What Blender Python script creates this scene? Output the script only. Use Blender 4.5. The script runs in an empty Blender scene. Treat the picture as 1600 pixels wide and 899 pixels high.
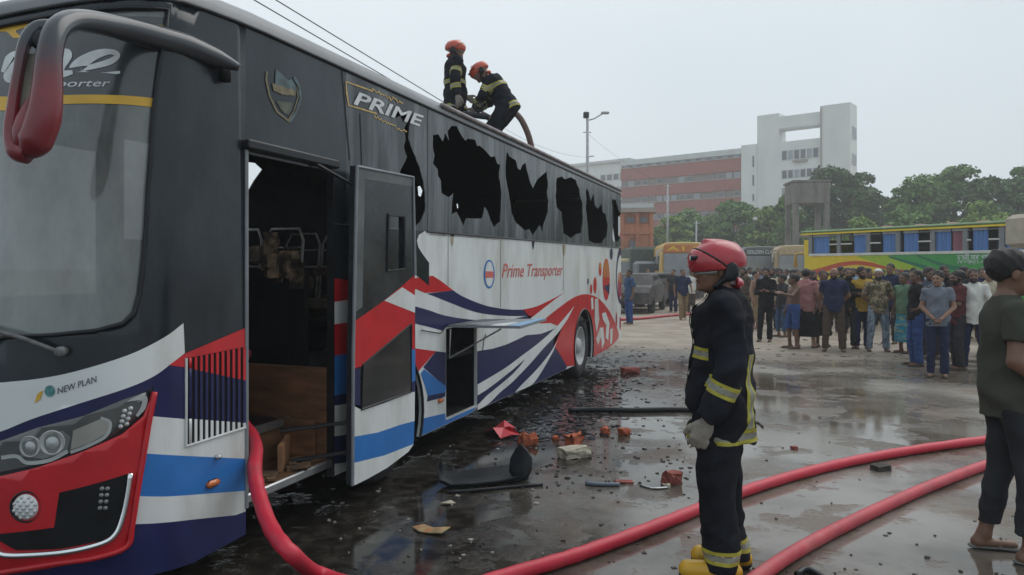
import bpy, bmesh, math, random
import numpy as np
from mathutils import Vector, Matrix
from mathutils.geometry import tessellate_polygon

R = math.radians
random.seed(7)
rng = np.random.default_rng(7)
scene = bpy.context.scene
COL = scene.collection

# ------------------------------------------------------------------ camera
CH = 1.65            # eye height (m)
FPX = 1160.0         # focal length in px of a 1600 px wide frame
HZ = 420.0           # horizon row
YAW = R(20.2)
cd = bpy.data.cameras.new('camera')
cd.sensor_width = 36.0
cd.lens = FPX / 1600 * 36
cd.shift_y = -(449.5 - HZ) / 1600
cd.clip_start = 0.05
cd.clip_end = 3000
cam = bpy.data.objects.new('camera', cd)
cam.location = (0, 0, CH)
cam.rotation_euler = (R(90), 0, YAW)
COL.objects.link(cam)
scene.camera = cam

# ------------------------------------------------------------------ overcast sky + weak sun
world = bpy.data.worlds.new('World')
scene.world = world
world.use_nodes = True
wn, wl = world.node_tree.nodes, world.node_tree.links
wn.clear()
SUN_EL, SUN_AZ = R(52), R(-35)
sky = wn.new('ShaderNodeTexSky')
sky.sky_type = 'NISHITA'
sky.sun_disc = False
sky.sun_elevation = SUN_EL
sky.sun_rotation = SUN_AZ
sky.dust_density = 6.0
sky.air_density = 1.2
hs = wn.new('ShaderNodeHueSaturation')
hs.inputs['Saturation'].default_value = 0.35
wl.new(sky.outputs[0], hs.inputs['Color'])
sc_ = wn.new('ShaderNodeVectorMath'); sc_.operation = 'SCALE'
sc_.inputs['Scale'].default_value = 0.016
wl.new(hs.outputs[0], sc_.inputs[0])
tc = wn.new('ShaderNodeTexCoord')
nz = wn.new('ShaderNodeTexNoise')
nz.inputs['Scale'].default_value = 1.6
nz.inputs['Detail'].default_value = 3
wl.new(tc.outputs['Generated'], nz.inputs['Vector'])
cr = wn.new('ShaderNodeValToRGB')
cr.color_ramp.elements[0].position = 0.3
cr.color_ramp.elements[0].color = (0.52, 0.605, 0.66, 1)
cr.color_ramp.elements[1].position = 0.72
cr.color_ramp.elements[1].color = (0.625, 0.70, 0.75, 1)
wl.new(nz.outputs[0], cr.inputs[0])
ad = wn.new('ShaderNodeVectorMath'); ad.operation = 'ADD'
wl.new(cr.outputs[0], ad.inputs[0])
wl.new(sc_.outputs[0], ad.inputs[1])
bg = wn.new('ShaderNodeBackground')
bg.inputs['Strength'].default_value = 1.0
wl.new(ad.outputs[0], bg.inputs['Color'])
wo = wn.new('ShaderNodeOutputWorld')
wl.new(bg.outputs[0], wo.inputs['Surface'])

sd = bpy.data.lights.new('sun', 'SUN')
sd.energy = 1.25
sd.angle = R(50)
sd.color = (1.0, 0.96, 0.9)
sun = bpy.data.objects.new('sun', sd)
# sun stands to the right and in front of the camera, high behind thin cloud
sdir = Vector((math.sin(R(35)) * math.cos(SUN_EL), math.cos(R(35)) * math.cos(SUN_EL), math.sin(SUN_EL)))
sun.rotation_euler = sdir.to_track_quat('Z', 'Y').to_euler()
COL.objects.link(sun)

scene.view_settings.view_transform = 'Standard'
scene.view_settings.look = 'None'
scene.view_settings.exposure = 0.1
scene.view_settings.gamma = 1.0
scene.render.engine = 'CYCLES'
scene.cycles.use_denoising = True
scene.cycles.max_bounces = 6
scene.cycles.diffuse_bounces = 3
scene.cycles.glossy_bounces = 3
scene.cycles.transparent_max_bounces = 8
scene.cycles.volume_bounces = 1
scene.cycles.caustics_reflective = False
scene.cycles.caustics_refractive = False

# ------------------------------------------------------------------ maths helpers
CT, ST = math.cos(YAW), math.sin(YAW)

def W(px, d, z=0.0):
    """point seen at column px, d metres ahead, z metres up"""
    lat = (px - 800) / FPX * d
    return Vector((lat * CT - d * ST, lat * ST + d * CT, z))

def WP(px, py, d):
    return W(px, d, CH + (HZ - py) * d / FPX)

def G(px, py, z=0.0):
    d = (CH - z) * FPX / (py - HZ)
    return W(px, d, z)

def hgt(py, d):
    return CH + (HZ - py) * d / FPX

# ------------------------------------------------------------------ object helpers
def link(o, parent=None):
    COL.objects.link(o)
    if parent is not None:
        o.parent = parent
    return o

def tag(o, label, cat, group=None):
    o['label'] = label
    o['category'] = cat
    if group:
        o['group'] = group
    return o

def empty(name, loc=(0, 0, 0), rz=0.0):
    o = bpy.data.objects.new(name, None)
    o.empty_display_size = 0.2
    o.location = loc
    o.rotation_euler = (0, 0, rz)
    COL.objects.link(o)
    return o

def mesh_of(name, verts, faces, mats=(), smooth=False, mi=None):
    me = bpy.data.meshes.new(name)
    me.from_pydata([tuple(map(float, v)) for v in verts], [], [tuple(map(int, f)) for f in faces])
    for m in mats:
        me.materials.append(m)
    if mi is not None:
        me.polygons.foreach_set('material_index', np.asarray(mi, dtype=np.int32))
    if smooth:
        me.polygons.foreach_set('use_smooth', np.ones(len(me.polygons), dtype=bool))
    me.update()
    return me

def mk(name, verts, faces, mat, parent=None, smooth=False, mi=None):
    mats = mat if isinstance(mat, (list, tuple)) else [mat]
    return link(bpy.data.objects.new(name, mesh_of(name, verts, faces, mats, smooth, mi)), parent)

class MB:
    """collects shapes; build() links them as one mesh object"""
    def __init__(self):
        self.v, self.f, self.m = [], [], []
    def add(self, vs, fs, m=0):
        b = len(self.v)
        self.v += [tuple(v) for v in vs]
        self.f += [tuple(b + i for i in f) for f in fs]
        self.m += [m] * len(fs)
        return self
    def box(self, c, s, rz=0.0, m=0, bev=0.0):
        hx, hy, hz = s[0] / 2, s[1] / 2, s[2] / 2
        ca, sa = math.cos(rz), math.sin(rz)
        if bev > 0:
            bev = min(bev, hx * .9, hy * .9, hz * .9)
            rings = []
            for (z, i) in ((-hz, bev), (-hz + bev, 0), (hz - bev, 0), (hz, bev)):
                X, Y, b2 = hx - i, hy - i, bev * .6
                rings.append([(X, -Y + b2, z), (X, Y - b2, z), (X - b2, Y, z), (-X + b2, Y, z), (-X, Y - b2, z), (-X, -Y + b2, z), (-X + b2, -Y, z), (X - b2, -Y, z)])
            vs = [(c[0] + x * ca - y * sa, c[1] + x * sa + y * ca, c[2] + z) for r in rings for (x, y, z) in r]
            fs = [tuple(range(7, -1, -1)), tuple(range(24, 32))]
            for k in range(3):
                for i in range(8):
                    j = (i + 1) % 8
                    fs.append((k * 8 + i, k * 8 + j, k * 8 + 8 + j, k * 8 + 8 + i))
            return self.add(vs, fs, m)
        vs = []
        for z in (-hz, hz):
            for (x, y) in ((-hx, -hy), (hx, -hy), (hx, hy), (-hx, hy)):
                vs.append((c[0] + x * ca - y * sa, c[1] + x * sa + y * ca, c[2] + z))
        return self.add(vs, [(3, 2, 1, 0), (4, 5, 6, 7), (0, 1, 5, 4), (1, 2, 6, 5), (2, 3, 7, 6), (3, 0, 4, 7)], m)
    def tube(self, pts, r, n=8, m=0, cap=True):
        pts = [Vector(p) for p in pts]
        rs = r if isinstance(r, (list, tuple)) else [r] * len(pts)
        vs, fs = [], []
        up = None
        for i, p in enumerate(pts):
            t = (pts[min(i + 1, len(pts) - 1)] - pts[max(i - 1, 0)])
            if t.length < 1e-9:
                t = Vector((0, 0, 1))
            t.normalize()
            if up is None:
                up = t.orthogonal().normalized()
            up = up - t * up.dot(t)
            if up.length < 1e-6:
                up = t.orthogonal()
            up.normalize()
            q = t.cross(up)
            for k in range(n):
                a = 2 * math.pi * k / n
                vs.append(p + (up * math.cos(a) + q * math.sin(a)) * rs[i])
        for i in range(len(pts) - 1):
            for k in range(n):
                j = (k + 1) % n
                fs.append((i * n + k, i * n + j, (i + 1) * n + j, (i + 1) * n + k))
        if cap:
            fs.append(tuple(range(n - 1, -1, -1)))
            fs.append(tuple(range((len(pts) - 1) * n, len(pts) * n)))
        return self.add(vs, fs, m)
    def lathe(self, prof, o, axis, n=24, m=0):
        """prof: (along, radius) list; axis unit vector"""
        o = Vector(o); ax = Vector(axis).normalized()
        u = ax.orthogonal().normalized(); w = ax.cross(u)
        vs, fs = [], []
        for (t, r) in prof:
            for k in range(n):
                a = 2 * math.pi * k / n
                vs.append(o + ax * t + (u * math.cos(a) + w * math.sin(a)) * max(r, 1e-4))
        for i in range(len(prof) - 1):
            for k in range(n):
                j = (k + 1) % n
                fs.append((i * n + k, i * n + j, (i + 1) * n + j, (i + 1) * n + k))
        return self.add(vs, fs, m)
    def build(self, name, mat, parent=None, smooth=False):
        return mk(name, self.v, self.f, mat, parent, smooth, self.m)

def spline(pts, n=8):
    """Catmull-Rom through 3D points"""
    P = [Vector(p) for p in pts]
    P = [P[0] * 2 - P[1]] + P + [P[-1] * 2 - P[-2]]
    out = []
    for i in range(1, len(P) - 2):
        a, b, c, d = P[i - 1], P[i], P[i + 1], P[i + 2]
        for k in range(n):
            t = k / n
            out.append(0.5 * ((2 * b) + (c - a) * t + (2 * a - 5 * b + 4 * c - d) * t * t + (3 * b - a - 3 * c + d) * t ** 3))
    out.append(P[-2])
    return out

def spline2(pts, n=6):
    return [(p.x, p.y) for p in spline([(x, y, 0) for x, y in pts], n)]

_txt = {}
def text_mesh(body, shear=0.0, offset=0.0):
    """(verts2d, faces, width, height) of a line of lettering, 1 unit high"""
    key = (body, shear, offset)
    if key in _txt:
        return _txt[key]
    cu = bpy.data.curves.new('lettering', 'FONT')
    cu.body = body; cu.size = 1.0; cu.shear = shear; cu.offset = offset
    cu.resolution_u = 3
    o = bpy.data.objects.new('lettering', cu)
    COL.objects.link(o)
    dg = bpy.context.evaluated_depsgraph_get()
    me = bpy.data.meshes.new_from_object(o.evaluated_get(dg))
    vs = [(v.co.x, v.co.y) for v in me.vertices]
    fs = [tuple(p.vertices) for p in me.polygons]
    bpy.data.objects.remove(o); bpy.data.curves.remove(cu); bpy.data.meshes.remove(me)
    x0 = min(v[0] for v in vs); x1 = max(v[0] for v in vs)
    y0 = min(v[1] for v in vs); y1 = max(v[1] for v in vs)
    vs = [(x - x0, y - y0) for x, y in vs]
    _txt[key] = (vs, fs, x1 - x0, y1 - y0)
    return _txt[key]

# ------------------------------------------------------------------ materials
_M = {}
def mat(name, col, rough=0.6, metal=0.0, var=0.12, scale=6.0, bump=0.0, bscale=60.0, col2=None, c2amt=(0.45, 0.7), c2scale=3.0,
        spec=0.5, coat=0.0, alpha=1.0, emit=None, stretch=None, rvar=0.0, trans=0.0):
    if name in _M:
        return _M[name]
    m = bpy.data.materials.new(name)
    m.use_nodes = True
    nt = m.node_tree; N, L = nt.nodes, nt.links
    b = N['Principled BSDF']
    b.inputs['Roughness'].default_value = rough
    b.inputs['Metallic'].default_value = metal
    b.inputs['Specular IOR Level'].default_value = spec
    b.inputs['Coat Weight'].default_value = coat
    b.inputs['Coat Roughness'].default_value = 0.08
    b.inputs['Alpha'].default_value = alpha
    b.inputs['Transmission Weight'].default_value = trans
    tcn = N.new('ShaderNodeTexCoord')
    src = tcn.outputs['Object']
    if stretch:
        mp = N.new('ShaderNodeMapping')
        mp.inputs['Scale'].default_value = stretch
        L.new(src, mp.inputs['Vector']); src = mp.outputs[0]
    n1 = N.new('ShaderNodeTexNoise')
    n1.inputs['Scale'].default_value = scale
    n1.inputs['Detail'].default_value = 5
    L.new(src, n1.inputs['Vector'])
    mr = N.new('ShaderNodeMapRange')
    mr.inputs['From Min'].default_value = 0.3; mr.inputs['From Max'].default_value = 0.7
    mr.inputs['To Min'].default_value = 1 - var; mr.inputs['To Max'].default_value = 1 + var
    L.new(n1.outputs[0], mr.inputs['Value'])
    mul = N.new('ShaderNodeVectorMath'); mul.operation = 'SCALE'
    if col2 is not None:
        n2 = N.new('ShaderNodeTexNoise')
        n2.inputs['Scale'].default_value = c2scale
        n2.inputs['Detail'].default_value = 6
        n2.inputs['Roughness'].default_value = 0.65
        L.new(src, n2.inputs['Vector'])
        m2 = N.new('ShaderNodeMapRange')
        m2.inputs['From Min'].default_value = c2amt[0]; m2.inputs['From Max'].default_value = c2amt[1]
        L.new(n2.outputs[0], m2.inputs['Value'])
        mx = N.new('ShaderNodeMix'); mx.data_type = 'RGBA'
        mx.inputs[6].default_value = (*col, 1); mx.inputs[7].default_value = (*col2, 1)
        L.new(m2.outputs[0], mx.inputs[0])
        L.new(mx.outputs[2], mul.inputs[0])
    else:
        mul.inputs[0].default_value = col
    L.new(mr.outputs[0], mul.inputs['Scale'])
    L.new(mul.outputs[0], b.inputs['Base Color'])
    if rvar:
        mr2 = N.new('ShaderNodeMapRange')
        mr2.inputs['From Min'].default_value = 0.3; mr2.inputs['From Max'].default_value = 0.7
        mr2.inputs['To Min'].default_value = max(0.02, rough - rvar); mr2.inputs['To Max'].default_value = min(1, rough + rvar)
        L.new(n1.outputs[0], mr2.inputs['Value'])
        L.new(mr2.outputs[0], b.inputs['Roughness'])
    if bump:
        n3 = N.new('ShaderNodeTexNoise')
        n3.inputs['Scale'].default_value = bscale
        n3.inputs['Detail'].default_value = 4
        L.new(src, n3.inputs['Vector'])
        bp = N.new('ShaderNodeBump')
        bp.inputs['Strength'].default_value = bump
        bp.inputs['Distance'].default_value = 0.02
        L.new(n3.outputs[0], bp.inputs['Height'])
        L.new(bp.outputs[0], b.inputs['Normal'])
    if emit:
        b.inputs['Emission Color'].default_value = (*emit, 1)
        b.inputs['Emission Strength'].default_value = 1
    _M[name] = m
    return m

def sm(a, b, x):
    t = min(1, max(0, (x - a) / (b - a)))
    return t * t * (3 - 2 * t)
# ================================================================== GROUND
def ground_material():
    m = bpy.data.materials.new('wet_yard')
    m.use_nodes = True
    nt = m.node_tree; N, L = nt.nodes, nt.links
    b = N['Principled BSDF']
    tcn = N.new('ShaderNodeTexCoord')
    P = tcn.outputs['Object']
    def noise(scale, detail=5, rough=0.55, vec=P):
        n = N.new('ShaderNodeTexNoise')
        n.inputs['Scale'].default_value = scale; n.inputs['Detail'].default_value = detail
        n.inputs['Roughness'].default_value = rough
        L.new(vec, n.inputs['Vector'])
        return n.outputs[0]
    def rmap(v, a, bb, c=0.0, d=1.0, smooth=True):
        r = N.new('ShaderNodeMapRange')
        if smooth: r.interpolation_type = 'SMOOTHSTEP'
        r.inputs['From Min'].default_value = a; r.inputs['From Max'].default_value = bb
        r.inputs['To Min'].default_value = c; r.inputs['To Max'].default_value = d
        L.new(v, r.inputs['Value'])
        return r.outputs[0]
    def mix(f, a, bb):
        x = N.new('ShaderNodeMix'); x.data_type = 'RGBA'
        for s, v in ((6, a), (7, bb)):
            if isinstance(v, tuple): x.inputs[s].default_value = (*v, 1)
            else: L.new(v, x.inputs[s])
        if isinstance(f, float): x.inputs[0].default_value = f
        else: L.new(f, x.inputs[0])
        return x.outputs[2]
    def math_(op, a, bb):
        x = N.new('ShaderNodeMath'); x.operation = op; x.use_clamp = op in ('ADD', 'MULTIPLY')
        for i, v in enumerate((a, bb)):
            if isinstance(v, (int, float)): x.inputs[i].default_value = v
            else: L.new(v, x.inputs[i])
        return x.outputs[0]
    # distance along the yard from the burnt bus: the hosed water lies near it
    mp = N.new('ShaderNodeMapping'); mp.vector_type = 'POINT'
    mp.inputs['Rotation'].default_value = (0, 0, -YAW)
    L.new(P, mp.inputs['Vector'])
    sx = N.new('ShaderNodeSeparateXYZ'); L.new(mp.outputs[0], sx.inputs[0])
    wob = noise(0.22, 4)
    yw = math_('ADD', sx.outputs[1], 0.0); 
    N_ = yw.node; N_.use_clamp = False
    y2 = N.new('ShaderNodeMath'); y2.operation = 'MULTIPLY_ADD'
    L.new(wob, y2.inputs[0]); y2.inputs[1].default_value = 7.0; L.new(yw, y2.inputs[2])
    dry = rmap(y2.outputs[0], 15.5, 19.0)
    fine = noise(9, 6)
    mid = noise(1.3, 5)
    big = noise(0.5, 4)
    wetc = mix(rmap(mid, 0.35, 0.65), (0.085, 0.070, 0.054), (0.17, 0.15, 0.128))
    wetc = mix(rmap(fine, 0.45, 0.75, 0, 0.6), wetc, (0.06, 0.045, 0.033))
    mud = mix(rmap(big, 0.4, 0.6), wetc, (0.215, 0.197, 0.172))
    dryc = mix(rmap(mid, 0.35, 0.65), (0.24, 0.195, 0.15), (0.34, 0.29, 0.235))
    dryc = mix(rmap(fine, 0.5, 0.8, 0, 0.5), dryc, (0.14, 0.115, 0.095))
    col = mix(dry, mud, dryc)
    patch = math_('MULTIPLY', rmap(noise(1.5, 7, 0.66), 0.52, 0.60), rmap(dry, 0, 1, 1, .3))
    col = mix(math_('MULTIPLY', patch, 0.75), col, (0.115, 0.080, 0.054))
    # soot and ash from under the bus, its shade and dark reflection painted in
    sb = N.new('ShaderNodeSeparateXYZ'); L.new(P, sb.inputs[0])
    sw = N.new('ShaderNodeMath'); sw.operation = 'MULTIPLY_ADD'
    L.new(noise(0.9, 6, 0.65), sw.inputs[0]); sw.inputs[1].default_value = -3.2; L.new(sb.outputs[0], sw.inputs[2])
    soot = rmap(sw.outputs[0], -3.7, -1.7, 1.0, 0.0)  # soot edge reaches out to take in the bus's dark reflection
    sfar = rmap(sb.outputs[1], 13.0, 17.0, 1.0, 0.0)
    soot_shade = math_('MULTIPLY', math_('MULTIPLY', soot, sfar), rmap(fine, 0.3, 0.6, 0.8, 1.0))
    col = mix(soot_shade, col, (0.016, 0.0135, 0.011))
    L.new(col, b.inputs['Base Color'])
    # puddles
    pud = rmap(noise(0.33, 5, 0.5), 0.36, 0.50)
    wet = math_('MULTIPLY', math_('MAXIMUM', pud, rmap(soot_shade, 0.2, 0.8, 0, .95)), rmap(dry, 0, 1, 1, 0.25))
    rough = N.new('ShaderNodeMapRange')
    rough.inputs['To Min'].default_value = 0.42; rough.inputs['To Max'].default_value = 0.045
    L.new(wet, rough.inputs['Value'])
    rr = N.new('ShaderNodeMath'); rr.operation = 'MULTIPLY_ADD'
    L.new(dry, rr.inputs[0]); rr.inputs[1].default_value = 0.35; L.new(rough.outputs[0], rr.inputs[2])
    r3 = N.new('ShaderNodeMath'); r3.operation = 'MULTIPLY_ADD'
    L.new(patch, r3.inputs[0]); r3.inputs[1].default_value = 0.22; L.new(rr.outputs[0], r3.inputs[2])
    L.new(r3.outputs[0], b.inputs['Roughness'])
    b.inputs['IOR'].default_value = 1.42
    bp = N.new('ShaderNodeBump')
    hn = noise(26, 5, 0.6)
    hb = math_('MULTIPLY', hn, math_('MAXIMUM', rmap(wet, 0, 1, 1, 0.05), math_('MULTIPLY', patch, .6)))
    L.new(hb, bp.inputs['Height'])
    bp.inputs['Distance'].default_value = 0.012
    bp.inputs['Strength'].default_value = 0.7
    bp2 = N.new('ShaderNodeBump')
    L.new(noise(3.0, 2), bp2.inputs['Height']); bp2.inputs['Distance'].default_value = 0.01
    bp2.inputs['Strength'].default_value = 0.07
    L.new(bp.outputs[0], bp2.inputs['Normal'])
    L.new(bp2.outputs[0], b.inputs['Normal'])
    return m

gr = mk('ground', [(-900, -60, 0), (900, -60, 0), (900, 1500, 0), (-900, 1500, 0)], [(0, 1, 2, 3)], ground_material())
gr['kind'] = 'structure'

# ================================================================== BURNT BUS: body surface
XS = -2.866                 # plane of the bus's near side
BW = 1.2                    # half width
XC = XS - BW
YC, YF = 3.02, 2.36         # end of front corner, foremost line
YR = 13.62                  # start of rear corner
RR_ = 0.33
_n = 2.9
_ph = np.linspace(0, math.pi / 2, 240)
_px = XC + BW * np.cos(_ph).clip(0) ** (2 / _n)
_py = YC - (YC - YF) * np.sin(_ph).clip(0) ** (2 / _n)
_arc = np.concatenate([[0], np.cumsum(np.hypot(np.diff(_px), np.diff(_py)))])
SFC = YC - _arc[-1]         # s at the front centre line
_sa = (YC - _arc)[::-1]; _xa = _px[::-1]; _ya = _py[::-1]
SRC = YR + RR_ * math.pi / 2 + (BW - RR_)

def plan(s):
    s = np.asarray(s, float)
    side = np.where(s < SFC, 1.0, 0.0)
    q = np.where(s < SFC, 2 * SFC - s, s)
    x = np.full_like(q, XS); y = q.copy()
    f = q < YC
    x = np.where(f, np.interp(q, _sa, _xa), x); y = np.where(f, np.interp(q, _sa, _ya), y)
    a = ((q - YR) / RR_).clip(0, math.pi / 2)
    r = q > YR
    x = np.where(r, XS - RR_ * (1 - np.cos(a)) - (q - YR - RR_ * math.pi / 2).clip(0), x)
    y = np.where(r, YR + RR_ * np.sin(a), y)
    x = np.where(side > 0, 2 * XC - x, x)
    return x, y

def B(s, z):
    s = np.asarray(s, float); z = np.asarray(z, float)
    x, y = plan(s)
    w = ((YC - y) / (YC - YF)).clip(0, 1)
    rake = 0.26 * (((z - 1.1) / 1.9).clip(0, 1.2)) ** 1.5 + 0.06 * (((0.42 - z) / 0.2).clip(0, 1)) ** 2
    return np.stack(np.broadcast_arrays(x, y + w * rake, z), -1)

def Bn(s, z):
    e = 1e-3
    ds = B(np.asarray(s) + e, z) - B(np.asarray(s) - e, z)
    dz = B(s, np.asarray(z) + e) - B(s, np.asarray(z) - e)
    n = np.cross(ds, dz)
    return n / np.linalg.norm(n, axis=-1, keepdims=True)

_sg = np.concatenate([np.linspace(SFC - 0.6, YC, 500), np.linspace(YC + 0.01, YR + 0.25, 900)])
def S(px, py, it=9):
    """(s, z) of the bus side point seen at a pixel"""
    z = 1.5
    for _ in range(it):
        p = B(_sg, np.full_like(_sg, z))
        d = -p[:, 0] * ST + p[:, 1] * CT
        u = (p[:, 0] * CT + p[:, 1] * ST) / d * FPX + 800
        u = np.maximum.accumulate(u) + np.arange(len(u)) * 1e-9
        s = float(np.interp(px, u, _sg)); dd = float(np.interp(px, u, d))
        z = CH + (HZ - py) * dd / FPX
    return (s, z)

def SP(pts):
    return [S(*p) for p in pts]

SEND_ = YR + .6
def zt(s):                   # height of the gutter line
    q = 2 * SFC - s if s < SFC else s
    return 3.03 - 0.13 * (1 - sm(SFC, 3.6, q)) 

def flat_panel(loops):
    """tessellated 2D loops -> bmesh in (s, z)"""
    vv = [Vector((a, b, 0)) for lp in loops for (a, b) in lp]
    tris = tessellate_polygon([[Vector((a, b, 0)) for (a, b) in lp] for lp in loops])
    bm = bmesh.new()
    bv = [bm.verts.new(v) for v in vv]
    for t in tris:
        try:
            bm.faces.new([bv[i] for i in t])
        except ValueError:
            pass
    return bm

def panel(name, loops, material, parent, off=0.0, thick=0.0, zcut=True, smooth=True):
    """sheet on the bus skin bounded by loops of (s, z)"""
    if min(p[0] for lp in loops for p in lp) >= YC and max(p[0] for lp in loops for p in lp) <= SEND_: smooth = False
    bm = flat_panel(loops)
    ss = [v.co.x for v in bm.verts]; zs = [v.co.y for v in bm.verts]
    cuts = []
    s0, s1 = min(ss), max(ss)
    for c in np.concatenate([np.arange(2 * SFC - YC - .02, YC + .04, 0.045), np.arange(YR - .02, SRC, 0.06), 2 * SFC - np.arange(YR - .02, SRC, 0.06)]):
        if s0 < c < s1:
            cuts.append(((c, 0, 0), (1, 0, 0)))
    if zcut and s0 < YC:
        for c in np.arange(0.25, 3.2, 0.12):
            if min(zs) < c < max(zs):
                cuts.append(((0, c, 0), (0, 1, 0)))
    for co, no in cuts:
        bmesh.ops.bisect_plane(bm, geom=bm.verts[:] + bm.edges[:] + bm.faces[:], dist=1e-6, plane_co=co, plane_no=no)
    bmesh.ops.recalc_face_normals(bm, faces=bm.faces)
    s = np.array([v.co.x for v in bm.verts]); z = np.array([v.co.y for v in bm.verts])
    p = B(s, z) + Bn(s, z) * off
    for v, q in zip(bm.verts, p):
        v.co = q
    for f in bm.faces:                      # outward
        c = f.calc_center_median()
        f.normal_update()
        if f.normal.dot(Vector((c.x - XC, (c.y - 8) * .2, 0))) < 0:
            f.normal_flip()
    me = bpy.data.meshes.new(name)
    bm.to_mesh(me); bm.free()
    me.materials.append(material)
    if smooth:
        me.polygons.foreach_set('use_smooth', np.ones(len(me.polygons), dtype=bool))
    o = link(bpy.data.objects.new(name, me), parent)
    if thick:
        md = o.modifiers.new('solid', 'SOLIDIFY'); md.thickness = thick; md.offset = -1
        md.use_rim = True
    return o

def decal(name, px, material, parent, lay=1, n=0):
    pts = spline2(px, n) if n else px
    return panel(name, [SP(pts)], material, parent, off=0.0016 * lay)

def ell_px(cx, cy, rx, ry, n=20):
    return [(cx + rx * math.cos(2 * math.pi * k / n), cy + ry * math.sin(2 * math.pi * k / n)) for k in range(n)]

def body_text(name, body, p0, p1, h, material, parent, lay=6, shear=0.0, offset=0.0):
    """lettering on the skin from (s,z) p0 (lower left) to p1 (lower right), h metres high"""
    vs, fs, w, hh = text_mesh(body, shear, offset)
    a, b = Vector(p0), Vector(p1)
    ux = (b - a) / w
    uz = Vector((-ux.y, ux.x)).normalized() * (h / hh)
    uz = Vector((0, h / hh))
    sz = [a + ux * x + uz * y for x, y in vs]
    s = np.array([q.x for q in sz]); z = np.array([q.y for q in sz])
    p = B(s, z) + Bn(s, z) * 0.0016 * lay
    return mk(name, p, fs, material, parent)
# ================================================================== BURNT BUS: parts
m_white = mat('white_paint', (0.70, 0.73, 0.73), 0.32, var=0.06, scale=2.5, col2=(0.42, 0.40, 0.35), c2amt=(0.47, 0.80), c2scale=2.2, stretch=(1, 1, 0.35), coat=0.2)
m_black = mat('sooty_black_paint', (0.012, 0.017, 0.023), 0.21, var=0.3, scale=1.6, col2=(0.052, 0.066, 0.078), c2amt=(0.40, 0.85), c2scale=1.1, stretch=(1, 1, 0.5), rvar=0.08, spec=.36)
m_dark = mat('charred_black', (0.012, 0.013, 0.015), 0.75, var=0.4, scale=7, spec=.15)
m_trim = mat('black_trim', (0.012, 0.014, 0.017), 0.35, var=0.3, spec=.3)
m_roof = mat('ash_grey_roof', (0.16, 0.17, 0.185), 0.4, var=0.25, scale=2.5, col2=(0.2, 0.2, 0.2), c2amt=(0.55, 0.85), c2scale=4.0)
m_navy = mat('navy_paint', (0.018, 0.022, 0.085), 0.28, var=0.15, spec=.3)
m_red = mat('red_paint', (0.52, 0.018, 0.026), 0.26, var=0.12, spec=.4, coat=.1)
m_blue = mat('blue_paint', (0.03, 0.17, 0.48), 0.28, var=0.1, spec=.4)
m_grey = mat('grey_paint', (0.22, 0.24, 0.26), 0.4)
m_gold = mat('gold_lettering', (0.55, 0.36, 0.10), 0.45, var=0.25, scale=14)
m_yellow = mat('yellow_vinyl', (0.72, 0.43, 0.05), 0.45)
m_letter = mat('pale_lettering', (0.62, 0.65, 0.66), 0.5, var=0.2, scale=12)
m_redletter = mat('red_lettering', (0.55, 0.12, 0.10), 0.5, var=0.25, scale=14)
m_glass = mat('dusty_windscreen', (0.055, 0.066, 0.066), 0.12, var=0.3, scale=1.4, col2=(0.25, 0.275, 0.268), c2amt=(0.36, 0.62), c2scale=.9, stretch=(1, 1, 0.45), coat=.6, alpha=.95)
m_pane = mat('soot_coated_glass', (0.028, 0.036, 0.043), 0.24, var=0.3, scale=3, col2=(0.17, 0.19, 0.205), c2amt=(0.42, 0.72), c2scale=2.2, stretch=(1, 2.2, 0.25), spec=.35)
m_chrome = mat('chrome', (0.75, 0.77, 0.78), 0.14, metal=1.0, var=0.08)
m_rubber = mat('tyre_rubber', (0.018, 0.018, 0.019), 0.8, var=0.3, scale=12)
m_rim = mat('grey_wheel_rim', (0.42, 0.43, 0.43), 0.5, var=0.25, scale=9)
m_ply = mat('brown_plywood', (0.15, 0.072, 0.034), 0.6, var=0.4, scale=4, stretch=(1, 1, 4), col2=(0.06, 0.035, 0.02), c2amt=(0.5, 0.8))
m_steel = mat('steel', (0.45, 0.46, 0.47), 0.35, metal=0.9, var=0.2)
m_lens = mat('clear_lamp_lens', (0.72, 0.74, 0.74), 0.08, var=0.1, coat=1.0)
m_lampdark = mat('smoked_lamp_housing', (0.06, 0.065, 0.065), 0.18, var=0.3, coat=0.8)
m_orange = mat('orange_lens', (0.55, 0.14, 0.03), 0.2, coat=0.5)
m_seat = mat('burnt_seat', (0.10, 0.075, 0.055), 0.9, var=0.5, scale=8, col2=(0.22, 0.16, 0.11), c2amt=(0.5, 0.8), c2scale=6)
m_frame = mat('pale_seat_tube', (0.34, 0.33, 0.30), 0.5, var=0.35, scale=10)

bus = empty('burnt_bus', (XC, 8.0, 0))
tag(bus, 'burnt white, red and blue coach with broken windows and open door', 'bus')
BUSINV = Matrix.Translation((XC, 8.0, 0)).inverted()

def bp(o):
    """keep world place under the bus root"""
    if o.parent == bus:
        o.matrix_parent_inverse = BUSINV
    return o

SD0 = S(384, 500)[0]; SD1 = S(520, 500)[0]
S540 = S(541, 200)[0]
S668 = S(668, 300)[0]
SEND = YR + RR_ * math.pi / 2 * .75
sb0, zb0 = S(668, 362); sb1, zb1 = S(975, 388)
def zbelt(s):
    return zb0 + (zb1 - zb0) * (s - sb0) / (sb1 - sb0)
ZB = 0.245
ZDT = S(384, 240)[1]

def rect(s0, s1, z0, z1):
    return [(s0, z0), (s1, z0), (s1, z1), (s0, z1)]
def mir(lp):
    return [(2 * SFC - s, z) for s, z in lp][::-1]

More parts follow.
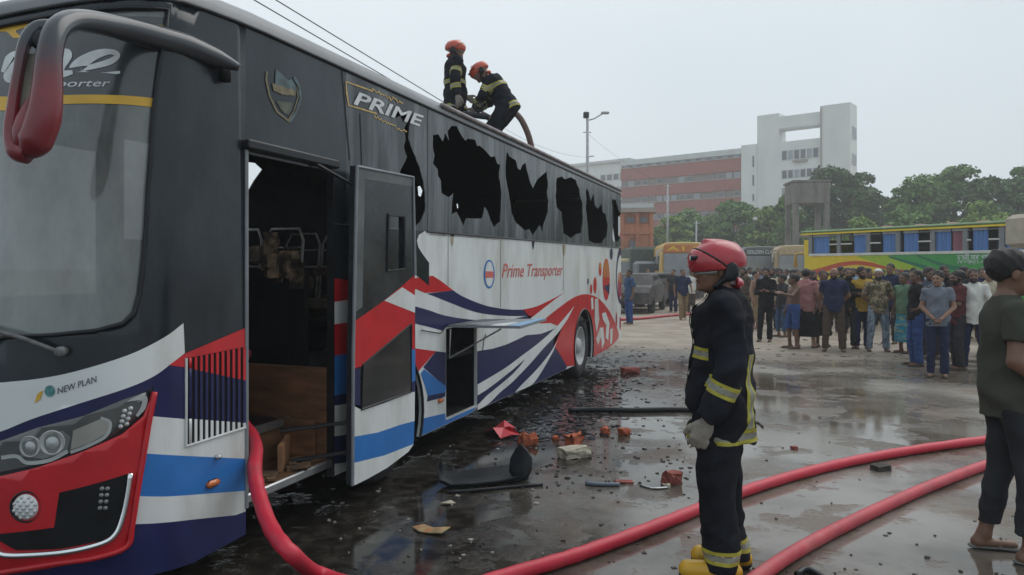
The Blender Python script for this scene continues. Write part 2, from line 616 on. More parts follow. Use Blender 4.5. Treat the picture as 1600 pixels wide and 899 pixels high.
# ---- front mask with the windscreen opening
ws_px = [(262, 24), (257, 62), (250, 92), (240, 170), (231, 290), (225, 400), (218, 462), (210, 489), (192, 506), (150, 517), (80, 524), (0, 528)]
ws_r = SP(ws_px)
ws_r = [(s, min(z, zt(s) - .05)) for s, z in ws_r]
ws_r[0] = (ws_r[0][0], zt(ws_r[0][0]) - .05)
wsc_bot = ws_r[-1][1]
right = ws_r + [(SFC, wsc_bot - .01)]
topz = [(s, zt(s) - .05) for s in np.linspace(SFC, ws_r[0][0], 12)][:-1]
loop = topz + right                      # top centre -> right -> bottom centre
loop_full = loop + [(2 * SFC - s, z) for s, z in loop[::-1][1:]][:-1]
# outer edge of the front shell: right side up to the door, left side likewise
SL0 = 2 * SFC - YC - .05
top = [(s, zt(s)) for s in np.linspace(SD0, SL0, 44)]
front_outer = [(SL0, ZB), (SD0, ZB)] + top
front = bp(panel('front_shell', [front_outer, loop_full], m_black, bus, thick=0.02))
wsg = bp(panel('windscreen', [loop_full], m_glass, bus, off=-0.012))
rimo = [(SFC + (s - SFC) * 1.0, z) for s, z in loop_full]
# rubber seal round the glass
seal = MB()
pp = [tuple(B(s, z) + Bn(s, z) * .004) for s, z in loop_full + loop_full[:1]]
seal.tube(pp, 0.011, 6, cap=False)
seal_o = seal.build('seal', m_trim, wsg, smooth=True)

# lettering and bands on the windscreen
def on_ws(name, px, material, lay=2, n=0, parent=wsg):
    pts = spline2(px, n) if n else px
    o = panel(name, [SP(pts)], material, parent, off=-0.012 + 0.0015 * lay)
    return o
m_band = mat('dark_sun_strip', (0.045, 0.055, 0.06), 0.2, var=0.25, coat=0.5)
on_ws('sun_strip', [(-40, 34), (0, 32), (90, 27), (180, 25), (258, 27), (252, 70), (246, 110), (240, 165), (200, 163), (100, 162), (0, 166), (-40, 168)], m_band, 1)
on_ws('yellow_band', [(90, 148), (150, 147), (200, 149), (240, 153), (238, 167), (200, 163), (150, 161), (90, 162)], m_yellow, 2)
on_ws('yellow_band', [(-40, 150), (12, 150), (12, 172), (-40, 172)], m_yellow, 2)
on_ws('yellow_corner', [(222, 33), (259, 40), (257, 51), (240, 47)], m_yellow, 2)
on_ws('yellow_scroll', [(-20, 36), (8, 30), (22, 38), (40, 34), (42, 40), (22, 47), (30, 56), (18, 58), (6, 48), (-20, 52)], m_yellow, 2, 3)
def stroke(pts, widths, n=6):
    c = spline2(pts, n); ww = np.interp(np.linspace(0, 1, len(c)), np.linspace(0, 1, len(widths)), widths)
    Lf, Rt = [], []
    for i, (x, y) in enumerate(c):
        x0, y0 = c[max(i - 1, 0)]; x1, y1 = c[min(i + 1, len(c) - 1)]
        dx, dy = x1 - x0, y1 - y0; l = math.hypot(dx, dy) or 1
        Lf.append((x - dy / l * ww[i], y + dx / l * ww[i])); Rt.append((x + dy / l * ww[i], y - dx / l * ww[i]))
    return Lf + Rt[::-1]
# script "e" and the tail of the "m" before it
on_ws('lettering', stroke([(112, 110), (140, 104), (170, 96), (183, 86), (172, 80), (150, 84), (128, 96), (116, 108), (124, 116), (150, 117), (187, 112)], [3, 4, 5, 4, 4, 7, 10, 10, 8, 4, 2]), m_letter, 3)
on_ws('lettering', stroke([(60, 112), (84, 84), (100, 80), (104, 86), (92, 104), (96, 114), (112, 112)], [4, 7, 5, 7, 8, 6, 3]), m_letter, 3)
on_ws('lettering', stroke([(2, 112), (12, 92), (22, 84), (24, 92), (10, 118), (16, 124), (30, 116)], [3, 7, 5, 6, 7, 4, 2]), m_letter, 3)
def ws_text(body, pa, pb, hpx, material, lay=3, shear=.25, off=.01):
    vs, fs, w, hh = text_mesh(body, shear, off)
    pts = [S(pa[0] + (pb[0] - pa[0]) * x / w, pa[1] + (pb[1] - pa[1]) * x / w - y / hh * hpx, 5) for x, y in vs]
    s = np.array([q[0] for q in pts]); z = np.array([q[1] for q in pts])
    o = mk('lettering', B(s, z) + Bn(s, z) * (-.012 + .0015 * lay), fs, material, wsg)
    return o
ws_text('Transporter', (18, 139), (172, 138), 15, m_letter)

# wiper
w_ = MB()
pw = [B(*S(px, py)) + Bn(*S(px, py)) * o for px, py, o in ((-60, 500, .03), (0, 516, .035), (50, 530, .045), (92, 547, .04), (104, 550, .02))]
w_.tube(spline(pw, 5), 0.012, 8)
w_.lathe([(-.02, .0), (-.02, .024), (.05, .024), (.055, .012), (.055, 0)], B(*S(100, 549)), Bn(*S(100, 549)), 12)
bp(w_.build('wiper', mat('wiper_metal', (0.12, 0.12, 0.12), .45, var=.4, scale=20), bus, True))

# ---- livery of the front
def fd(name, px, material, lay, n=0):
    return bp(decal(name, px, material, bus, lay, n))
wt = [(-60, 603), (0, 598), (60, 592), (120, 580), (200, 555), (255, 528), (286, 505)]
wb = [(288, 552), (265, 570), (240, 588), (200, 606), (120, 632), (50, 655), (0, 675), (-60, 690)]
fd('white_front_panel', spline2(wt, 4) + spline2(wb, 4), m_white, 2)
fd('navy_front_panel', wb + [(-60, 700), (0, 690), (60, 668), (130, 650), (190, 625), (226, 612), (240, 603), (262, 585), (288, 574)], m_navy, 1)
bmp = [(-60, 752), (0, 744), (60, 730), (130, 705), (190, 678), (222, 650), (237, 612), (230, 650), (222, 700), (212, 765), (204, 820), (198, 852), (190, 862), (150, 872), (100, 880), (0, 894), (-60, 900)]
# bumper stands proud of the corner
bo = panel('bumper', [SP(bmp)], m_red, bus, off=0.02, thick=0.018); bp(bo)
gl = panel('grille_opening', [SP([(96, 768), (203, 737), (196, 790), (184, 828), (160, 842), (100, 854), (30, 856), (4, 842), (-60, 846), (-60, 838), (4, 832), (88, 822)])], m_dark, bo, off=0.0212)
tr = MB()
tr.tube([tuple(B(*S(px, py)) + Bn(*S(px, py)) * .024) for px, py in spline2([(202, 738), (197, 775), (190, 808), (180, 832), (160, 846), (110, 858), (50, 863), (10, 862), (-8, 850), (-60, 856)], 5)], 0.0135, 8)
t_ = tr.build('chrome_trim', m_chrome, bo, True)
lip = MB()
lip.tube([tuple(B(*S(px, py)) + Bn(*S(px, py)) * .022) for px, py in spline2([(238, 612), (230, 655), (222, 705), (212, 768), (204, 822), (196, 852), (150, 868), (90, 876), (0, 890), (-60, 896)], 5)], 0.014, 8)
t_ = lip.build('bumper_lip', m_red, bo, True)
def lamp_disc(px, py, rpx, parent, nm):
    s, z = S(px, py); c = Vector(B(s, z)); n = Vector(Bn(s, z))
    n = (n + Vector((0.35, -0.5, 0))).normalized()
    r = rpx / FPX * (c - cam.location).dot(Vector((-ST, CT, 0)))
    b = MB(); b.lathe([(-.03, r * 1.25), (.022, r * 1.25), (.026, r * 1.12), (.0, r * 1.05)], c, n, 28)
    h = b.build(nm, m_trim, parent, True)
    b = MB(); b.lathe([(.02, r), (.034, r * .8), (.04, r * .4), (.041, 0)], c, n, 28)
    l = b.build('lens', m_lens, h, True)
    u = n.orthogonal().normalized(); w = n.cross(u)
    b = MB()
    for i in range(-2, 3):
        for j in range(-2, 3):
            if i * i + j * j <= 5:
                q = c + n * (.042 - .004 * (i * i + j * j) / 2) + u * (i * r * .36) + w * (j * r * .36)
                b.lathe([(0, r * .16), (.004, r * .13), (.006, 0)], q, n, 8)
    d = b.build('led_cluster', mat('led_cells', (.55, .57, .57), .12, var=.2, coat=1), h, True)
    return h
lamp_disc(45, 790, 20, bo, 'fog_lamp')
m_led = mat('led_cells', (.55, .57, .57), .12)
b = MB()
for i in range(4):
    for j in range(2):
        s, z = S(160 + j * 8 + i * -1.0, 762 + i * 10); b.lathe([(0, .011), (.006, .009), (.009, 0)], B(s, z) + Bn(s, z) * .022, Bn(s, z), 8)
t_ = b.build('daylight_lamp', mat('dim_led_cells', (.16, .165, .165), .15, coat=.6), bo, True)
# headlight
hl_px = [(-50, 712), (0, 690), (60, 668), (130, 650), (190, 625), (226, 613), (229, 624), (214, 650), (180, 678), (125, 703), (60, 725), (0, 738), (-50, 746)]
hl = bp(panel('headlight', [SP(hl_px)], m_lampdark, bus, off=0.012, thick=0.02))
def hp(nm, px, material, lay, n=0):
    pts = spline2(px, n) if n else px
    o = panel(nm, [SP(pts)], material, hl, off=0.012 + .0015 * lay)
    return o
m_lampgrey = mat('lamp_reflector', (0.40, 0.42, 0.42), 0.2, var=.2, coat=.8)
m_lampmid = mat('lamp_inner', (0.16, 0.17, 0.165), 0.15, var=.3, coat=.9)
hp('light_bar', stroke([(-20, 705), (2, 692), (60, 674), (130, 655), (190, 634), (222, 620), (222, 636), (212, 650)], [3.5, 4, 4, 4, 4, 4, 4, 2]), m_lampgrey, 1)
hp('reflector', [(36, 690), (100, 672), (112, 682), (106, 706), (70, 716), (36, 712)], m_lampmid, 1)
hp('reflector', [(116, 672), (160, 653), (172, 656), (168, 676), (140, 692), (112, 702)], mat('pale_lamp_inner', (0.30, 0.30, 0.265), .2, var=.15, coat=.9), 1)
hp('reflector', stroke([(6, 714), (30, 712), (46, 722), (80, 718), (108, 704)], [3, 3, 3, 3, 3]), m_lampgrey, 2)
hp('reflector', stroke([(112, 706), (140, 695), (166, 680), (172, 660), (158, 652)], [2.5, 2.5, 2.5, 2.5, 2]), m_lampgrey, 2)
for (px, py, r_) in ((50, 697, .05), (84, 691, .058)):
    s, z = S(px, py); c = B(s, z); n = Bn(s, z)
    b = MB(); b.lathe([(.013, r_), (.018, r_ * .95), (.013, r_ * .85), (.012, r_ * .5), (.018, r_ * .40), (.023, 0)], c, n, 20)
    t_ = b.build('projector_lens', m_lampgrey, hl, True)
b = MB()
for i in range(4):
    for j in range(2):
        s, z = S(188 + j * 9 + (3 - i) * 2, 642 + i * 8 - j * 4); b.lathe([(0.012, .012), (.02, .01), (.024, 0)], B(s, z), Bn(s, z), 8)
t_ = b.build('indicator_cells', m_lampgrey, hl, True)
# maker's name and badge
vs, fs, w, hh = text_mesh('NEW PLAN', 0.0, 0.012)
pts = [S(91 + 60 * x / w, 616 - 19 * x / w - y / hh * 10, 5) for x, y in vs]
s_ = np.array([q[0] for q in pts]); z_ = np.array([q[1] for q in pts])
bp(mk('lettering', B(s_, z_) + Bn(s_, z_) * .0065, fs, mat('dark_lettering', (.09, .1, .13), .5), bus))
fd('badge', ell_px(79, 611, 8, 9), mat('teal_print', (.08, .24, .25), .5, var=.5, scale=40), 4)
fd('badge_flash', [(55, 630), (60, 615), (69, 609), (64, 624)], m_yellow, 4)

# ---- livery of the quarter panel in front of the door
E = 383.5
fd('red_flash', [(263, 571), (287, 553), (E, 512), (E, 594), (330, 582), (288, 574)], m_red, 3)
fd('navy_band', [(240, 600), (263, 571), (288, 574), (330, 582), (E, 594), (E, 661), (300, 656), (232, 650), (236, 625)], m_navy, 2)
fd('white_band', [(232, 650), (300, 656), (E, 661), (E, 717), (300, 713), (220, 708)], m_white, 2)
fd('blue_band', [(220, 708), (300, 713), (E, 717), (E, 767), (330, 771), (260, 776), (210, 775)], m_blue, 2)
fd('white_band', [(210, 775), (260, 776), (330, 771), (E, 767), (E, 799), (368, 805), (300, 812), (200, 819)], m_white, 2)
fd('navy_skirt', [(200, 819), (300, 812), (368, 805), (E, 799), (E, 835), (300, 880), (192, 905), (100, 915), (-60, 930), (-60, 900), (0, 894), (100, 880), (190, 862), (198, 852)], m_navy, 2)
# vent with upright slats
vg = bp(panel('vent_grille', [SP([(289, 560), (382, 542), (382, 668), (289, 697)])], m_dark, bus, off=0.0052))
NSL = 11
for k in range(NSL):
    xa = 289 + 93 * (k + .52) / NSL; xb = 289 + 93 * (k + .98) / NSL
    f = (xa - 289) / 93
    y0, y1, y2, y3 = 560 - 18 * f, 575 + 20 * f, 654 + 7 * f, 697 - 29 * f
    for (ya, yb, mm_) in ((y0, y1, m_red), (y1, y2, m_navy), (y2, y3, m_white)):
        o = panel('slat', [SP([(xa, ya), (xb, ya), (xb, yb), (xa, yb)])], mm_, vg, off=0.011, thick=.005)
b = MB(); b.tube([tuple(B(*S(*p)) + Bn(*S(*p)) * .008) for p in ((289, 560), (289, 697), (382, 668))], .007, 6)
t_ = b.build('vent_frame', m_white, vg)
s, z = S(330, 755); b = MB(); c = B(s, z)
b.box(c + np.array([.012, 0, 0]), (.03, .085, .04), 0, bev=.012); bp(b.build('marker_light', m_orange, bus, True))
s, z = S(337, 714); b = MB(); b.lathe([(0, .014), (.03, .012), (.035, 0)], B(s, z), Bn(s, z), 10); bp(b.build('lock_knob', m_steel, bus, True))
b = MB(); b.tube([tuple(B(SD0, z) + np.array([.004, 0, 0])) for z in np.linspace(ZB + .05, ZDT + .02, 6)], .012, 6); bp(b.build('door_jamb_trim', m_grey, bus))

# ---- door header and rear door pillar
hd = bp(panel('door_header', [[(SD0, ZDT), (SD1, ZDT), (S540, ZDT)] + [(s, zt(s)) for s in (S540, (S540 + SD0) / 2, SD0)]], m_black, bus, thick=.02))
b = MB(); b.box(((XS + .02), (SD0 + SD1) / 2, ZDT + .05), (.05, SD1 - SD0 + .05, .06), bev=.012); t_ = b.build('door_rail', m_trim, hd)
bp(MB().box((XS - .014, SD1 - .004, (ZB + ZDT) / 2), (.05, .016, ZDT - ZB)).build('door_jamb_trim', m_trim, bus))
bp(panel('door_pillar', [rect(SD1, S540, zbelt(S540), ZDT)], m_black, bus, thick=.05))

# ---- side glazing with the burst holes
def zz(pts, ox, oy, sc):
    return [(ox + x / sc, oy + y / sc) for x, y in pts]
h1 = [(644, 177), (639, 200), (638, 216), (642, 228), (649, 244), (656, 262), (662, 285), (664, 300), (664, 330), (657, 346), (648, 355), (640, 352), (634, 300), (625, 268), (630, 258), (636, 245), (631, 230), (634, 218), (632, 200), (639, 184)]
h2 = zz([(150, 210), (185, 205), (212, 252), (225, 195), (252, 245), (243, 185), (268, 152), (300, 152), (322, 195), (357, 246), (372, 232), (420, 240), (432, 280), (445, 276), (470, 295), (492, 318), (520, 350), (545, 345), (560, 392), (580, 402), (572, 480), (585, 560), (580, 762), (560, 776), (540, 800), (520, 760), (500, 700), (480, 668), (462, 742), (360, 742), (345, 790), (322, 742), (300, 700), (270, 715), (280, 582), (250, 607), (205, 582), (200, 500), (182, 470), (180, 430), (150, 392), (160, 340), (148, 270)], 640, 160, 4.09)
h3 = zz([(60, 85), (80, 122), (130, 155), (145, 217), (165, 228), (180, 192), (205, 172), (217, 232), (240, 322), (265, 372), (300, 300), (340, 266), (371, 240), (380, 330), (372, 400), (385, 470), (380, 560), (352, 640), (338, 720), (318, 660), (262, 740), (235, 690), (200, 700), (130, 640), (95, 560), (80, 450), (60, 330), (50, 240)], 780, 220, 4.995)
h4 = zz([(450, 292), (490, 280), (512, 302), (560, 285), (600, 310), (625, 380), (630, 430), (650, 490), (655, 600), (640, 720), (600, 730), (560, 762), (500, 722), (490, 562), (450, 522), (440, 430)], 780, 220, 4.995)
h5 = zz([(680, 372), (695, 392), (715, 472), (735, 412), (745, 502), (770, 532), (800, 492), (806, 560), (828, 570), (845, 650), (840, 742), (800, 800), (740, 800), (702, 780), (690, 652), (675, 522)], 780, 220, 4.995)
h6 = zz([(880, 457), (910, 462), (930, 540), (968, 590), (968, 650), (958, 740), (930, 788), (890, 788), (876, 652), (882, 562)], 780, 220, 4.995)
xb = [541, 668, 788, 865, 912.5, 954, 977]
for k, hole in enumerate((h1, h2, h3, h4, h5, h6)):
    sa = S540 if k == 0 else S(xb[k], 300)[0] + .004
    sz_ = S(xb[k + 1], 300)[0] - .004 if k < 5 else SEND
    outer = [(sa, zbelt(sa)), (sz_, zbelt(sz_)), (sz_, zt(sz_) - .0), (sa, zt(sa))]
    if k == 5:
        outer = [(sa, zbelt(sa)), (sa + (sz_ - sa) * .6, zbelt(sz_)), (sz_ - .05, zbelt(sz_) + .12), (sz_, zbelt(sz_) + .4), (sz_, zt(sz_)), (sa, zt(sa))]
    hl_ = []
    for i, p in enumerate(hole):            # jagged edge: split every run with a small nick
        q = hole[(i + 1) % len(hole)]
        hl_.append(p)
        L_ = math.hypot(q[0] - p[0], q[1] - p[1])
        nn = max(1, int(L_ / 7))
        for j in range(1, nn):
            t = j / nn
            hl_.append((p[0] + (q[0] - p[0]) * t + random.uniform(-.9, .9), p[1] + (q[1] - p[1]) * t + random.uniform(-1.2, 1.2)))
    lp = SP(hl_)
    lp = [(min(max(s, sa + .008), sz_ - .008), min(max(z, zbelt(s) + .02), zt(s) - .03)) for s, z in lp]
    w = bp(panel('side_window', [outer, lp], m_pane, bus, thick=.008))
    w['label'] = 'shattered soot-covered side pane'
# belt trim
b = MB(); b.tube([tuple(B(s, zbelt(s)) + np.array([.004, 0, 0])) for s in np.linspace(S668 - .02, YR, 24)], .010, 6); bp(b.build('belt_trim', m_trim, bus))

# ---- lower side panel with hatch hole and wheel arches
WF = S(632, 600)[0] - 0.25; WR_ = S(911, 550)[0] + .06
RA = 0.56
def arch(sc, r=RA, zc=.47):
    a0 = math.asin((zc - ZB) / r)
    return [(sc + r * math.cos(a), zc + r * math.sin(a)) for a in np.linspace(math.pi + a0, -a0, 22)]
hs0 = S(697, 585)[0]; hs1 = S(745, 580)[0]; hz0 = S(697, 655)[1]; hz1 = S(697, 514)[1]
side_outer = [(SD1, ZB)] + arch(WF) + arch(WR_) + [(SEND, ZB + .12), (SEND, zbelt(SEND))] + [(s, zbelt(s)) for s in (10, 7, S540)] + [(S540, zbelt(S540)), (SD1, zbelt(SD1))]
side_outer = [p for i, p in enumerate(side_outer) if i == 0 or p != side_outer[i - 1]]
side = bp(panel('side_panel', [side_outer, rect(hs0, hs1, hz0, hz1)], m_white, bus, thick=.03))
bp(panel('side_corner_panel', [rect(S540, S540 + .001, zbelt(S540) - .001, zbelt(S540))], m_white, bus))
def sdl(name, px, material, lay, n=0):
    """livery on the side, clipped off the hatch by tracing"""
    return bp(decal(name, px, material, bus, lay, n))
def px_of(s, z):
    p = B(s, z); d = -p[0] * ST + p[1] * CT
    return ((p[0] * CT + p[1] * ST) / d * FPX + 800, HZ - (p[2] - CH) / d * FPX)
sdl('black_sweep', [px_of(SD1 + .002, zbelt(SD1) - .001), px_of(S(640, 355)[0], zbelt(S(640, 355)[0]) - .002), (664, 361), (654, 367), (651, 376), (653, 386), (659, 396), (670, 411), (670, 447), (660, 438), (646, 427), (600, 420), (521, 448)], m_black, 2)
sdl('red_flash', [(640, 436), (676, 431), (690, 440), (708, 454), (680, 457), (664, 458), (650, 452), (640, 456)], m_red, 1)
nav_t = spline2([(708, 454), (720, 462), (740, 471), (760, 478), (780, 482), (800, 484), (818, 484)], 3)
nav_b = spline2([(826, 494), (800, 494), (780, 493), (760, 491), (740, 487), (720, 480), (700, 472), (680, 464), (667, 459)], 3)
sdl('navy_sweep', nav_t + nav_b, m_navy, 1)
sdl('navy_sweep', spline2([(786, 501), (805, 498), (824, 494), (832, 495)], 3) + spline2([(826, 500), (810, 504), (790, 504)], 3), m_navy, 1)
sdl('navy_sweep', spline2([(645, 478), (670, 485), (690, 492), (715, 497), (740, 500), (765, 502), (795, 506)], 3) + [(800, 511), (780, 513), (746, 512), (698, 511), (692, 517), (670, 511), (645, 505)], m_navy, 1)
sdl('red_sweep', spline2([(817, 484), (838, 479), (862, 468), (883, 457)], 4) + spline2([(867, 468), (849, 482), (829, 497), (824, 493)], 3), m_red, 1)
ar_px = [S(911, 550)]
archpx = [px_of(s, z) for s, z in arch(WR_, RA + .012)]
# red round the rear wheel (follows the arch)
red_o = spline2([(842, 506), (858, 493), (876, 479), (893, 467), (907, 461), (918, 460), (931, 464), (942, 473), (953, 488), (962, 507), (967, 524), (963, 533), (950, 545)], 3)
ap = archpx[::-1]
sdl('red_sweep', red_o + [(942, 549)] + ap + [(886, 573), (876, 556), (864, 538), (867, 527), (878, 512), (860, 505)], m_red, 1)
sk = lambda px: px_of(S(px, 600)[0], ZB + .004)
nav_low = [(745.5, 549), (770, 545), (790, 539), (810, 530), (822, 524), (845, 522), (868, 513), (878, 513), (866, 540), (876, 556), (886, 573)] + [px_of(s, ZB + .003) for s in np.linspace(S(884, 575)[0], S(735, 640)[0], 10)] + [px_of(hs1 + .005, hz0 - .02), px_of(hs1 + .005, hz0 + .3)]
sdl('navy_sweep', nav_low, m_navy, 1)
sdl('white_swoosh', spline2([(745.5, 601), (768, 588), (792, 573), (812, 558), (840, 537), (866, 514), (884, 494), (897, 478)], 3) + spline2([(887, 498), (870, 522), (850, 543), (830, 566), (813, 584), (798, 599), (780, 614), (764, 630), (745.5, 641)], 3), m_white, 3)
sdl('navy_wedge', [(745.5, 618), (760, 609), (780, 594), (800, 578), (820, 561), (812, 572), (800, 585), (780, 602), (760, 618), (745.5, 633)], m_navy, 4)
sdl('white_swoosh', spline2([(804, 613), (816, 600), (832, 584), (848, 566), (862, 547), (871, 531)], 3) + spline2([(864, 549), (850, 574), (834, 598), (820, 607)], 3), m_white, 3)
# under and before the hatch
sdl('red_flash', [(645, 544), (681, 549), (661, 572), (653, 581), (645, 570)], m_red, 1)
sdl('navy_flash', [(681, 549), (696.5, 551), (696.5, 605), (661, 574)], m_navy, 1)
sdl('blue_flash', [(657, 584), (662, 577), (696.5, 604), (695.8, 613), (668, 619), (664, 604)], m_blue, 2)
sdl('navy_band', [(668, 619), (695.8, 613), (695.3, 620), (667, 628)], m_navy, 1)
sdl('blue_band', [(661, 654), (695, 646)] + [px_of(hs0 - .005, hz0 - .01), px_of(hs1, hz0 - .01)] + [px_of(s, ZB + .003) for s in np.linspace(hs1 - .15, WF + RA, 6)], m_blue, 1)
s, z = S(687, 626); b = MB(); b.box(B(s, z) + np.array([.01, 0, 0]), (.03, .08, .04), bev=.01); bp(b.build('marker_light', m_orange, bus, True))
# strip of livery on the door pillar (x 520-552)
for (ya, yb, mm_, lay) in ((435, 472, m_red, 3), (472, 507, m_white, 3), (507, 556, m_red, 3), (556, 618, m_blue, 3), (618, 634, m_navy, 3), (634, 682, m_white, 3), (682, 725, m_navy, 3)):
    k = .14
    sdl('pillar_band', [(521, ya), (575, ya + 54 * k * (-1 if ya > 470 else 1)), (575, yb + 54 * k * (-1 if yb > 470 else 1)), (521, yb)], mm_, lay)
# rings near the tail
m_magenta = mat('crimson_print', (.35, .03, .07), .4)
for cx, cy, rx, ry, cols in ((947, 437, 5.6, 33, 'nord'), (929.5, 446, 2.6, 13, 'nr'), (923.5, 452, 1.7, 8, 'r'), (937.5, 421, 2.2, 11, 'or'), (918.6, 440, 1.2, 5, 'n'), (955, 397, 2.4, 9, 'n')):
    o = sdl('ring_print', ell_px(cx, cy, rx, ry), m_red if 'r' in cols else m_navy, 2)
    if 'o' in cols:
        sdl('ring_print', [(cx - rx * .8, cy - ry * .6), (cx, cy - ry * .95), (cx + rx * .8, cy - ry * .6), (cx + rx * .98, cy - ry * .1), (cx - rx * .98, cy - ry * .1)], m_orange, 3)
    if 'd' in cols:
        sdl('ring_print', [(cx - rx * .9, cy + ry * .35), (cx + rx * .98, cy + ry * .2), (cx + rx * .8, cy + ry * .7)], m_navy, 3)
sdl('ring_print', ell_px(970, 431, 7.5, 45, 28), m_navy, 2)
sdl('ring_print', ell_px(969.4, 433, 5.8, 34, 28), m_white, 3)
sdl('ring_print', ell_px(968, 446, 3.0, 20, 20), m_magenta, 4)
sdl('ring_print', ell_px(968, 434, 2.6, 9, 16), m_orange, 5)
sdl('ring_print', [(975, 420), (977.5, 431), (976.5, 452), (972, 472), (974, 450)], m_magenta, 3)
for pl in ([(929, 468), (934, 466), (936, 500), (932, 520), (929, 500)], [(940, 490), (946, 488), (952, 505), (950, 532), (946, 528), (947, 508), (942, 500)], [(931, 530), (937, 512), (942, 512), (944, 535), (940, 546), (939, 526), (934, 540)], [(953, 515), (957, 513), (956, 536), (953, 538)], [(923, 466), (926, 465), (927, 482), (924, 485)]):
    sdl('white_figure', pl, m_white, 3)
for cx, cy, h_ in ((963, 500, 12), (969, 505, 10), (974, 518, 7)):
    sdl('ring_print', ell_px(cx, cy, 1.3, h_), m_magenta, 2)
# oval badge and red name
sdl('oval_badge', ell_px(764, 428.5, 8.6, 22.5, 28), m_blue, 2)
sdl('oval_badge', ell_px(764, 428.5, 6.6, 19.5, 28), m_white, 3)
sdl('oval_badge', [(757.6, 424), (770.6, 424.5), (770.6, 434), (757.6, 434.5)], m_redletter, 4)
a = S(784, 441); c_ = S(879, 436)
vs, fs, w, hh = text_mesh('Prime Transporter', 0.3, 0.005)
p0, p1 = a, c_
hgt_t = S(784, 412)[1] - a[1]
bp(body_text('lettering', 'Prime Transporter', a, c_, hgt_t, m_redletter, bus, 3, 0.3, 0.004))
# PRIME plate and crest on the black panel
def edge(pts, wd, material, nm, lay=3):
    return sdl(nm, stroke(pts, [wd] * 3, 1), material, lay)
edge([(582, 143), (560, 135), (539.5, 128), (541, 146), (544, 165), (565, 171), (588, 178)], 1.1, m_gold, 'plate_frame')
a = S(551, 163); c_ = S(661, 200)
bp(body_text('lettering', 'PRIME', (a[0], a[1]), (c_[0], c_[1]), S(551, 141)[1] - a[1], m_letter, bus, 4, 0.28, 0.02))
for i in range(9):
    x = 580 + i * 5.4; edge([(x, 140 + i * 2.3 + random.uniform(-3, 2)), (x + 3, 143 + i * 2.3 + random.uniform(-4, 3)), (x + 6, 142 + i * 2.4)], .8, m_gold, 'scroll_work')
    x = 584 + i * 5.6; edge([(x, 180 + i * 3.0 + random.uniform(-2, 2)), (x + 3, 183 + i * 3.0 + random.uniform(-3, 3)), (x + 6, 182 + i * 3.1)], .8, m_gold, 'scroll_work')
m_faded = mat('faded_gold_print', (.17, .14, .075), .5, var=.5, scale=20)
m_teal = mat('faded_teal_print', (.06, .10, .11), .5, var=.5, scale=20)
edge([(416, 112), (415, 125), (420, 150), (432, 175), (452, 191)], 1.4, m_faded, 'crest_edge')
edge([(452, 191), (462, 175), (469, 155), (467, 135), (459, 120)], 1.8, m_teal, 'crest_edge')
edge([(450, 188), (459, 172), (465, 152), (463, 135), (456, 123)], 1.0, m_faded, 'crest_edge')
sdl('crest_field', [(430, 108), (440, 116), (450, 126), (458, 122), (464, 140), (448, 150), (428, 138)], m_teal, 3, 2)
sdl('crest_field', [(424, 130), (440, 136), (462, 142), (460, 150), (440, 148), (426, 142)], m_faded, 4)
sdl('crest_field', [(430, 158), (446, 160), (456, 162), (450, 180), (438, 172)], mat('faded_olive_print', (.07, .08, .055), .5, var=.5, scale=25), 3, 2)
# joints between the black panels
for pts in ([(533, 104), (538, 160), (546, 250)], [(562, 178), (565, 258)]):
    edge(pts, .55, m_dark, 'panel_joint', 2)

for px, ya, yb in ((782, 371, 481), (880, 381, 455), (700, 366, 447)):
    edge([(px, ya), (px, (ya + yb) / 2), (px, yb)], .35, mat('panel_joint_grey', (.25, .26, .26), .6), 'panel_joint', 2)  # thin grey lines for the joints of the white panels
m_stain = mat('brown_run_stain', (.36, .32, .22), .6, var=.3, scale=20)
sdl('run_stain', [(879, 383), (884, 383), (883, 396), (881, 401), (879, 394)], m_stain, 2)
sdl('run_stain', [(704, 366), (709, 367), (708, 380), (706, 386), (704, 378)], m_stain, 2)
sdl('run_stain', [(831, 377), (835, 377), (834, 386), (833, 391), (831, 384)], m_black, 2)
sdl('scorch_mark', [(670, 363), (700, 364.5), (740, 368), (780, 371), (779, 375), (742, 372), (715, 370), (690, 369), (672, 367)], mat('scorched_white', (.28, .28, .26), .6, var=.4, scale=12), 2)
for pts in ([(692, 508), (688, 520), (672, 519), (656, 516)], [(757, 522), (754, 532), (752, 548)]):
    t_ = MB().tube(spline([tuple(B(*S(*p)) + np.array([.015, 0, 0])) for p in pts], 5), .005, 5).build('loose_wire', m_trim, bus, True); bp(t_)

# ---- roof
prof = [(0.0, 0.0), (0.005, .05), (.03, .09), (.08, .125), (.18, .16), (.4, .195), (.8, .215), (1.15, .22)]
ss = np.concatenate([np.linspace(SFC, YC, 30)[:-1], np.linspace(YC, YR, 24)[:-1], np.linspace(YR, SRC, 14)])
ss = np.concatenate([ss, (2 * SFC - ss[::-1])[1:-1]])
vs, fs = [], []
for (inn, up) in prof:
    for s in ss:
        z0 = zt(s); p = B(s, z0)
        fx = 1 - inn / BW
        L_ = (YR + RR_) - YF
        yc_ = (YF + .26 + YR + RR_) / 2
        fy = 1 - inn * 1.15 / (L_ / 2)
        upz = up
        vs.append((XC + (p[0] - XC) * fx, yc_ + (p[1] - yc_) * fy, z0 + upz))
n_ = len(ss)
for i in range(len(prof) - 1):
    for k in range(n_):
        j = (k + 1) % n_
        fs.append((i * n_ + k, i * n_ + j, (i + 1) * n_ + j, (i + 1) * n_ + k))
fs.append(tuple(range((len(prof) - 1) * n_, len(prof) * n_)))
roof = bp(mk('roof', vs, fs, m_roof, bus, smooth=True))
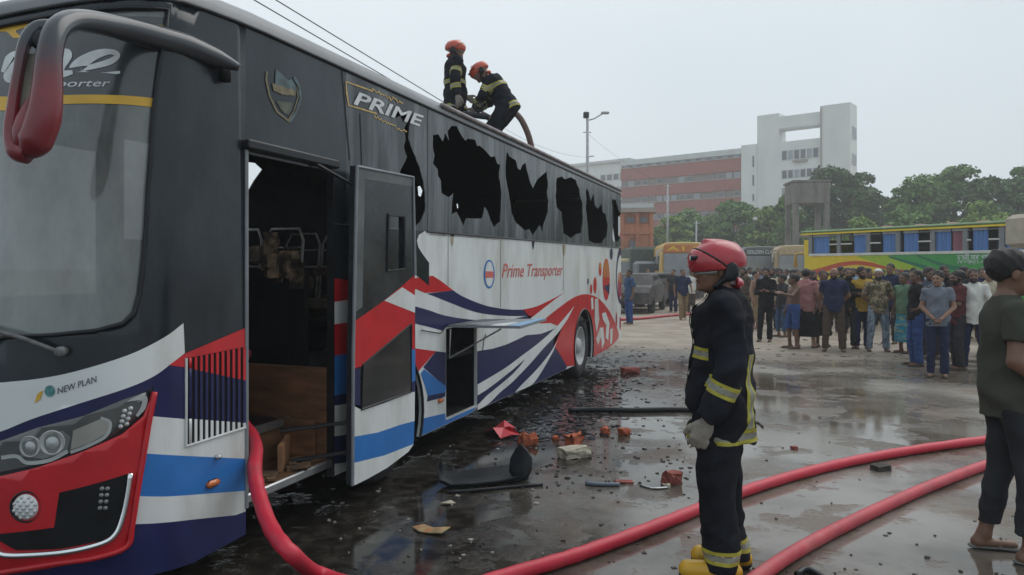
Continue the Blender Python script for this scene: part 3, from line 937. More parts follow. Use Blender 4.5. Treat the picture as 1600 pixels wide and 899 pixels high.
b = MB(); b.tube([tuple(B(s, zt(s)) + Bn(s, zt(s)) * .004) for s in np.linspace(SFC - .8, SEND, 60)], .013, 6); t_ = b.build('gutter', m_trim, roof, True)
b = MB(); b.tube([tuple(B(s, zt(s) + .075) + Bn(s, zt(s)) * .002) for s in np.linspace(S(690, 160)[0], SEND - .1, 40)], .022, 8); t_ = b.build('roof_rail', mat('pinkish_ash_rail', (.26, .23, .235), .6, var=.4, scale=9, col2=(.42, .34, .33), c2amt=(.5, .8)), roof, True)

# ---- far side, tail, floor and lining
SLm = lambda s: 2 * SFC - s
fz0, fz1 = 2.05, 2.95
far_holes = []
def far_px(px, py, X=XS - 2 * BW):
    u = (px - 800) / FPX
    y = -X * (CT + u * ST) / (ST - u * CT) if abs(ST - u * CT) > 1e-6 else 0
    # solve lat/depth = u on plane X
    y = X * (CT + u * ST) / (u * CT - ST)
    d = -X * ST + y * CT
    return (SLm(y), CH + (HZ - py) * d / FPX)
far_holes.append([far_px(*p) for p in ((375, 252), (398, 255), (409, 265), (396, 283), (384, 304), (375, 315))])
for hq in ([(650, 292), (656, 290), (660, 298), (657, 309), (651, 306)], [(711, 319), (715, 318), (716, 325), (712, 327)]):
    far_holes.append([far_px(*p) for p in hq])
for (ya_, yb_, za_, zb_) in ((3.15, 4.5, 1.45, 2.6), (4.75, 5.85, 1.9, 2.75), (2.75, 3.0, 1.6, 2.5)):  # driver-side openings added to let daylight into the dark interior
    if ya_ > YC: far_holes.append([(SLm(yb_), za_), (SLm(ya_), za_), (SLm(ya_), zb_), (SLm(yb_), zb_)])
far_outer = [(SLm(SEND), ZB), (SLm(YC + .05), ZB), (SLm(YC + .05), zt(YC + .05)), (SLm(SEND), zt(SEND))]
bp(panel('far_side', [far_outer] + far_holes, m_dark, bus, thick=.03))
tail_outer = [(SEND, ZB + .12), (SRC, ZB + .12), (SRC, zt(SRC)), (SEND, zt(SEND))]
bp(panel('tail_panel', [tail_outer], m_white, bus, thick=.03))
bp(panel('tail_panel', [[(SLm(SRC), ZB + .12), (SLm(SEND), ZB + .12), (SLm(SEND), zt(SEND)), (SLm(SRC), zt(SRC))]], m_white, bus, thick=.03))
b = MB()
b.box((XC, 9.25, .84), (2 * BW - .08, 9.1, .05))
b.box((XC - .42, 3.75, .84), (2 * BW - .92, 1.8, .05))
bp(b.build('floor', m_dark, bus))
b = MB()
b.box((XC, 8.3, .42), (1.5, 10.8, .3)); b.box((XC, 8.2, .30), (1.0, 11.0, .12))
for y in (6.9, 8.4, 9.6):
    b.box((XC + .1, y, .42), (2.1, .06, .34))
bp(b.build('chassis', m_dark, bus))
bp(MB().box((XC, 8.3, 2.99), (2 * BW - .12, 10.6, .03)).build('ceiling', m_dark, bus))
bp(MB().box((XC, YR + RR_ - .10, 1.9), (2 * BW - .45, .03, 2.15)).build('tail_lining', m_dark, bus))
# stairwell
yA, yB = SD0 + .01, SD1 - .01
ym = (yA + yB) / 2
st = bp(MB().box((XS - .40, ym, .335), (.76, yB - yA, .05)).build('step', m_ply, bus))
b = MB().box((XS - .012, ym, .34), (.03, yB - yA, .055), bev=.008); t_ = b.build('step_edge', m_steel, st)
st2 = bp(MB().box((XS - .56, ym, .60), (.42, yB - yA, .04)).build('step', m_trim, bus))
t_ = MB().box((XS - .345, ym, .605), (.025, yB - yA, .05)).build('step_edge', m_steel, st2)
bp(MB().box((XS - .37, ym, .47), (.03, yB - yA, .25)).build('riser', m_ply, bus))
bp(MB().box((XS - .78, ym, .72), (.03, yB - yA, .26)).build('riser', m_ply, bus))
bp(MB().box((XS - .42, yB + .005, .66), (.76, .03, .64)).build('stairwell_side', m_ply, bus))
bp(MB().box((XS - .25, yB - .06, .50), (.30, .03, .26)).build('stairwell_panel', m_ply, bus))
bp(MB().box((XS - .42, yA - .01, .62), (.76, .02, .56)).build('stairwell_side', m_dark, bus))
bp(MB().tube([(XS - .72, yB - .12, .85), (XS - .72, yB - .12, 2.9)], .028, 8).build('grab_pole', m_trim, bus, True))
bp(MB().tube(spline([(XS - .5, yA + .02, 1.18), (XS - .62, ym - .2, 1.32), (XS - .75, ym + .1, 1.38), (XS - .8, yB, 1.38)], 6), .018, 8).build('handrail', mat('red_rail', (.25, .03, .04), .5), bus, True))
bp(MB().box((XC + .05, 3.35, 1.15), (1.5, .35, .6), bev=.08).build('dashboard', m_dark, bus))
bp(MB().box((XS - 1.0, 5.0, 1.25), (.55, .06, .8)).build('partition', m_dark, bus))
# burnt seats
def seat_parts(x, y, w=.95):
    root = bpy.data.objects.new('seat', None); link(root, bus); root.location = (x - XC, y - 8.0, .87)
    fr = MB()
    for dx in (-w / 4, w / 4):
        hw = w / 4 - .02
        fr.tube([(dx - hw, .12, .38), (dx - hw, .2, 1.05), (dx - hw + .06, .22, 1.16), (dx + hw - .06, .22, 1.16), (dx + hw, .2, 1.05), (dx + hw, .12, .38)], .013, 6)
        fr.tube([(dx - hw, .16, .8), (dx + hw, .16, .8)], .010, 6)
        fr.tube([(dx - hw, .19, .98), (dx + hw, .19, .98)], .008, 6)
    fr.build('seat_frame', m_frame, root, True)
    cs = MB()
    cs.box((0, -.08, .40), (w * .96, .42, .12), bev=.04)
    for k in range(5):
        cs.box((random.uniform(-.4, .4) * w, .17, random.uniform(.5, .95)), (random.uniform(.1, .22), .07, random.uniform(.1, .25)), random.uniform(-.3, .3), bev=.03)
    cs.build('cushion', m_seat, root)
    for dx in (-w / 3, w / 3):
        MB().box((dx, -.05, .18), (.05, .3, .36)).build('leg', m_dark, root)
for y in np.arange(5.7, 13.0, .95):
    seat_parts(XC - .66, float(y)); 
    if y > 6: seat_parts(XC + .66, float(y) + .1)
seat_parts(XC - .55, 4.55, .6)
# heap of burnt stuffing seen through the doorway
vs = []
b = MB()
for k in range(16):
    c = WP(430 + random.uniform(-14, 34), 400 + random.uniform(-22, 40), 5.4 + random.uniform(-.2, .3))
    b.box(c, (random.uniform(.03, .14), random.uniform(.03, .10), random.uniform(.04, .18)), random.uniform(0, 3))
bp(b.build('burnt_stuffing', mat('burnt_foam', (.20, .14, .09), .95, var=.6, scale=14, col2=(.03, .024, .02), c2amt=(.42, .56), c2scale=9), bus))
bp(MB().box((XS - .55, yA + .25, .635), (.36, .34, .02), .3).build('red_floor_cloth', mat('red_cloth', (.28, .02, .03), .9, bump=.6, bscale=20), bus))

b = MB()
for k in range(26):
    b.box((XS - random.uniform(.05, .34), random.uniform(yA + .05, yB - .1), .365 + random.uniform(0, .02)), (random.uniform(.03, .16), random.uniform(.02, .12), random.uniform(.008, .03)), random.uniform(0, 3))
bp(b.build('step_debris', mat('brown_char_debris', (.13, .075, .04), .9, var=.6, scale=9), bus))['kind'] = 'stuff'
bp(MB().box((XS - .22, yB - .22, .44), (.03, .34, .17), .5).build('fallen_board', mat('tan_board', (.30, .155, .075), .7, var=.3, scale=5), bus))
# ---- wheels
def wheel(sc, nm, steer=0.0):
    root = bpy.data.objects.new(nm, None); link(root, bus)
    root.location = (XS - .19 - XC, sc - 8.0, .475)
    root.rotation_euler = (0, 0, steer)
    t = MB(); t.lathe([(-.14, .30), (-.14, .44), (-.10, .472), (.0, .478), (.10, .472), (.14, .44), (.145, .36), (.13, .29), (.06, .28)], (0, 0, 0), (1, 0, 0), 36)
    t.build('tyre', m_rubber, root, True)
    r_ = MB(); r_.lathe([(.13, .295), (.135, .275), (.05, .25), (.02, .16), (.04, .13), (.10, .12), (.13, .09), (.135, 0)], (0, 0, 0), (1, 0, 0), 32)
    for k in range(8):
        a = k * math.pi / 4; r_.lathe([(.02, .016), (.05, .014), (.052, 0)], (0, .2 * math.cos(a), .2 * math.sin(a)), (1, 0, 0), 6)
    r_.build('rim', m_rim, root, True)
    return root
wheel(WF, 'wheel'); wheel(WR_, 'wheel')
for sc in (WF, WR_):        # arch liners
    vs, fs = [], []
    al = arch(sc, RA + .01)
    for (s, z) in al:
        vs += [(XS - .01, s, z), (XS - .5, s, z)]
    fs = [(2 * i, 2 * i + 1, 2 * i + 3, 2 * i + 2) for i in range(len(al) - 1)]
    bp(mk('wheel_arch', vs, fs, m_dark, bus))
    fr = MB(); fr.tube([(XS + .004, s, z) for s, z in arch(sc, RA + .005)], .012, 6); bp(fr.build('arch_trim', m_trim, bus))

# ---- luggage hatch: dark hold and raised flap
b = MB()
hy = (hs0 + hs1) / 2; hw = hs1 - hs0
b.box((XS - .8, hy, hz0 - .02), (1.5, hw + .1, .04)); b.box((XS - 1.5, hy, (hz0 + hz1) / 2), (.04, hw + .1, hz1 - hz0 + .1))
b.box((XS - .8, hs0 - .045, (hz0 + hz1) / 2), (1.5, .04, hz1 - hz0 + .1)); b.box((XS - .8, hs1 + .045, (hz0 + hz1) / 2), (1.5, .04, hz1 - hz0 + .1))
bp(b.build('luggage_hold', m_dark, bus))
fl = []
A0 = Vector((XS + .03, hs0 - .02, hz1 + .015)); A1 = Vector((XS + .03, hs1 + .05, hz1 + .015))
fw = 0.66
C0 = A0 + Vector((fw, .08, .0)); C1 = A1 + Vector((fw, .05, .02))
dz = Vector((0, 0, .022))
q = [A0, A1, C1, C0]
flap = bp(mk('hatch_flap', [p for p in q] + [p + dz for p in q], [(3, 2, 1, 0), (4, 5, 6, 7), (0, 1, 5, 4), (1, 2, 6, 5), (2, 3, 7, 6), (3, 0, 4, 7)], m_grey, bus))
def fq(u0, u1, v0, v1, z=.024):
    P = lambda u, v: A0.lerp(A1, v).lerp(C0.lerp(C1, v), u) + Vector((0, 0, z))
    return [P(u0, v0), P(u1, v0), P(u1, v1), P(u0, v1)]
for (u0, u1, v0, v1, mm_) in ((.0, .40, 0, 1, mat('sooty_flap', (.06, .065, .075), .5, var=.5, scale=9)), (.42, .55, .0, .45, m_grey), (.58, .8, 0, .8, m_letter), (.82, 1, 0, 1, mat('pale_blue_paint', (.22, .42, .66), .35))):
    o = mk('flap_band', fq(u0, u1, v0, v1), [(0, 1, 2, 3)], mm_, flap)
b = MB(); b.tube([A0 + Vector((0, .05, -.02)), A0 + Vector((.0, .03, -.28)), C0 + Vector((-.2, .05, -.01))], .008, 6); t_ = b.build('flap_stay', m_steel, flap)

# ---- open door, swung out and slid back along the side
XD = -2.70
def DP(px, py):
    u = (px - 800) / FPX
    y = XD * (CT + u * ST) / (u * CT - ST)
    d = -XD * ST + y * CT
    return (y, CH + (HZ - py) * d / FPX)
DL = DP(552, 500)[0]; DR = DP(647, 500)[0]
door = bpy.data.objects.new('door', None); link(door, bus); door.matrix_parent_inverse = BUSINV
def dpanel(nm, px, material, off, thick, parent, hole=None, sp=0):
    lps = [[DP(*p) for p in (spline2(px, sp) if sp else px)]]
    if hole: lps.append([DP(*p) for p in hole])
    bm = flat_panel(lps)
    for v in bm.verts:
        v.co = (XD + off, v.co.x, v.co.y)
    bmesh.ops.recalc_face_normals(bm, faces=bm.faces)
    if bm.faces and sum(f.normal.x for f in bm.faces) < 0:
        for f in bm.faces: f.normal_flip()
    me = bpy.data.meshes.new(nm); bm.to_mesh(me); bm.free(); me.materials.append(material)
    o = link(bpy.data.objects.new(nm, me), parent)
    if thick:
        md = o.modifiers.new('solid', 'SOLIDIFY'); md.thickness = thick; md.offset = -1
    return o
d_out = [(556, 259), (600, 267), (645, 276), (648, 400), (649, 560), (648, 640), (645, 690), (638, 705), (605, 731), (575, 748), (556, 757), (550, 759), (551, 560)]
win = [(606, 336), (631, 339), (631, 420), (604, 424)]
w2 = [(566, 571), (641, 507), (642, 612), (564, 640)]
m_doorglass = mat('sooty_door_paint', (.016, .02, .025), .2, var=.35, scale=2, col2=(.055, .065, .072), c2amt=(.4, .8), c2scale=2.5, spec=.35)
slab = dpanel('door_slab', d_out, m_doorglass, 0, .045, door, hole=win)
def dd(nm, px, material, lay):
    return dpanel(nm, px, material, .0015 * lay, 0, door)
dd('red_flash', [(553, 540), (553, 503), (600, 470), (648, 430), (648, 546), (644, 546), (644, 506), (566, 570), (562, 575), (553, 577)], m_red, 1)
dd('white_flash', [(600, 470), (628, 449), (648, 462), (648, 489)], m_white, 2)
dd('navy_band', [(553, 577), (562, 573), (563, 640), (552, 634)], m_navy, 1)
dd('blue_band', [(641.5, 546), (648.5, 546), (648.5, 595), (641.5, 598)], m_blue, 2)
dd('navy_band', [(641.5, 598), (648.5, 595), (648.3, 612), (641.5, 613)], m_navy, 2)
dd('white_band', [(552, 632), (562, 634), (564, 642), (600, 630), (642, 613), (648, 612), (647.6, 658), (625, 664), (590, 676), (551, 683)], m_white, 1)
dd('blue_band', [(551, 683), (590, 676), (625, 664), (647.5, 658), (646, 694), (600, 712), (551, 724)], m_blue, 1)
dd('white_band', [(551, 724), (600, 712), (646, 694), (645, 696), (638, 706), (605, 731), (575, 748), (556, 757.5), (550.5, 758.5)], m_white, 1)
dd('lower_window', w2, mat('dark_door_glass', (.018, .02, .024), .12, var=.4, coat=.6), 3)
b = MB(); b.tube([(XD + .004, *DP(*p)) for p in w2 + w2[:1]], .008, 6); b.build('window_frame', m_trim, door)
b = MB(); b.tube([(XD + .004, *DP(*p)) for p in win + win[:1]], .010, 6); b.build('window_frame', m_trim, door)
b = MB(); b.tube([(XD + .004, *DP(*p)) for p in ((557, 258), (551, 560), (550, 759))], .012, 6); b.tube([(XD + .003, *DP(*p)) for p in ((557, 260), (645, 277), (648, 430))], .012, 6); b.build('door_edge', m_grey, door)
dd('upper_frame', [(556, 259), (645, 276), (645, 292), (570, 280), (566, 480), (552, 490)], mat('greyer_door_frame', (.09, .1, .105), .4, var=.3), 1)
for a_, c_ in (((XD - .03, *DP(556, 288)), (XS - .01, SD1 - .3, 2.36)), ((XD - .03, DL + .05, .42), (XS - .15, SD1 - .25, .40)), ((XD - .03, DL + .05, .62), (XS - .2, SD1 - .3, .60))):
    MB().tube([a_, c_], .013, 6).build('door_arm', m_trim, door)

# ---- mirror
def mp_(px, py, d): return WP(px, py, d)
mir_r = bpy.data.objects.new('mirror', None); link(mir_r, bus); mir_r.matrix_parent_inverse = BUSINV
arm = [mp_(374, 106, 4.0), mp_(340, 92, 3.95), mp_(290, 72, 3.8), mp_(235, 56, 3.62), mp_(180, 42, 3.45), mp_(130, 33, 3.28), mp_(104, 36, 3.18), mp_(86, 52, 3.1), mp_(77, 90, 3.06), mp_(74, 140, 3.05), mp_(68, 185, 3.05), mp_(54, 222, 3.05), mp_(40, 240, 3.05)]
rad = [.02, .05, .062, .062, .055, .05, .048, .048, .05, .058, .066, .066, .035]
def soot_red():
    m = mat('sooted_red_mirror_paint', (.20, .018, .026), .3, var=.15, coat=.3)
    nt = m.node_tree; N, L = nt.nodes, nt.links
    b = N['Principled BSDF']; old = b.inputs['Base Color'].links[0].from_socket
    tcn = N.new('ShaderNodeTexCoord'); sx = N.new('ShaderNodeSeparateXYZ'); L.new(tcn.outputs['Object'], sx.inputs[0])
    nn = N.new('ShaderNodeTexNoise'); nn.inputs['Scale'].default_value = 7; L.new(tcn.outputs['Object'], nn.inputs['Vector'])
    ma = N.new('ShaderNodeMath'); ma.operation = 'MULTIPLY_ADD'; L.new(nn.outputs[0], ma.inputs[0]); ma.inputs[1].default_value = .25; L.new(sx.outputs[2], ma.inputs[2])
    r_ = N.new('ShaderNodeMapRange'); r_.inputs['From Min'].default_value = hgt(150, 3.05) + .12; r_.inputs['From Max'].default_value = hgt(70, 3.05) + .13; L.new(ma.outputs[0], r_.inputs['Value'])
    mx = N.new('ShaderNodeMix'); mx.data_type = 'RGBA'; L.new(r_.outputs[0], mx.inputs[0]); L.new(old, mx.inputs[6]); mx.inputs[7].default_value = (.035, .042, .052, 1)
    L.new(mx.outputs[2], b.inputs['Base Color'])
    return m
m_mir = soot_red()
b = MB(); b.tube(spline(arm, 5), list(np.interp(np.linspace(0, 1, (len(arm) - 1) * 5 + 1), np.linspace(0, 1, len(arm)), rad)), 14)
b.build('mirror_arm', m_mir, mir_r, True)
b = MB(); pts = [mp_(92, 42, 3.16), mp_(60, 44, 3.12), mp_(40, 66, 3.08), mp_(30, 110, 3.06), mp_(21, 165, 3.05), mp_(18, 208, 3.05), mp_(28, 234, 3.05), mp_(44, 240, 3.05)]
b.tube(spline(pts, 5), list(np.interp(np.linspace(0, 1, 36), np.linspace(0, 1, 8), [.03, .032, .026, .022, .024, .03, .045, .045])), 12)
b.build('mirror_frame', m_mir, mir_r, True)
b = MB(); b.lathe([(-.08, 0), (-.065, .03), (-.03, .055), (.03, .06), (.08, .05), (.16, .02)], mp_(43, 217, 3.06), Vector((.15, 0, 1)), 18)
b.build('mirror_foot', m_mir, mir_r, True)
vs = [mp_(x, y, d) for x, y, d in ((44, 84, 3.1), (72, 84, 3.1), (70, 150, 3.09), (58, 190, 3.08), (26, 200, 3.08), (30, 140, 3.09))]
back = Vector((-ST, CT, 0)) * .05
mk('mirror_back', vs + [v + back for v in vs], [(0, 5, 4, 3, 2, 1), (6, 7, 8, 9, 10, 11)] + [(i, (i + 1) % 6, 6 + (i + 1) % 6, 6 + i) for i in range(6)], mat('beige_mirror_back', (.34, .32, .27), .6, var=.25, scale=14, col2=(.14, .13, .12), c2amt=(.5, .8), c2scale=9), mir_r)
b = MB(); b.lathe([(-.02, 0), (-.01, .035), (.05, .035), (.07, .015)], mp_(62, 54, 3.12), Vector((.3, -.3, -1)), 12); b.build('mirror_hinge', m_trim, mir_r, True)
b = MB(); b.tube([mp_(352, 96, 3.98), mp_(352, 128, 4.02)], .03, 8); b.build('mirror_mount', m_trim, mir_r, True)
# ================================================================== soft-surface modelling (one continuous skin from joined limbs)
def seg(a, b, ra, rb, sc=(1, 1, 1)):
    a = np.array(a, np.float32); b = np.array(b, np.float32); sc = np.array(sc, np.float32)
    ab = (b - a) / sc; L2 = float(ab @ ab) + 1e-9; ms = float(sc.min())
    def f(P):
        q = (P - a) / sc
        t = np.clip(q @ ab / L2, 0, 1)
        d = np.sqrt(((q - t[..., None] * ab) ** 2).sum(-1)) - (ra + (rb - ra) * t)
        return d * ms
    return f
def ell(c, r):
    c = np.array(c, np.float32); r = np.array(r, np.float32); mr = float(r.min())
    def f(P):
        q = (P - c) / r
        return (np.sqrt((q * q).sum(-1)) - 1) * mr
    return f
def keep(p, n):
    """half space on the side n points to"""
    p = np.array(p, np.float32); n = np.array(n, np.float32); n = n / np.linalg.norm(n)
    return lambda P: -((P - p) @ n)
def cutby(f, *planes):
    def g(P):
        d = f(P)
        for q in planes:
            d = np.maximum(d, q(P))
        return d
    return g
def union(fs, k=0.03):
    def g(P):
        d = None
        for it in fs:
            f, kk = it if isinstance(it, tuple) else (it, k)
            e = f(P)
            if d is None:
                d = e
            elif kk <= 0:
                d = np.minimum(d, e)
            else:
                h = np.clip(0.5 + 0.5 * (d - e) / kk, 0, 1)
                d = d * (1 - h) + e * h - kk * h * (1 - h)
        return d
    return g
def minus(f, g_, k=0.01):
    def r_(P):
        a = f(P); b = -g_(P)
        h = np.clip(0.5 - 0.5 * (a - b) / k, 0, 1)
        return a * (1 - h) + b * h + k * h * (1 - h)
    return r_
def folds(f, amp, fr=22.0, seed=0, dirz=1.0):
    rr = np.random.default_rng(seed)
    ws = [(rr.normal(size=3) * np.array([1, 1, dirz]), rr.uniform(0, 6.28), rr.uniform(.6, 1.5)) for _ in range(6)]
    def g(P):
        d = f(P); s = 0
        for w, ph, q in ws:
            w = w / np.linalg.norm(w)
            e = np.sin(P @ (w * fr * q * .6).astype(np.float32) + ph + 1.5 * np.sin(P[..., 2] * 9 * q + ph))
            s = s + (1.3 - 2 * np.sqrt(e * e + .004))
        return d - amp * s / 2.4
    return g

def nets(f, lo, hi, h):
    lo = np.array(lo, float); hi = np.array(hi, float)
    n = np.ceil((hi - lo) / h).astype(int) + 1
    ax = [lo[i] + h * np.arange(n[i]) for i in range(3)]
    V = np.empty(tuple(n), np.float32)
    X, Y = np.meshgrid(ax[0], ax[1], indexing='ij')
    Zs = ax[2]
    ch = max(1, int(400000 / (n[0] * n[1])))
    for k in range(0, n[2], ch):
        zc = Zs[k:k + ch]
        P = np.empty((n[0], n[1], len(zc), 3), np.float32)
        P[..., 0] = X[..., None]; P[..., 1] = Y[..., None]; P[..., 2] = zc
        V[:, :, k:k + ch] = f(P)
    V[0] = V[-1] = 1; V[:, 0] = V[:, -1] = 1; V[:, :, 0] = V[:, :, -1] = 1
    I = V < 0
    c = np.zeros(tuple(n - 1), np.int8)
    for dx in (0, 1):
        for dy in (0, 1):
            for dz in (0, 1):
                c += I[dx:n[0] - 1 + dx, dy:n[1] - 1 + dy, dz:n[2] - 1 + dz]
    act = (c > 0) & (c < 8)
    idx = -np.ones(act.shape, np.int64)
    cells = np.argwhere(act)
    idx[act] = np.arange(len(cells))
    acc = np.zeros((len(cells), 3)); cnt = np.zeros(len(cells))
    corners = [(i, j, k) for i in (0, 1) for j in (0, 1) for k in (0, 1)]
    for a in corners:
        for axn in range(3):
            if a[axn] == 0:
                b = list(a); b[axn] = 1
                va = V[cells[:, 0] + a[0], cells[:, 1] + a[1], cells[:, 2] + a[2]]
                vb = V[cells[:, 0] + b[0], cells[:, 1] + b[1], cells[:, 2] + b[2]]
                m = (va < 0) != (vb < 0)
                t = np.where(m, va / np.where(m, va - vb, 1), 0)
                p = np.array(a, float)[None, :].repeat(len(cells), 0)
                p[:, axn] += t
                acc[m] += p[m]; cnt[m] += 1
    verts = lo + (cells + acc / np.maximum(cnt, 1)[:, None]) * h
    faces = []
    for axn in range(3):
        s0 = [slice(None)] * 3; s1 = [slice(None)] * 3
        s0[axn] = slice(0, n[axn] - 1); s1[axn] = slice(1, n[axn])
        A, Bq = I[tuple(s0)], I[tuple(s1)]
        e = np.argwhere(A != Bq)
        u, v = (axn + 1) % 3, (axn + 2) % 3
        ok = (e[:, u] > 0) & (e[:, v] > 0) & (e[:, u] < n[u] - 1) & (e[:, v] < n[v] - 1)
        e = e[ok]
        q = []
        for (du, dv) in ((-1, -1), (0, -1), (0, 0), (-1, 0)):
            g = e.copy(); g[:, u] += du; g[:, v] += dv
            q.append(idx[g[:, 0], g[:, 1], g[:, 2]])
        q = np.stack(q, 1)
        fl = ~A[e[:, 0], e[:, 1], e[:, 2]]
        q[fl] = q[fl][:, ::-1]
        faces.append(q)
    faces = np.concatenate(faces)
    faces = faces[(faces >= 0).all(1)]
    return verts, faces

def join_geo(*gs):
    V, F, M = [], [], []; b = 0
    for (v, f, m) in gs:
        V.append(np.asarray(v, float)); F += [tuple(int(i) + b for i in q) for q in f]; M += list(m); b += len(v)
    return np.concatenate(V), F, M

def geo_obj(name, geo, mats, parent=None):
    v, f, m = geo
    return mk(name, v, f, mats, parent, True, m)

# ------------------------------------------------------------------ heads and hands (local frames)
def head_geo(h=0.006, beard=False):
    f = union([ell((0, -.015, .03), (.076, .096, .088)), (ell((0, .02, -.03), (.061, .072, .088)), .03),
               (ell((0, .046, -.076), (.042, .044, .036)), .03),
               (ell((.036, .068, -.03), (.022, .02, .025)), .02), (ell((-.036, .068, -.03), (.022, .02, .025)), .02),
               (seg((-.036, .078, .02), (.036, .078, .02), .012, .012), .018),
               (seg((0, .088, .006), (0, .110, -.030), .008, .0125), .012), (ell((0, .102, -.034), (.017, .012, .009)), .008),
               (ell((0, .093, -.057), (.023, .012, .009)), .006), (ell((0, .09, -.07), (.018, .012, .007)), .006),
               (ell((0, .085, -.098), (.018, .014, .015)), .015),
               (ell((.079, -.006, -.006), (.009, .020, .031)), .006), (ell((-.079, -.006, -.006), (.009, .020, .031)), .006),
               (seg((0, -.02, -.05), (0, -.035, -.20), .050, .060), .025)])
    for sx in (-1, 1):
        f = minus(f, ell((sx * .031, .103, .000), (.016, .016, .010)), .012)
    v, q = nets(f, (-.1, -.13, -.19), (.1, .13, .13), h)
    c = v[q].mean(1)
    mi = np.zeros(len(q), int)
    ax = np.abs(c[:, 0])
    eye = (np.hypot(ax - .031, (c[:, 2] - .0) * 1.6) < .013) & (c[:, 1] > .06)
    browm = (np.abs(c[:, 2] - .021 + np.abs(ax - .033) * .15) < .0055) & (np.abs(ax - .033) < .019) & (c[:, 1] > .05)
    lip = (np.hypot(c[:, 0] / 2.4, c[:, 2] + .063) < .0115) & (c[:, 1] > .075)
    mi[eye | browm] = 1
    mi[lip] = 2
    if beard:
        bm_ = (c[:, 2] < -.045 - .25 * (ax - .05).clip(0)) & (c[:, 2] > -.125) & (c[:, 1] > -.005) & ~lip
        mst = (np.abs(c[:, 2] + .046) < .007) & (ax < .03) & (c[:, 1] > .07)
        sb_ = (ax > .055) & (c[:, 1] > .0) & (c[:, 1] < .035) & (c[:, 2] < .0) & (c[:, 2] > -.08)
        mi[bm_ | mst | sb_] = 1
    return v, q, mi
def hair_geo(h=0.007, big=0.0, seed=0):
    f = folds(ell((0, -.032 - big * .3, .040 + big * .5), (.082 + big * .8, .101 + big * .8, .089 + big)), .004, 90, seed)
    f = cutby(f, keep((0, .07, .050), (0, -.66, .75)), keep((0, -.09, -.06), (0, 0.2, 1)))
    f = minus(f, ell((0, .11, -.03), (.075, .075, .075)), .01)
    for sx in (-1, 1):
        f = minus(f, ell((sx * .09, 0.005, -.02), (.03, .035, .045)), .008)
    v, q = nets(f, (-.13, -.16, -.1), (.13, .13, .20), h)
    return v, q, np.zeros(len(q), int)
def cap_geo(h=0.007):
    f = cutby(ell((0, -.018, .04), (.085, .104, .092)), keep((0, 0, .058), (0, -.18, 1)))
    v, q = nets(f, (-.12, -.15, 0), (.12, .12, .16), h)
    return v, q, np.zeros(len(q), int)
def hand_geo(h=0.0055, curl=0.5, side=1, r=1.0):
    """wrist at origin, fingers towards -z, palm facing -x*side, thumb towards +y"""
    fs = [seg((0, 0, .012), (0, .0, -.03), .024, .026, (.75, 1.1, 1)), (ell((0, .004, -.055), (.017 * r, .042, .045)), .02)]
    L = [.062, .072, .068, .054]
    for i, y in enumerate((.033, .012, -.010, -.031)):
        p0 = np.array((0, y, -.088)); l = L[i]
        a1 = curl * .55; a2 = curl * 1.25
        p1 = p0 + l * .52 * np.array((-side * math.sin(a1), 0, -math.cos(a1)))
        p2 = p1 + l * .5 * np.array((-side * math.sin(a2), 0, -math.cos(a2)))
        fs += [(seg(p0, p1, .0098 * r, .0092 * r), .006), (seg(p1, p2, .0092 * r, .0078 * r), .002)]
    t0 = np.array((-side * .006, .032, -.035)); t1 = t0 + np.array((-side * .014, .026, -.030)); t2 = t1 + np.array((-side * .012, .006, -.028))
    fs += [(seg(t0, t1, .014 * r, .011 * r), .012), (seg(t1, t2, .011 * r, .009 * r), .003)]
    f = union(fs)
    v, q = nets(f, (-.1, -.075, -.18), (.1, .09, .045), h)
    return v, q, np.zeros(len(q), int)
def frame_to(a, b, fwd=(0, 1, 0)):
    """matrix: local -z goes from a to b, local +y as near fwd as can be"""
    z = np.array(a, float) - np.array(b, float); z /= np.linalg.norm(z)
    y = np.array(fwd, float); y = y - z * (y @ z); y /= np.linalg.norm(y)
    x = np.cross(y, z)
    return np.stack([x, y, z], 1)
def place(geo, Mx, o):
    v, f, m = geo
    return v @ np.asarray(Mx).T + np.asarray(o), f, m
def rotm(yaw=0, pitch=0, roll=0):
    return np.array(Matrix.Rotation(yaw, 3, 'Z') @ Matrix.Rotation(pitch, 3, 'X') @ Matrix.Rotation(roll, 3, 'Y'))

HEADS = {}
def head_cached(h, beard):
    k = (h, beard)
    if k not in HEADS: HEADS[k] = head_geo(h, beard)
    return HEADS[k]
HANDS = {}
def hand_cached(h, curl, side, r=1.0):
    k = (h, curl, side, r)
    if k not in HANDS: HANDS[k] = hand_geo(h, curl, side, r)
    return HANDS[k]

ARMS = {  # elbow, wrist for the +x arm (x is mirrored for the other)
    'down': ((.245, -.03, 1.13), (.255, .03, .89)),
    'clasp': ((.235, -.02, 1.13), (.055, .20, .95)),
    'behind': ((.26, -.09, 1.14), (.10, -.17, .95)),
    'akimbo': ((.37, -.08, 1.16), (.185, .03, 1.02)),
    'phone': ((.225, .02, 1.12), (.075, .25, 1.17)),
    'cross': ((.23, .07, 1.14), (-.06, .20, 1.15)),
    'reach': ((.26, .18, 1.22), (.20, .42, 1.28)),
    'swing': ((.25, .10, 1.14), (.24, .28, 1.00)),
    'back': ((.25, -.14, 1.14), (.25, -.12, .90)),
}
LEGS = {  # hip, knee, ankle for each side
    'stand': (((.085, 0, .90), (.095, .015, .50), (.10, -.02, .085)),) * 2,
    'wide': (((.09, 0, .90), (.13, .015, .50), (.155, -.02, .085)),) * 2,
    'walk': (((.085, 0, .90), (.09, .13, .52), (.09, .14, .085)), ((.085, 0, .90), (.09, -.03, .50), (.09, -.26, .12))),
    'lean': (((.085, 0, .90), (.12, .05, .50), (.15, .0, .085)), ((.085, 0, .90), (.08, .0, .50), (.08, -.03, .085))),
}
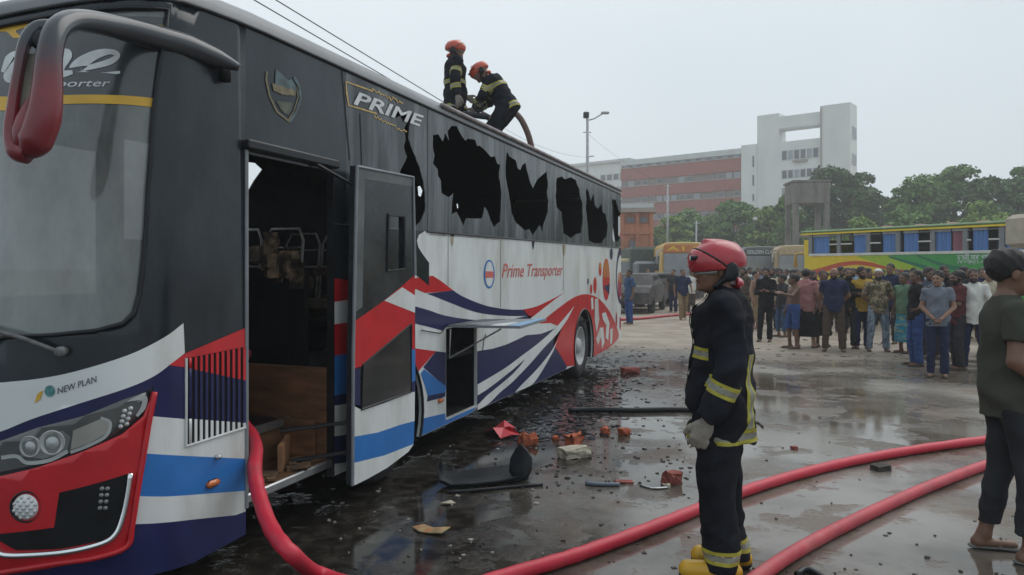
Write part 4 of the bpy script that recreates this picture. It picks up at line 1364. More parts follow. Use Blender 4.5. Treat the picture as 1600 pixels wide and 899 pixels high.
def joints(armR='down', armL='down', legs='stand', head_yaw=0.0, head_pitch=0.0):
    J = {}
    mx = np.array((-1, 1, 1))
    J['sh'] = [np.array((.168, -.01, 1.385)), np.array((-.168, -.01, 1.385))]
    e, w = ARMS[armL]; e2, w2_ = ARMS[armR]
    J['el'] = [np.array(e), np.array(e2) * mx]; J['wr'] = [np.array(w), np.array(w2_) * mx]
    l0, l1 = LEGS[legs]
    J['hip'] = [np.array(l0[0]), np.array(l1[0]) * mx]; J['kn'] = [np.array(l0[1]), np.array(l1[1]) * mx]; J['an'] = [np.array(l0[2]), np.array(l1[2]) * mx]
    J['pel'] = np.array((0, 0, .95)); J['ch'] = np.array((0, -.005, 1.30)); J['nk'] = np.array((0, -.015, 1.44))
    J['hd'] = np.array((0, .012, 1.583)); J['hm'] = rotm(head_yaw, head_pitch)
    return J

def body_geo(J, h=0.012, beard=False, hh=0.0065, hand=.6, bare=True):
    fs = [seg(J['pel'], J['ch'], .105, .115, (1.28, 1, 1)), (seg(J['sh'][0], J['sh'][1], .044, .044), .04), (seg(J['ch'], J['nk'], .085, .056, (1.1, 1, 1)), .04),
          (seg(J['nk'], J['hd'] + J['hm'] @ np.array((0, -.02, -.06)), .056, .05), .03)]
    for i in (0, 1):
        fs += [(seg(J['sh'][i], J['el'][i], .047, .040), .025), (seg(J['el'][i], J['wr'][i], .042, .027), .012),
               (seg(J['hip'][i], J['kn'][i], .078, .052), .03), (seg(J['kn'][i], J['an'][i], .050, .036), .015),
               (seg(J['kn'][i] * .85 + J['an'][i] * .15 + np.array((0, -.016, 0)), J['kn'][i] * .45 + J['an'][i] * .55 + np.array((0, -.01, 0)), .04, .032), .02)]
        ft = J['an'][i]; fl = np.array((ft[0] * 1.12, ft[1] + .15, .035 + max(0, ft[2] - .1) * .2))
        fs += [(seg(ft, (ft[0], ft[1] - .035, max(.035, ft[2] - .05)), .036, .034), .02), (seg((ft[0], ft[1] - .03, max(.034, ft[2] - .05)), fl, .03, .026, (1.2, 1, .85)), .02)]
    f = union(fs)
    lo = np.min([J['el'][0], J['el'][1], J['wr'][0], J['wr'][1], J['an'][0], J['an'][1], J['sh'][1]], 0) - .16
    hi = np.max([J['el'][0], J['el'][1], J['wr'][0], J['wr'][1], J['an'][0], J['an'][1], J['sh'][0]], 0) + .2
    lo[2] = 0.0; hi[2] = J['hd'][2] - .03
    v, q = nets(f, lo, hi, h)
    gs = [(v, q, np.zeros(len(q), int)), place(head_cached(hh, beard), J['hm'], J['hd'])]
    for i in (0, 1):
        Mx = frame_to(J['el'][i], J['wr'][i])
        gs.append(place(hand_cached(.0058, hand, 1 if i == 0 else -1), Mx, J['wr'][i]))
    return join_geo(*gs)

def top_geo(J, kind='tee', h=0.012, amp=.006, hem=None, fat=0.0, seed=1):
    ax = J['ch'] - J['pel']; ax = ax / np.linalg.norm(ax)
    hemp = J['pel'] - ax * (.06 if hem is None else hem)
    fs = [seg(hemp - ax * .1, J['pel'] + ax * .1, .126 + fat, .122 + fat, (1.25, 1, 1)), (seg(J['pel'], J['ch'] + ax * .02, .120 + fat, .124 + fat * .6, (1.3, 1, 1)), .05),
          (seg(J['sh'][0], J['sh'][1], .060, .060), .04), (seg(J['ch'], J['nk'] - ax * .01, .10, .066, (1.2, 1, 1)), .05)]
    f = cutby(union(fs), keep(hemp, ax))
    sl = {'tee': .62, 'polo': .66, 'long': 2.0, 'half': .85, 'roll': 1.35}[kind]
    parts = [f]
    for i in (0, 1):
        s, e, w = J['sh'][i], J['el'][i], J['wr'][i]
        if sl <= 1:
            p = s + (e - s) * sl
            parts.append((cutby(seg(s, e, .066, .066), keep(p, s - e)), .02))
        else:
            t = sl - 1; p = e + (w - e) * min(t, .95)
            parts.append((seg(s, e, .066, .055), .02))
            parts.append((cutby(seg(e, w, .058, .046), keep(p, e - w)), .012))
    f = folds(union(parts), amp, 24, seed, .5)
    if kind in ('polo', 'long', 'half', 'roll'):
        f = union([f, (seg(J['nk'] + np.array((-.03, .0, .0)), J['nk'] + np.array((.03, .0, .0)), .062, .062), .01)])
    f = minus(f, seg(J['nk'] + ax * .05, J['nk'] + ax * .12, .058, .075), .006)
    if kind in ('polo', 'long', 'half', 'roll'):
        f = minus(f, seg(J['nk'] + np.array((0, .10, .05)), J['nk'] + np.array((0, .12, -.06)), .035, .012), .006)
    pts = [J['el'][0], J['el'][1], J['sh'][0], J['sh'][1], J['nk'], hemp] + ([J['wr'][0], J['wr'][1]] if sl > 1 else [])
    lo = np.min(pts, 0) - .2; hi = np.max(pts, 0) + .2
    v, q = nets(f, lo, hi, h)
    return v, q, np.zeros(len(q), int)

def bottom_geo(J, kind='trousers', h=0.012, amp=.006, seed=2, wide=1.0):
    top = J['pel'] + np.array((0, 0, .08))
    if kind == 'lungi':
        fs = [seg((0, 0, 1.02), (0, 0, .60), .112, .140, (1.25, 1, 1)), (seg((0, 0, .6), (0, .0, .2), .140, .150, (1.2, .95, 1)), .05)]
        for i in (0, 1):
            fs.append((seg(J['kn'][i], J['an'][i], .10, .11), .06))
        f = cutby(folds(union(fs), amp * 1.5, 26, seed, .15), keep((0, 0, .24), (0, 0, 1)), keep((0, 0, 1.03), (0, 0, -1)))
    else:
        low = {'trousers': .055, 'shorts': .46, 'rolled': .16}[kind]
        fs = [seg(J['hip'][0] + np.array((-.03, 0, .06)), J['hip'][1] + np.array((.03, 0, .06)), .104, .104), (seg(J['pel'], top, .108, .108, (1.24, 1, 1)), .03)]
        for i in (0, 1):
            fs += [(seg(J['hip'][i], J['kn'][i], .097 * wide, .072 * wide), .03), (seg(J['kn'][i], J['an'][i] + np.array((0, 0, -.03)), .071 * wide, .062 * wide), .02)]
        f = folds(union(fs), amp, 26, seed, .6)
        f = cutby(f, keep((0, 0, low), (0, 0, 1)), keep(top, (0, 0, -1)))
    pts = [J['an'][0], J['an'][1], J['kn'][0], J['kn'][1], J['hip'][0], J['hip'][1], top]
    lo = np.min(pts, 0) - .21; hi = np.max(pts, 0) + .21
    v, q = nets(f, lo, hi, h)
    return v, q, np.zeros(len(q), int)

def shoe_geo(J, h=.011, kind='sandal'):
    gs = []
    for i in (0, 1):
        a = J['an'][i]; zb = max(0.0, a[2] - .085)
        if kind == 'sandal':
            f = union([cutby(seg((a[0], a[1] - .05, zb + .012), (a[0] * 1.12, a[1] + .165, .012 + zb * .2), .036, .044, (1, 1, .32)), keep((0, 0, .001), (0, 0, 1))),
                       (seg((a[0] * 1.1 - .04, a[1] + .07, .02 + zb * .5), (a[0] * 1.1, a[1] + .09, .062 + zb * .5), .007, .007), .004),
                       (seg((a[0] * 1.1 + .04, a[1] + .07, .02 + zb * .5), (a[0] * 1.1, a[1] + .09, .062 + zb * .5), .007, .007), .004)])
        else:
            f = cutby(union([seg((a[0], a[1] - .045, zb + .045), (a[0] * 1.12, a[1] + .15, .04 + zb * .2), .042, .042), (seg((a[0], a[1] - .01, zb + .05), a + np.array((0, 0, .02)), .044, .044), .03)]), keep((0, 0, .001), (0, 0, 1)))
        v, q = nets(f, (a[0] - .1, a[1] - .13, -.02), (a[0] + .1, a[1] + .24, a[2] + .09), h)
        gs.append((v, q, np.zeros(len(q), int)))
    return gs
# ================================================================== PEOPLE: fire crew and the man in front
RIGHT = Vector((CT, ST, 0)); FWD = Vector((-ST, CT, 0))
def face_dir(v):
    return math.atan2(-v.x, v.y)
def skin(c, n):
    return mat('skin_' + n, c, .5, var=.12, scale=25, bump=.05, bscale=300)
SK = [skin((.20, .105, .066), 'brown'), skin((.135, .068, .043), 'deep'), skin((.27, .15, .10), 'tan'), skin((.17, .088, .056), 'mid')]
m_hair = mat('black_hair', (.012, .011, .011), .6, var=.4, scale=60, bump=.5, bscale=220)
m_lip = mat('lips', (.12, .055, .045), .45)
m_ffc = mat('navy_fire_cloth', (.011, .0125, .018), .85, var=.35, scale=9, bump=.25, bscale=260, col2=(.024, .026, .033), c2amt=(.5, .8), c2scale=3, spec=.15)
m_hiv = mat('dull_yellow_tape', (.40, .36, .045), .6, var=.15, scale=20)
m_silver = mat('grey_reflective_tape', (.25, .25, .21), .4, var=.2, scale=30)
m_helm = mat('red_helmet_shell', (.40, .018, .035), .3, var=.15, coat=.3, col2=(.44, .05, .07), c2amt=(.5, .9))
m_visor = mat('red_visor', (.44, .035, .045), .2, var=.1, coat=.4)
m_glove = mat('pale_work_glove', (.27, .245, .21), .9, var=.2, scale=20, bump=.3, bscale=150)
m_boot = mat('yellow_rubber_boot', (.58, .33, .02), .35, var=.15, col2=(.2, .13, .03), c2amt=(.55, .8), c2scale=9)
m_ohelm = mat('orange_red_helmet', (.52, .075, .03), .3, var=.2, coat=.3)

def slab_band(geo, p, n, w, pred, parts=((0, 1, 0),), push=.004):
    """strip of tape on a garment: the garment's own surface between two planes, lifted"""
    v, f, m = geo
    n = np.array(n, float); n /= np.linalg.norm(n); p = np.array(p, float)
    v = np.asarray(v); fa = np.asarray(f)
    c = v[fa].mean(1); t = (c - p) @ n
    ok = (t > -.03) & (t < w + .03) & np.array([pred(q) for q in c])
    bm = bmesh.new(); mp = {}
    for q in fa[ok]:
        vs = []
        for i in q:
            if i not in mp: mp[i] = bm.verts.new(v[i])
            vs.append(mp[i])
        try: bm.faces.new(vs)
        except ValueError: pass
    for (a, nn, io) in ((0, n, 'in'), (w, n, 'out')):
        bmesh.ops.bisect_plane(bm, geom=bm.verts[:] + bm.edges[:] + bm.faces[:], plane_co=Vector(p + n * a), plane_no=Vector(n), clear_inner=io == 'in', clear_outer=io == 'out')
    for (a, b, mi) in parts:
        for q in (a, b):
            if 0 < q < 1:
                bmesh.ops.bisect_plane(bm, geom=bm.verts[:] + bm.edges[:] + bm.faces[:], plane_co=Vector(p + n * w * q), plane_no=Vector(n))
    bm.normal_update()
    no = {x: x.normal.copy() for x in bm.verts}
    for x in bm.verts: x.co = x.co + no[x] * push
    bm.verts.index_update()
    V = [tuple(x.co) for x in bm.verts]; F = [[x.index for x in q.verts] for q in bm.faces]; M = []
    for q in bm.faces:
        tt = (np.array(q.calc_center_median()) - p) @ n / w
        mi = 0
        for (a, b, k) in parts:
            if a <= tt <= b: mi = k
        M.append(mi)
    bm.free()
    return V, F, M
TAPE = ((0, .28, 0), (.28, .72, 1), (.72, 1, 0))

def ff_jacket(J, h, hem=.25, seed=3, amp=.011):
    ax = J['ch'] - J['pel']; ax = ax / np.linalg.norm(ax)
    hp_ = J['pel'] - ax * hem
    fs = [seg(hp_ - ax * .1, J['pel'], .165, .158, (1.2, 1, 1)), (seg(J['pel'], J['ch'], .158, .155, (1.22, 1, 1)), .05),
          (seg(J['sh'][0], J['sh'][1], .082, .082), .06), (seg(J['ch'], J['nk'], .12, .085, (1.2, 1, 1)), .05)]
    f = cutby(union(fs), keep(hp_, ax))
    parts = [f]
    for i in (0, 1):
        s, e, w = J['sh'][i], J['el'][i], J['wr'][i]
        parts += [(seg(s, e, .082, .072), .03), (cutby(seg(e, w, .072, .064), keep(e + (w - e) * .94, e - w)), .02)]
    f = folds(folds(union(parts), amp, 20, seed, .7), .003, 60, seed + 9, 1.6)
    col = union([seg(J['nk'] - ax * .06, J['nk'] - ax * .035, .09, .092)])
    f = union([f, (col, .02)])
    f = minus(f, seg(J['nk'] + ax * .05, J['nk'] + ax * .2, .066, .10), .006)
    pts = J['el'] + J['wr'] + J['sh'] + [J['nk'], hp_]
    v, q = nets(f, np.min(pts, 0) - .21, np.max(pts, 0) + .21, h)
    return (v, q, np.zeros(len(q), int)), hp_, ax

def helmet(J, parent, mshell, mvis, h=.006, lamp=True):
    def put(nm, f, m, lo=(-.17, -.23, -.14), hi=(.17, .21, .2), hh=h):
        v, q = nets(f, lo, hi, hh)
        v, q, mi = place((v + np.array((0, 0, .017)), q, np.zeros(len(q), int)), J['hm'], J['hd'])
        return mk(nm, v, q, m, parent, True)
    sh_ = cutby(union([ell((0, -.012, .03), (.114, .146, .110)), (seg((0, -.10, .105), (0, .06, .132), .012, .012), .03)]), keep((0, .0, -.015), (0, .12, 1)))
    hm = put('helmet', sh_, mshell)
    vis = cutby(ell((0, -.004, .026), (.118, .155, .109)), keep((0, .10, .078), (0, .556, -.83)), keep((0, 0, -.018), (0, .12, 1)))
    parent = hm
    put('visor', vis, mvis)
    put('visor_rim', cutby(ell((0, -.002, .026), (.116, .151, .105)), keep((0, 0, -.034), (0, .12, 1)), keep((0, 0, -.019), (0, -.12, -1)), keep((0, .02, 0), (0, 1, 0))), mat('pale_visor_rim', (.30, .32, .31), .3, var=.1))
    put('strap', cutby(ell((0, -.004, .043), (.126, .156, .110)), keep((0, .10, .078), (0, .556, -.83)), keep((0, .10 - .008, .078 + .012), (0, -.556, .83)), keep((0, 0, -.02), (0, 0, 1))) if False else
        cutby(ell((0, -.008, .029), (.1195, .155, .113)), keep((0, .096, .086), (0, .556, -.83)), keep((0, .1005, .077), (0, -.556, .83)), keep((0, 0, -.02), (0, 0, 1))), m_trim, hh=.005)
    for sx in (-1, 1):
        put('ear_guard', union([ell((sx * .108, -.05, -.025), (.018, .036, .05)), (seg((sx * .105, -.03, -.05), (sx * .085, .03, -.105), .016, .012), .02)]), m_trim)
    put('neck_flap', cutby(ell((0, -.095, -.085), (.07, .05, .035)), keep((0, -.09, 0), (0, -1, 0))), mshell)
    if lamp:
        c = J['hd'] + J['hm'] @ np.array((-.06, .135, .06)); d = J['hm'] @ np.array((0, 1, -.1))
        o = MB().lathe([(-.035, 0), (-.03, .010), (.0, .012), (.02, .015)], c, d, 14).build('helmet_lamp', m_trim, parent, True)
        MB().lathe([(.019, .0145), (.023, .008), (.024, 0)], c, d, 14).build('lamp_lens', m_lens, parent, True)
    return hm

def firefighter(J, loc, rz, label, h=.008, hem=.25, mh=m_helm, mv=m_visor, sk=0, boots=True, scale=1.0, bands='main', group='fire crew'):
    root = geo_obj('person', body_geo(J, .012, False, .005, bare=False), [SK[sk], m_hair, m_lip])
    root.location = loc; root.rotation_euler = (0, 0, rz); root.scale = (scale,) * 3
    tag(root, label, 'person', group)
    jg, hp_, ax = ff_jacket(J, h, hem)
    jk = geo_obj('jacket', jg, [m_ffc], root)
    tg = bottom_geo(J, 'trousers', h, .011, 5, 1.38)
    tr_ = geo_obj('trousers', tg, [m_ffc], root)
    for i in (0, 1):
        Mx = frame_to(J['el'][i], J['wr'][i])
        v, f, m = hand_cached(.0058, .9, 1 if i == 0 else -1, 1.25)
        g = place((v * 1.15, f, m), Mx, J['wr'][i])
        geo_obj('glove', g, [m_glove], root)
    if boots:
        for i in (0, 1):
            a = J['an'][i]; zb = max(0, a[2] - .085)
            f = cutby(union([seg((a[0], a[1] - .05, .05 + zb), (a[0] * 1.1, a[1] + .17, .048 + zb * .3), .05, .05), (seg((a[0], a[1] - .02, .06 + zb), a + np.array((0, -.01, .09)), .048, .046), .03)]), keep((0, 0, .002 + zb * .2), (0, 0, 1)))
            v, q = nets(f, (a[0] - .12, a[1] - .16, -.02), (a[0] + .12, a[1] + .27, a[2] + .22), .008)
            bo_ = mk('boot', v, q, m_boot, root, True)
            f2 = cutby(union([seg((a[0], a[1] - .05, .045 + zb), (a[0] * 1.1, a[1] + .17, .044 + zb * .3), .054, .054)]), keep((0, 0, .001), (0, 0, 1)), keep((0, 0, .03 + zb), (0, 0, -1)))
            v, q = nets(f2, (a[0] - .12, a[1] - .16, -.02), (a[0] + .12, a[1] + .27, .12 + zb), .008)
            mk('sole', v, q, m_rubber, bo_, True)
    if bands == 'main':
        zc = hp_[2] + .17
        for sx in (-1, 1):
            V, F, M = slab_band(jg, np.array((0, 0, zc)), np.array((0, 0, 1)), .15, lambda c, sx=sx: .045 < sx * c[0] < .165 and c[1] > .0, push=.009)
            if F: mk('pocket', V, F, [m_ffc], jk, True, M)
        V, F, M = slab_band(jg, np.array((-.035, 0, 0)), np.array((1, 0, 0)), .07, lambda c: c[1] > .02, push=.008)
        if F: mk('storm_flap', V, F, [m_ffc], jk, True, M)
    def tape(geo, p, n, w, pred, par=None, nm='reflective_band'):
        V, F, M = slab_band(geo, p, n, w, pred, TAPE)
        if F: mk(nm, V, F, [m_hiv, m_silver], par or jk, True, M)
    def near_arm(i, lim=.105):
        f = union([seg(J['sh'][i], J['el'][i], 0, 0), (seg(J['el'][i], J['wr'][i], 0, 0), 0)])
        t = union([seg(J['pel'], J['ch'], 0.07, 0.07, (1.3, 1, 1))])
        return lambda c: float(f(np.array(c, np.float32)[None])[0]) < lim and abs(c[0]) > .12
    def near_body(c):
        d0 = min(float(union([seg(J['el'][i], J['wr'][i], .09, .085)])(np.array(c, np.float32)[None])[0]) for i in (0, 1))
        return d0 > 0
    tape(jg, hp_ + ax * .012, ax, .075, near_body)
    for i in (0, 1):
        d_ = J['wr'][i] - J['el'][i]; L_ = np.linalg.norm(d_)
        tape(jg, J['el'][i] + d_ * .30, d_, .068, near_arm(i))
        d2 = J['el'][i] - J['sh'][i]
        if bands != 'main': tape(jg, J['sh'][i] + d2 * .45, d2, .06, near_arm(i))
    if bands == 'main':
        tape(jg, hp_ + ax * .43, ax, .06, lambda c: c[1] > .07 and near_body(c))
        for sx in (-1, 1):
            tape(jg, np.array((sx * .115 - .026, 0, 0)), np.array((1, 0, 0)), .052, lambda c: c[1] < -.05 and c[2] < hp_[2] + .46 and c[2] > hp_[2] + .085)
    else:
        tape(jg, hp_ + ax * .38, ax, .06, near_body)
    for i in (0, 1):
        tape(tg, np.array((0, 0, .105)) + np.array((0, 0, J['an'][i][2] - .085)), np.array((0, 0, 1)), .07, lambda c, i=i: (c[0] > 0) == (i == 0), tr_)
    helmet(J, root, mh, mv)
    return root

# --- the fireman in the foreground
Jf = joints('down', 'down', 'stand')
Jf['sh'] = [np.array((.175, -.01, 1.40)), np.array((-.175, -.01, 1.40))]
Jf['el'] = [np.array((.24, -.05, 1.12)), np.array((-.245, -.04, 1.12))]
Jf['wr'] = [np.array((.22, -.02, .86)), np.array((-.235, .075, .84))]
Jf['an'] = [np.array((.10, -.06, .085)), np.array((-.10, .0, .085))]
Jf['kn'] = [np.array((.095, .0, .5)), np.array((-.095, .035, .5))]
Jf['hd'] = np.array((0, .03, 1.588)); Jf['hm'] = rotm(R(16), R(1))
p = W(1128, 4.02)
d_f = (-RIGHT * math.cos(R(14)) + FWD * math.sin(R(14)))
firefighter(Jf, p, face_dir(d_f), 'firefighter in red helmet and navy turnout gear standing beside the red hose', h=.0075, scale=1.035)

# --- two on the bus roof
ZR = 3.235
J1 = joints('down', 'down', 'stand', R(-10), R(4))
J1['el'] = [np.array((.25, -.06, 1.12)), np.array((-.245, .04, 1.12))]
J1['wr'] = [np.array((.25, -.02, .88)), np.array((-.2, .22, .98))]
p = W(711, 10.8, ZR)
firefighter(J1, p, face_dir(RIGHT * .95 + FWD * .3), 'firefighter standing upright on the bus roof, looking right', h=.011, mh=m_ohelm, mv=m_ohelm, bands='roof', scale=1.0)
J2 = joints()
J2['pel'] = np.array((0, -.10, .76)); J2['ch'] = np.array((0, .08, 1.05)); J2['nk'] = np.array((0, .20, 1.14)); J2['hd'] = np.array((0, .30, 1.25)); J2['hm'] = rotm(0, R(-32))
J2['sh'] = [np.array((.175, .10, 1.10)), np.array((-.175, .10, 1.10))]
J2['el'] = [np.array((.23, .22, .86)), np.array((-.23, .22, .86))]; J2['wr'] = [np.array((.10, .40, .74)), np.array((-.10, .36, .72))]
J2['hip'] = [np.array((.09, -.10, .72)), np.array((-.09, -.10, .72))]; J2['kn'] = [np.array((.13, .14, .42)), np.array((-.13, .1, .42))]; J2['an'] = [np.array((.13, -.05, .085)), np.array((-.13, -.12, .085))]
p = W(782, 10.7, ZR)
firefighter(J2, p, face_dir(-RIGHT * .97 + FWD * .2), 'firefighter bending over a hose nozzle on the bus roof', h=.011, hem=.12, mh=m_ohelm, mv=m_ohelm, bands='roof')

# --- man in the olive T-shirt at the right edge
Jm = joints('down', 'down', 'walk')
Jm['el'] = [np.array((.235, -.05, 1.12)), np.array((-.235, .05, 1.12))]
Jm['wr'] = [np.array((.23, .16, .96)), np.array((-.2, .25, 1.0))]
Jm['hm'] = rotm(R(-8), R(-4)); Jm['hd'] = np.array((0, .025, 1.588))
Jm['an'] = [np.array((.10, .07, .085)), np.array((-.10, -.09, .09))]
Jm['kn'] = [np.array((.095, .07, .50)), np.array((-.095, .0, .50))]
pm = W(1576, 4.25)
man = geo_obj('person', body_geo(Jm, .009, False, .005, hand=.7), [SK[3], m_hair, m_lip])
man.location = pm; man.rotation_euler = (0, 0, face_dir(RIGHT * .95 - FWD * .25)); man.scale = (1.02,) * 3
tag(man, 'man in olive T-shirt and dark trousers walking off at the right edge', 'person')
geo_obj('shirt', top_geo(Jm, 'tee', .008, .009, hem=.16, fat=.012, seed=11), [mat('olive_cotton', (.060, .062, .050), .95, var=.15, scale=6, bump=.15, bscale=300, spec=.15)], man)
geo_obj('trousers', bottom_geo(Jm, 'rolled', .008, .009, 12, .97), [mat('dark_grey_denim', (.030, .032, .038), .9, var=.25, scale=5, bump=.2, bscale=300, spec=.15)], man)
geo_obj('hair', place(hair_geo(.005, .012, 3), Jm['hm'], Jm['hd']), [m_hair], man)
for g in shoe_geo(Jm, .007):
    geo_obj('sandal', g, [mat('grey_rubber_sandal', (.12, .12, .115), .7)], man)

# ================================================================== PEOPLE: the onlookers
CL = {
    'navy': (.022, .03, .07), 'black': (.016, .016, .019), 'char': (.035, .035, .04), 'teal': (.05, .16, .16), 'yellow': (.42, .27, .045), 'white': (.62, .62, .58),
    'grey': (.16, .18, .22), 'blue': (.035, .07, .20), 'denim': (.05, .09, .17), 'brown': (.085, .06, .045), 'green': (.12, .20, .13), 'pink': (.42, .20, .19), 'tan': (.24, .17, .10),
    'maroon': (.10, .03, .035), 'olive': (.085, .09, .05), 'lightblue': (.22, .32, .42), 'red': (.30, .04, .04), 'cream': (.45, .40, .30), 'bluelungi': (.04, .22, .32),
}
def cloth(c):
    if c == 'camo':
        return mat('camouflage_cotton', (.10, .085, .05), .95, var=.25, scale=9, col2=(.30, .24, .15), c2amt=(.49, .53), c2scale=13)
    if c == 'plaid':
        m = mat('plaid_cotton', (.26, .32, .38), .95, var=.2, scale=8, col2=(.10, .14, .20), c2amt=(.48, .54), c2scale=16, stretch=(1, 1, .35))
        return m
    if c == 'stripe':
        return mat('blue_lungi_check', (.04, .24, .34), .95, var=.2, scale=8, col2=(.42, .38, .14), c2amt=(.54, .60), c2scale=9, stretch=(.3, .3, 2))
    if c == 'checks':
        return mat('checked_cotton', (.30, .26, .22), .95, var=.2, scale=8, col2=(.09, .05, .05), c2amt=(.49, .53), c2scale=20, stretch=(2, 2, .5))
    if c == 'print':
        return mat('printed_cotton', (.05, .06, .09), .95, var=.2, scale=8, col2=(.35, .34, .32), c2amt=(.56, .58), c2scale=16)
    return mat(c + '_cotton', CL[c], .95, var=.18, scale=7, bump=.15, bscale=200, spec=.15)
_T = {}
def template(armR, armL, legs, hy, beard):
    k = (armR, armL, legs, hy, beard)
    if k not in _T:
        J = joints(armR, armL, legs, R(hy))
        v, f, m = body_geo(J, .015, beard, .0075)
        _T[k] = (J, mesh_of('person', v, f, [SK[0], m_hair, m_lip], True, m), {})
    return _T[k]
def part_mesh(T, key, fn):
    if key not in T[2]:
        v, f, m = fn(T[0])
        T[2][key] = mesh_of(key[0], v, f, [m_hair], True, m)
    return T[2][key]
_hairm = {}
def onlooker(px, fy, height, turn, pose, top, bot, label, hairk='short', sk=None, d=None, group='onlookers watching from across the yard', shoes='sandal'):
    armR, armL, legs, hy, beard = pose
    T = template(armR, armL, legs, hy, beard)
    dd_ = d or CH * FPX / (fy - HZ)
    loc = W(px, dd_)
    o = bpy.data.objects.new('person', T[1]); COL.objects.link(o)
    sk = random.randrange(4) if sk is None else sk
    o.material_slots[0].link = 'OBJECT'; o.material_slots[0].material = SK[sk]
    to = Vector((0, 0, 0)) - loc
    o.location = loc; o.rotation_euler = (0, 0, face_dir(to.normalized()) + R(turn))
    s = height * .965 / 1.70; wv = random.uniform(.94, 1.1)
    o.scale = (s * wv, s * wv, s)
    tag(o, label, 'person', group)
    def child(nm, me, m):
        c = bpy.data.objects.new(nm, me); link(c, o)
        c.material_slots[0].link = 'OBJECT'; c.material_slots[0].material = m
        return c
    if top:
        kind, c = top
        child('shirt', part_mesh(T, ('shirt', kind), lambda J: top_geo(J, kind, .014, .008, .13 if kind in ('tee', 'polo') else .17, .008, hash(kind) % 50)), cloth(c))
    if bot:
        kind, c = bot
        child({'trousers': 'trousers', 'lungi': 'lungi', 'shorts': 'shorts', 'rolled': 'trousers'}[kind], part_mesh(T, (kind,), lambda J: bottom_geo(J, kind, .014, .008, 9)), cloth(c))
    if hairk == 'short':
        child('hair', part_mesh(T, ('hair',), lambda J: place(hair_geo(.008, .004, 1), J['hm'], J['hd'])), m_hair)
    elif hairk == 'full':
        child('hair', part_mesh(T, ('hair', 2), lambda J: place(hair_geo(.008, .014, 4), J['hm'], J['hd'])), m_hair)
    elif hairk == 'cap':
        child('cap', part_mesh(T, ('cap',), lambda J: place(cap_geo(), J['hm'], J['hd'])), mat('white_cap', (.6, .6, .57), .9))
    if fy and fy > 520:
        for i in (0, 1):
            child('sandal', part_mesh(T, ('sandal', i), lambda J: shoe_geo(J, .011)[i]), mat('dark_sandal', (.05, .045, .04), .8))
    return o
A = ('down', 'down', 'stand', 0, False); A2 = ('down', 'down', 'wide', 15, True); BH = ('behind', 'behind', 'wide', -10, True); CP = ('clasp', 'clasp', 'stand', -20, False)
AK = ('akimbo', 'down', 'lean', 25, False); PH = ('phone', 'phone', 'lean', 0, True); CR = ('cross', 'down', 'stand', 20, True); RC = ('reach', 'down', 'lean', -15, False); WK = ('swing', 'back', 'walk', 0, False)
GO = onlooker
GO(1067, 503, 1.68, 10, WK, ('polo', 'navy'), ('trousers', 'tan'), 'man in navy polo shirt walking, left of the foreground firefighter', d=24)
GO(1052, 488, 1.68, -30, A, ('tee', 'char'), ('trousers', 'navy'), 'man in charcoal top just behind the walking man in navy polo', d=28)
GO(1080, 490, 1.66, 20, A, ('half', 'white'), ('trousers', 'brown'), 'man in white shirt half hidden behind the firefighter\'s face', d=27)
GO(1165, 490, 1.68, 150, A, ('tee', 'teal'), ('shorts', 'char'), 'person in teal T-shirt seen from behind, right of the red helmet', d=25)
GO(1181, 515, 1.64, 60, A, None, ('lungi', 'tan'), 'bare-chested man in tan wrap standing sideways', sk=2)
GO(1197, 534, 1.72, -8, PH, ('long', 'black'), ('trousers', 'black'), 'bearded man in open black shirt holding a phone, leftmost of front row', 'full', 0, shoes='sandal')
GO(1222, 527, 1.55, -55, RC, ('half', 'char'), ('rolled', 'denim'), 'youth in washed denim reaching out beside the man in black', 'full')
GO(1240, 545, 1.58, -60, RC, None, ('shorts', 'blue'), 'bare-chested boy in bright blue shorts with arm raised', 'full', 1)
GO(1259, 543, 1.70, 165, A2, ('half', 'pink'), ('lungi', 'black'), 'man in pink shirt and long black wrap, back turned', 'short', 2)
GO(1285, 541, 1.66, 15, A, ('half', 'checks'), ('lungi', 'black'), 'man in checked shirt and black wrap beside the navy polo man')
GO(1303, 549, 1.72, 0, BH, ('polo', 'navy'), ('trousers', 'brown'), 'balding man in navy polo with hands behind his back', 'none', 0)
GO(1326, 544, 1.72, -12, CR, ('long', 'black'), ('trousers', 'char'), 'man in black long sleeves behind the balding man')
GO(1347, 545, 1.73, 12, CR, ('half', 'yellow'), ('trousers', 'navy'), 'man in mustard yellow shirt and dark jeans', 'full')
GO(1372, 549, 1.70, 8, BH, ('half', 'camo'), ('trousers', 'plaid'), 'man in camouflage shirt, white cap and pale checked trousers', 'cap', 0)
GO(1391, 537, 1.82, -20, A, ('half', 'navy'), ('trousers', 'char'), 'tall man in dark navy shirt behind the camouflage shirt', 'short')
GO(1413, 552, 1.62, -45, A, ('tee', 'green'), ('lungi', 'stripe'), 'person in pale green shirt and blue checked wrap')
GO(1432, 572, 1.68, -75, AK, ('tee', 'black'), ('trousers', 'blue'), 'man in black T-shirt and blue jeans with hand on hip')
GO(1453, 560, 1.72, 20, A, ('tee', 'print'), ('trousers', 'char'), 'man in dark printed T-shirt right behind the boy in grey', 'full')
GO(1465, 589, 1.66, 0, CP, ('tee', 'grey'), ('trousers', 'navy'), 'boy in grey T-shirt with hands clasped in front', 'full', 2)
GO(1476, 556, 1.76, 10, A2, ('half', 'black'), ('trousers', 'black'), 'tall man in black shirt behind the boy\'s right shoulder')
GO(1496, 577, 1.66, -70, CR, ('half', 'maroon'), ('trousers', 'char'), 'man in maroon shirt turned sideways beside the boy', 'full', 1)
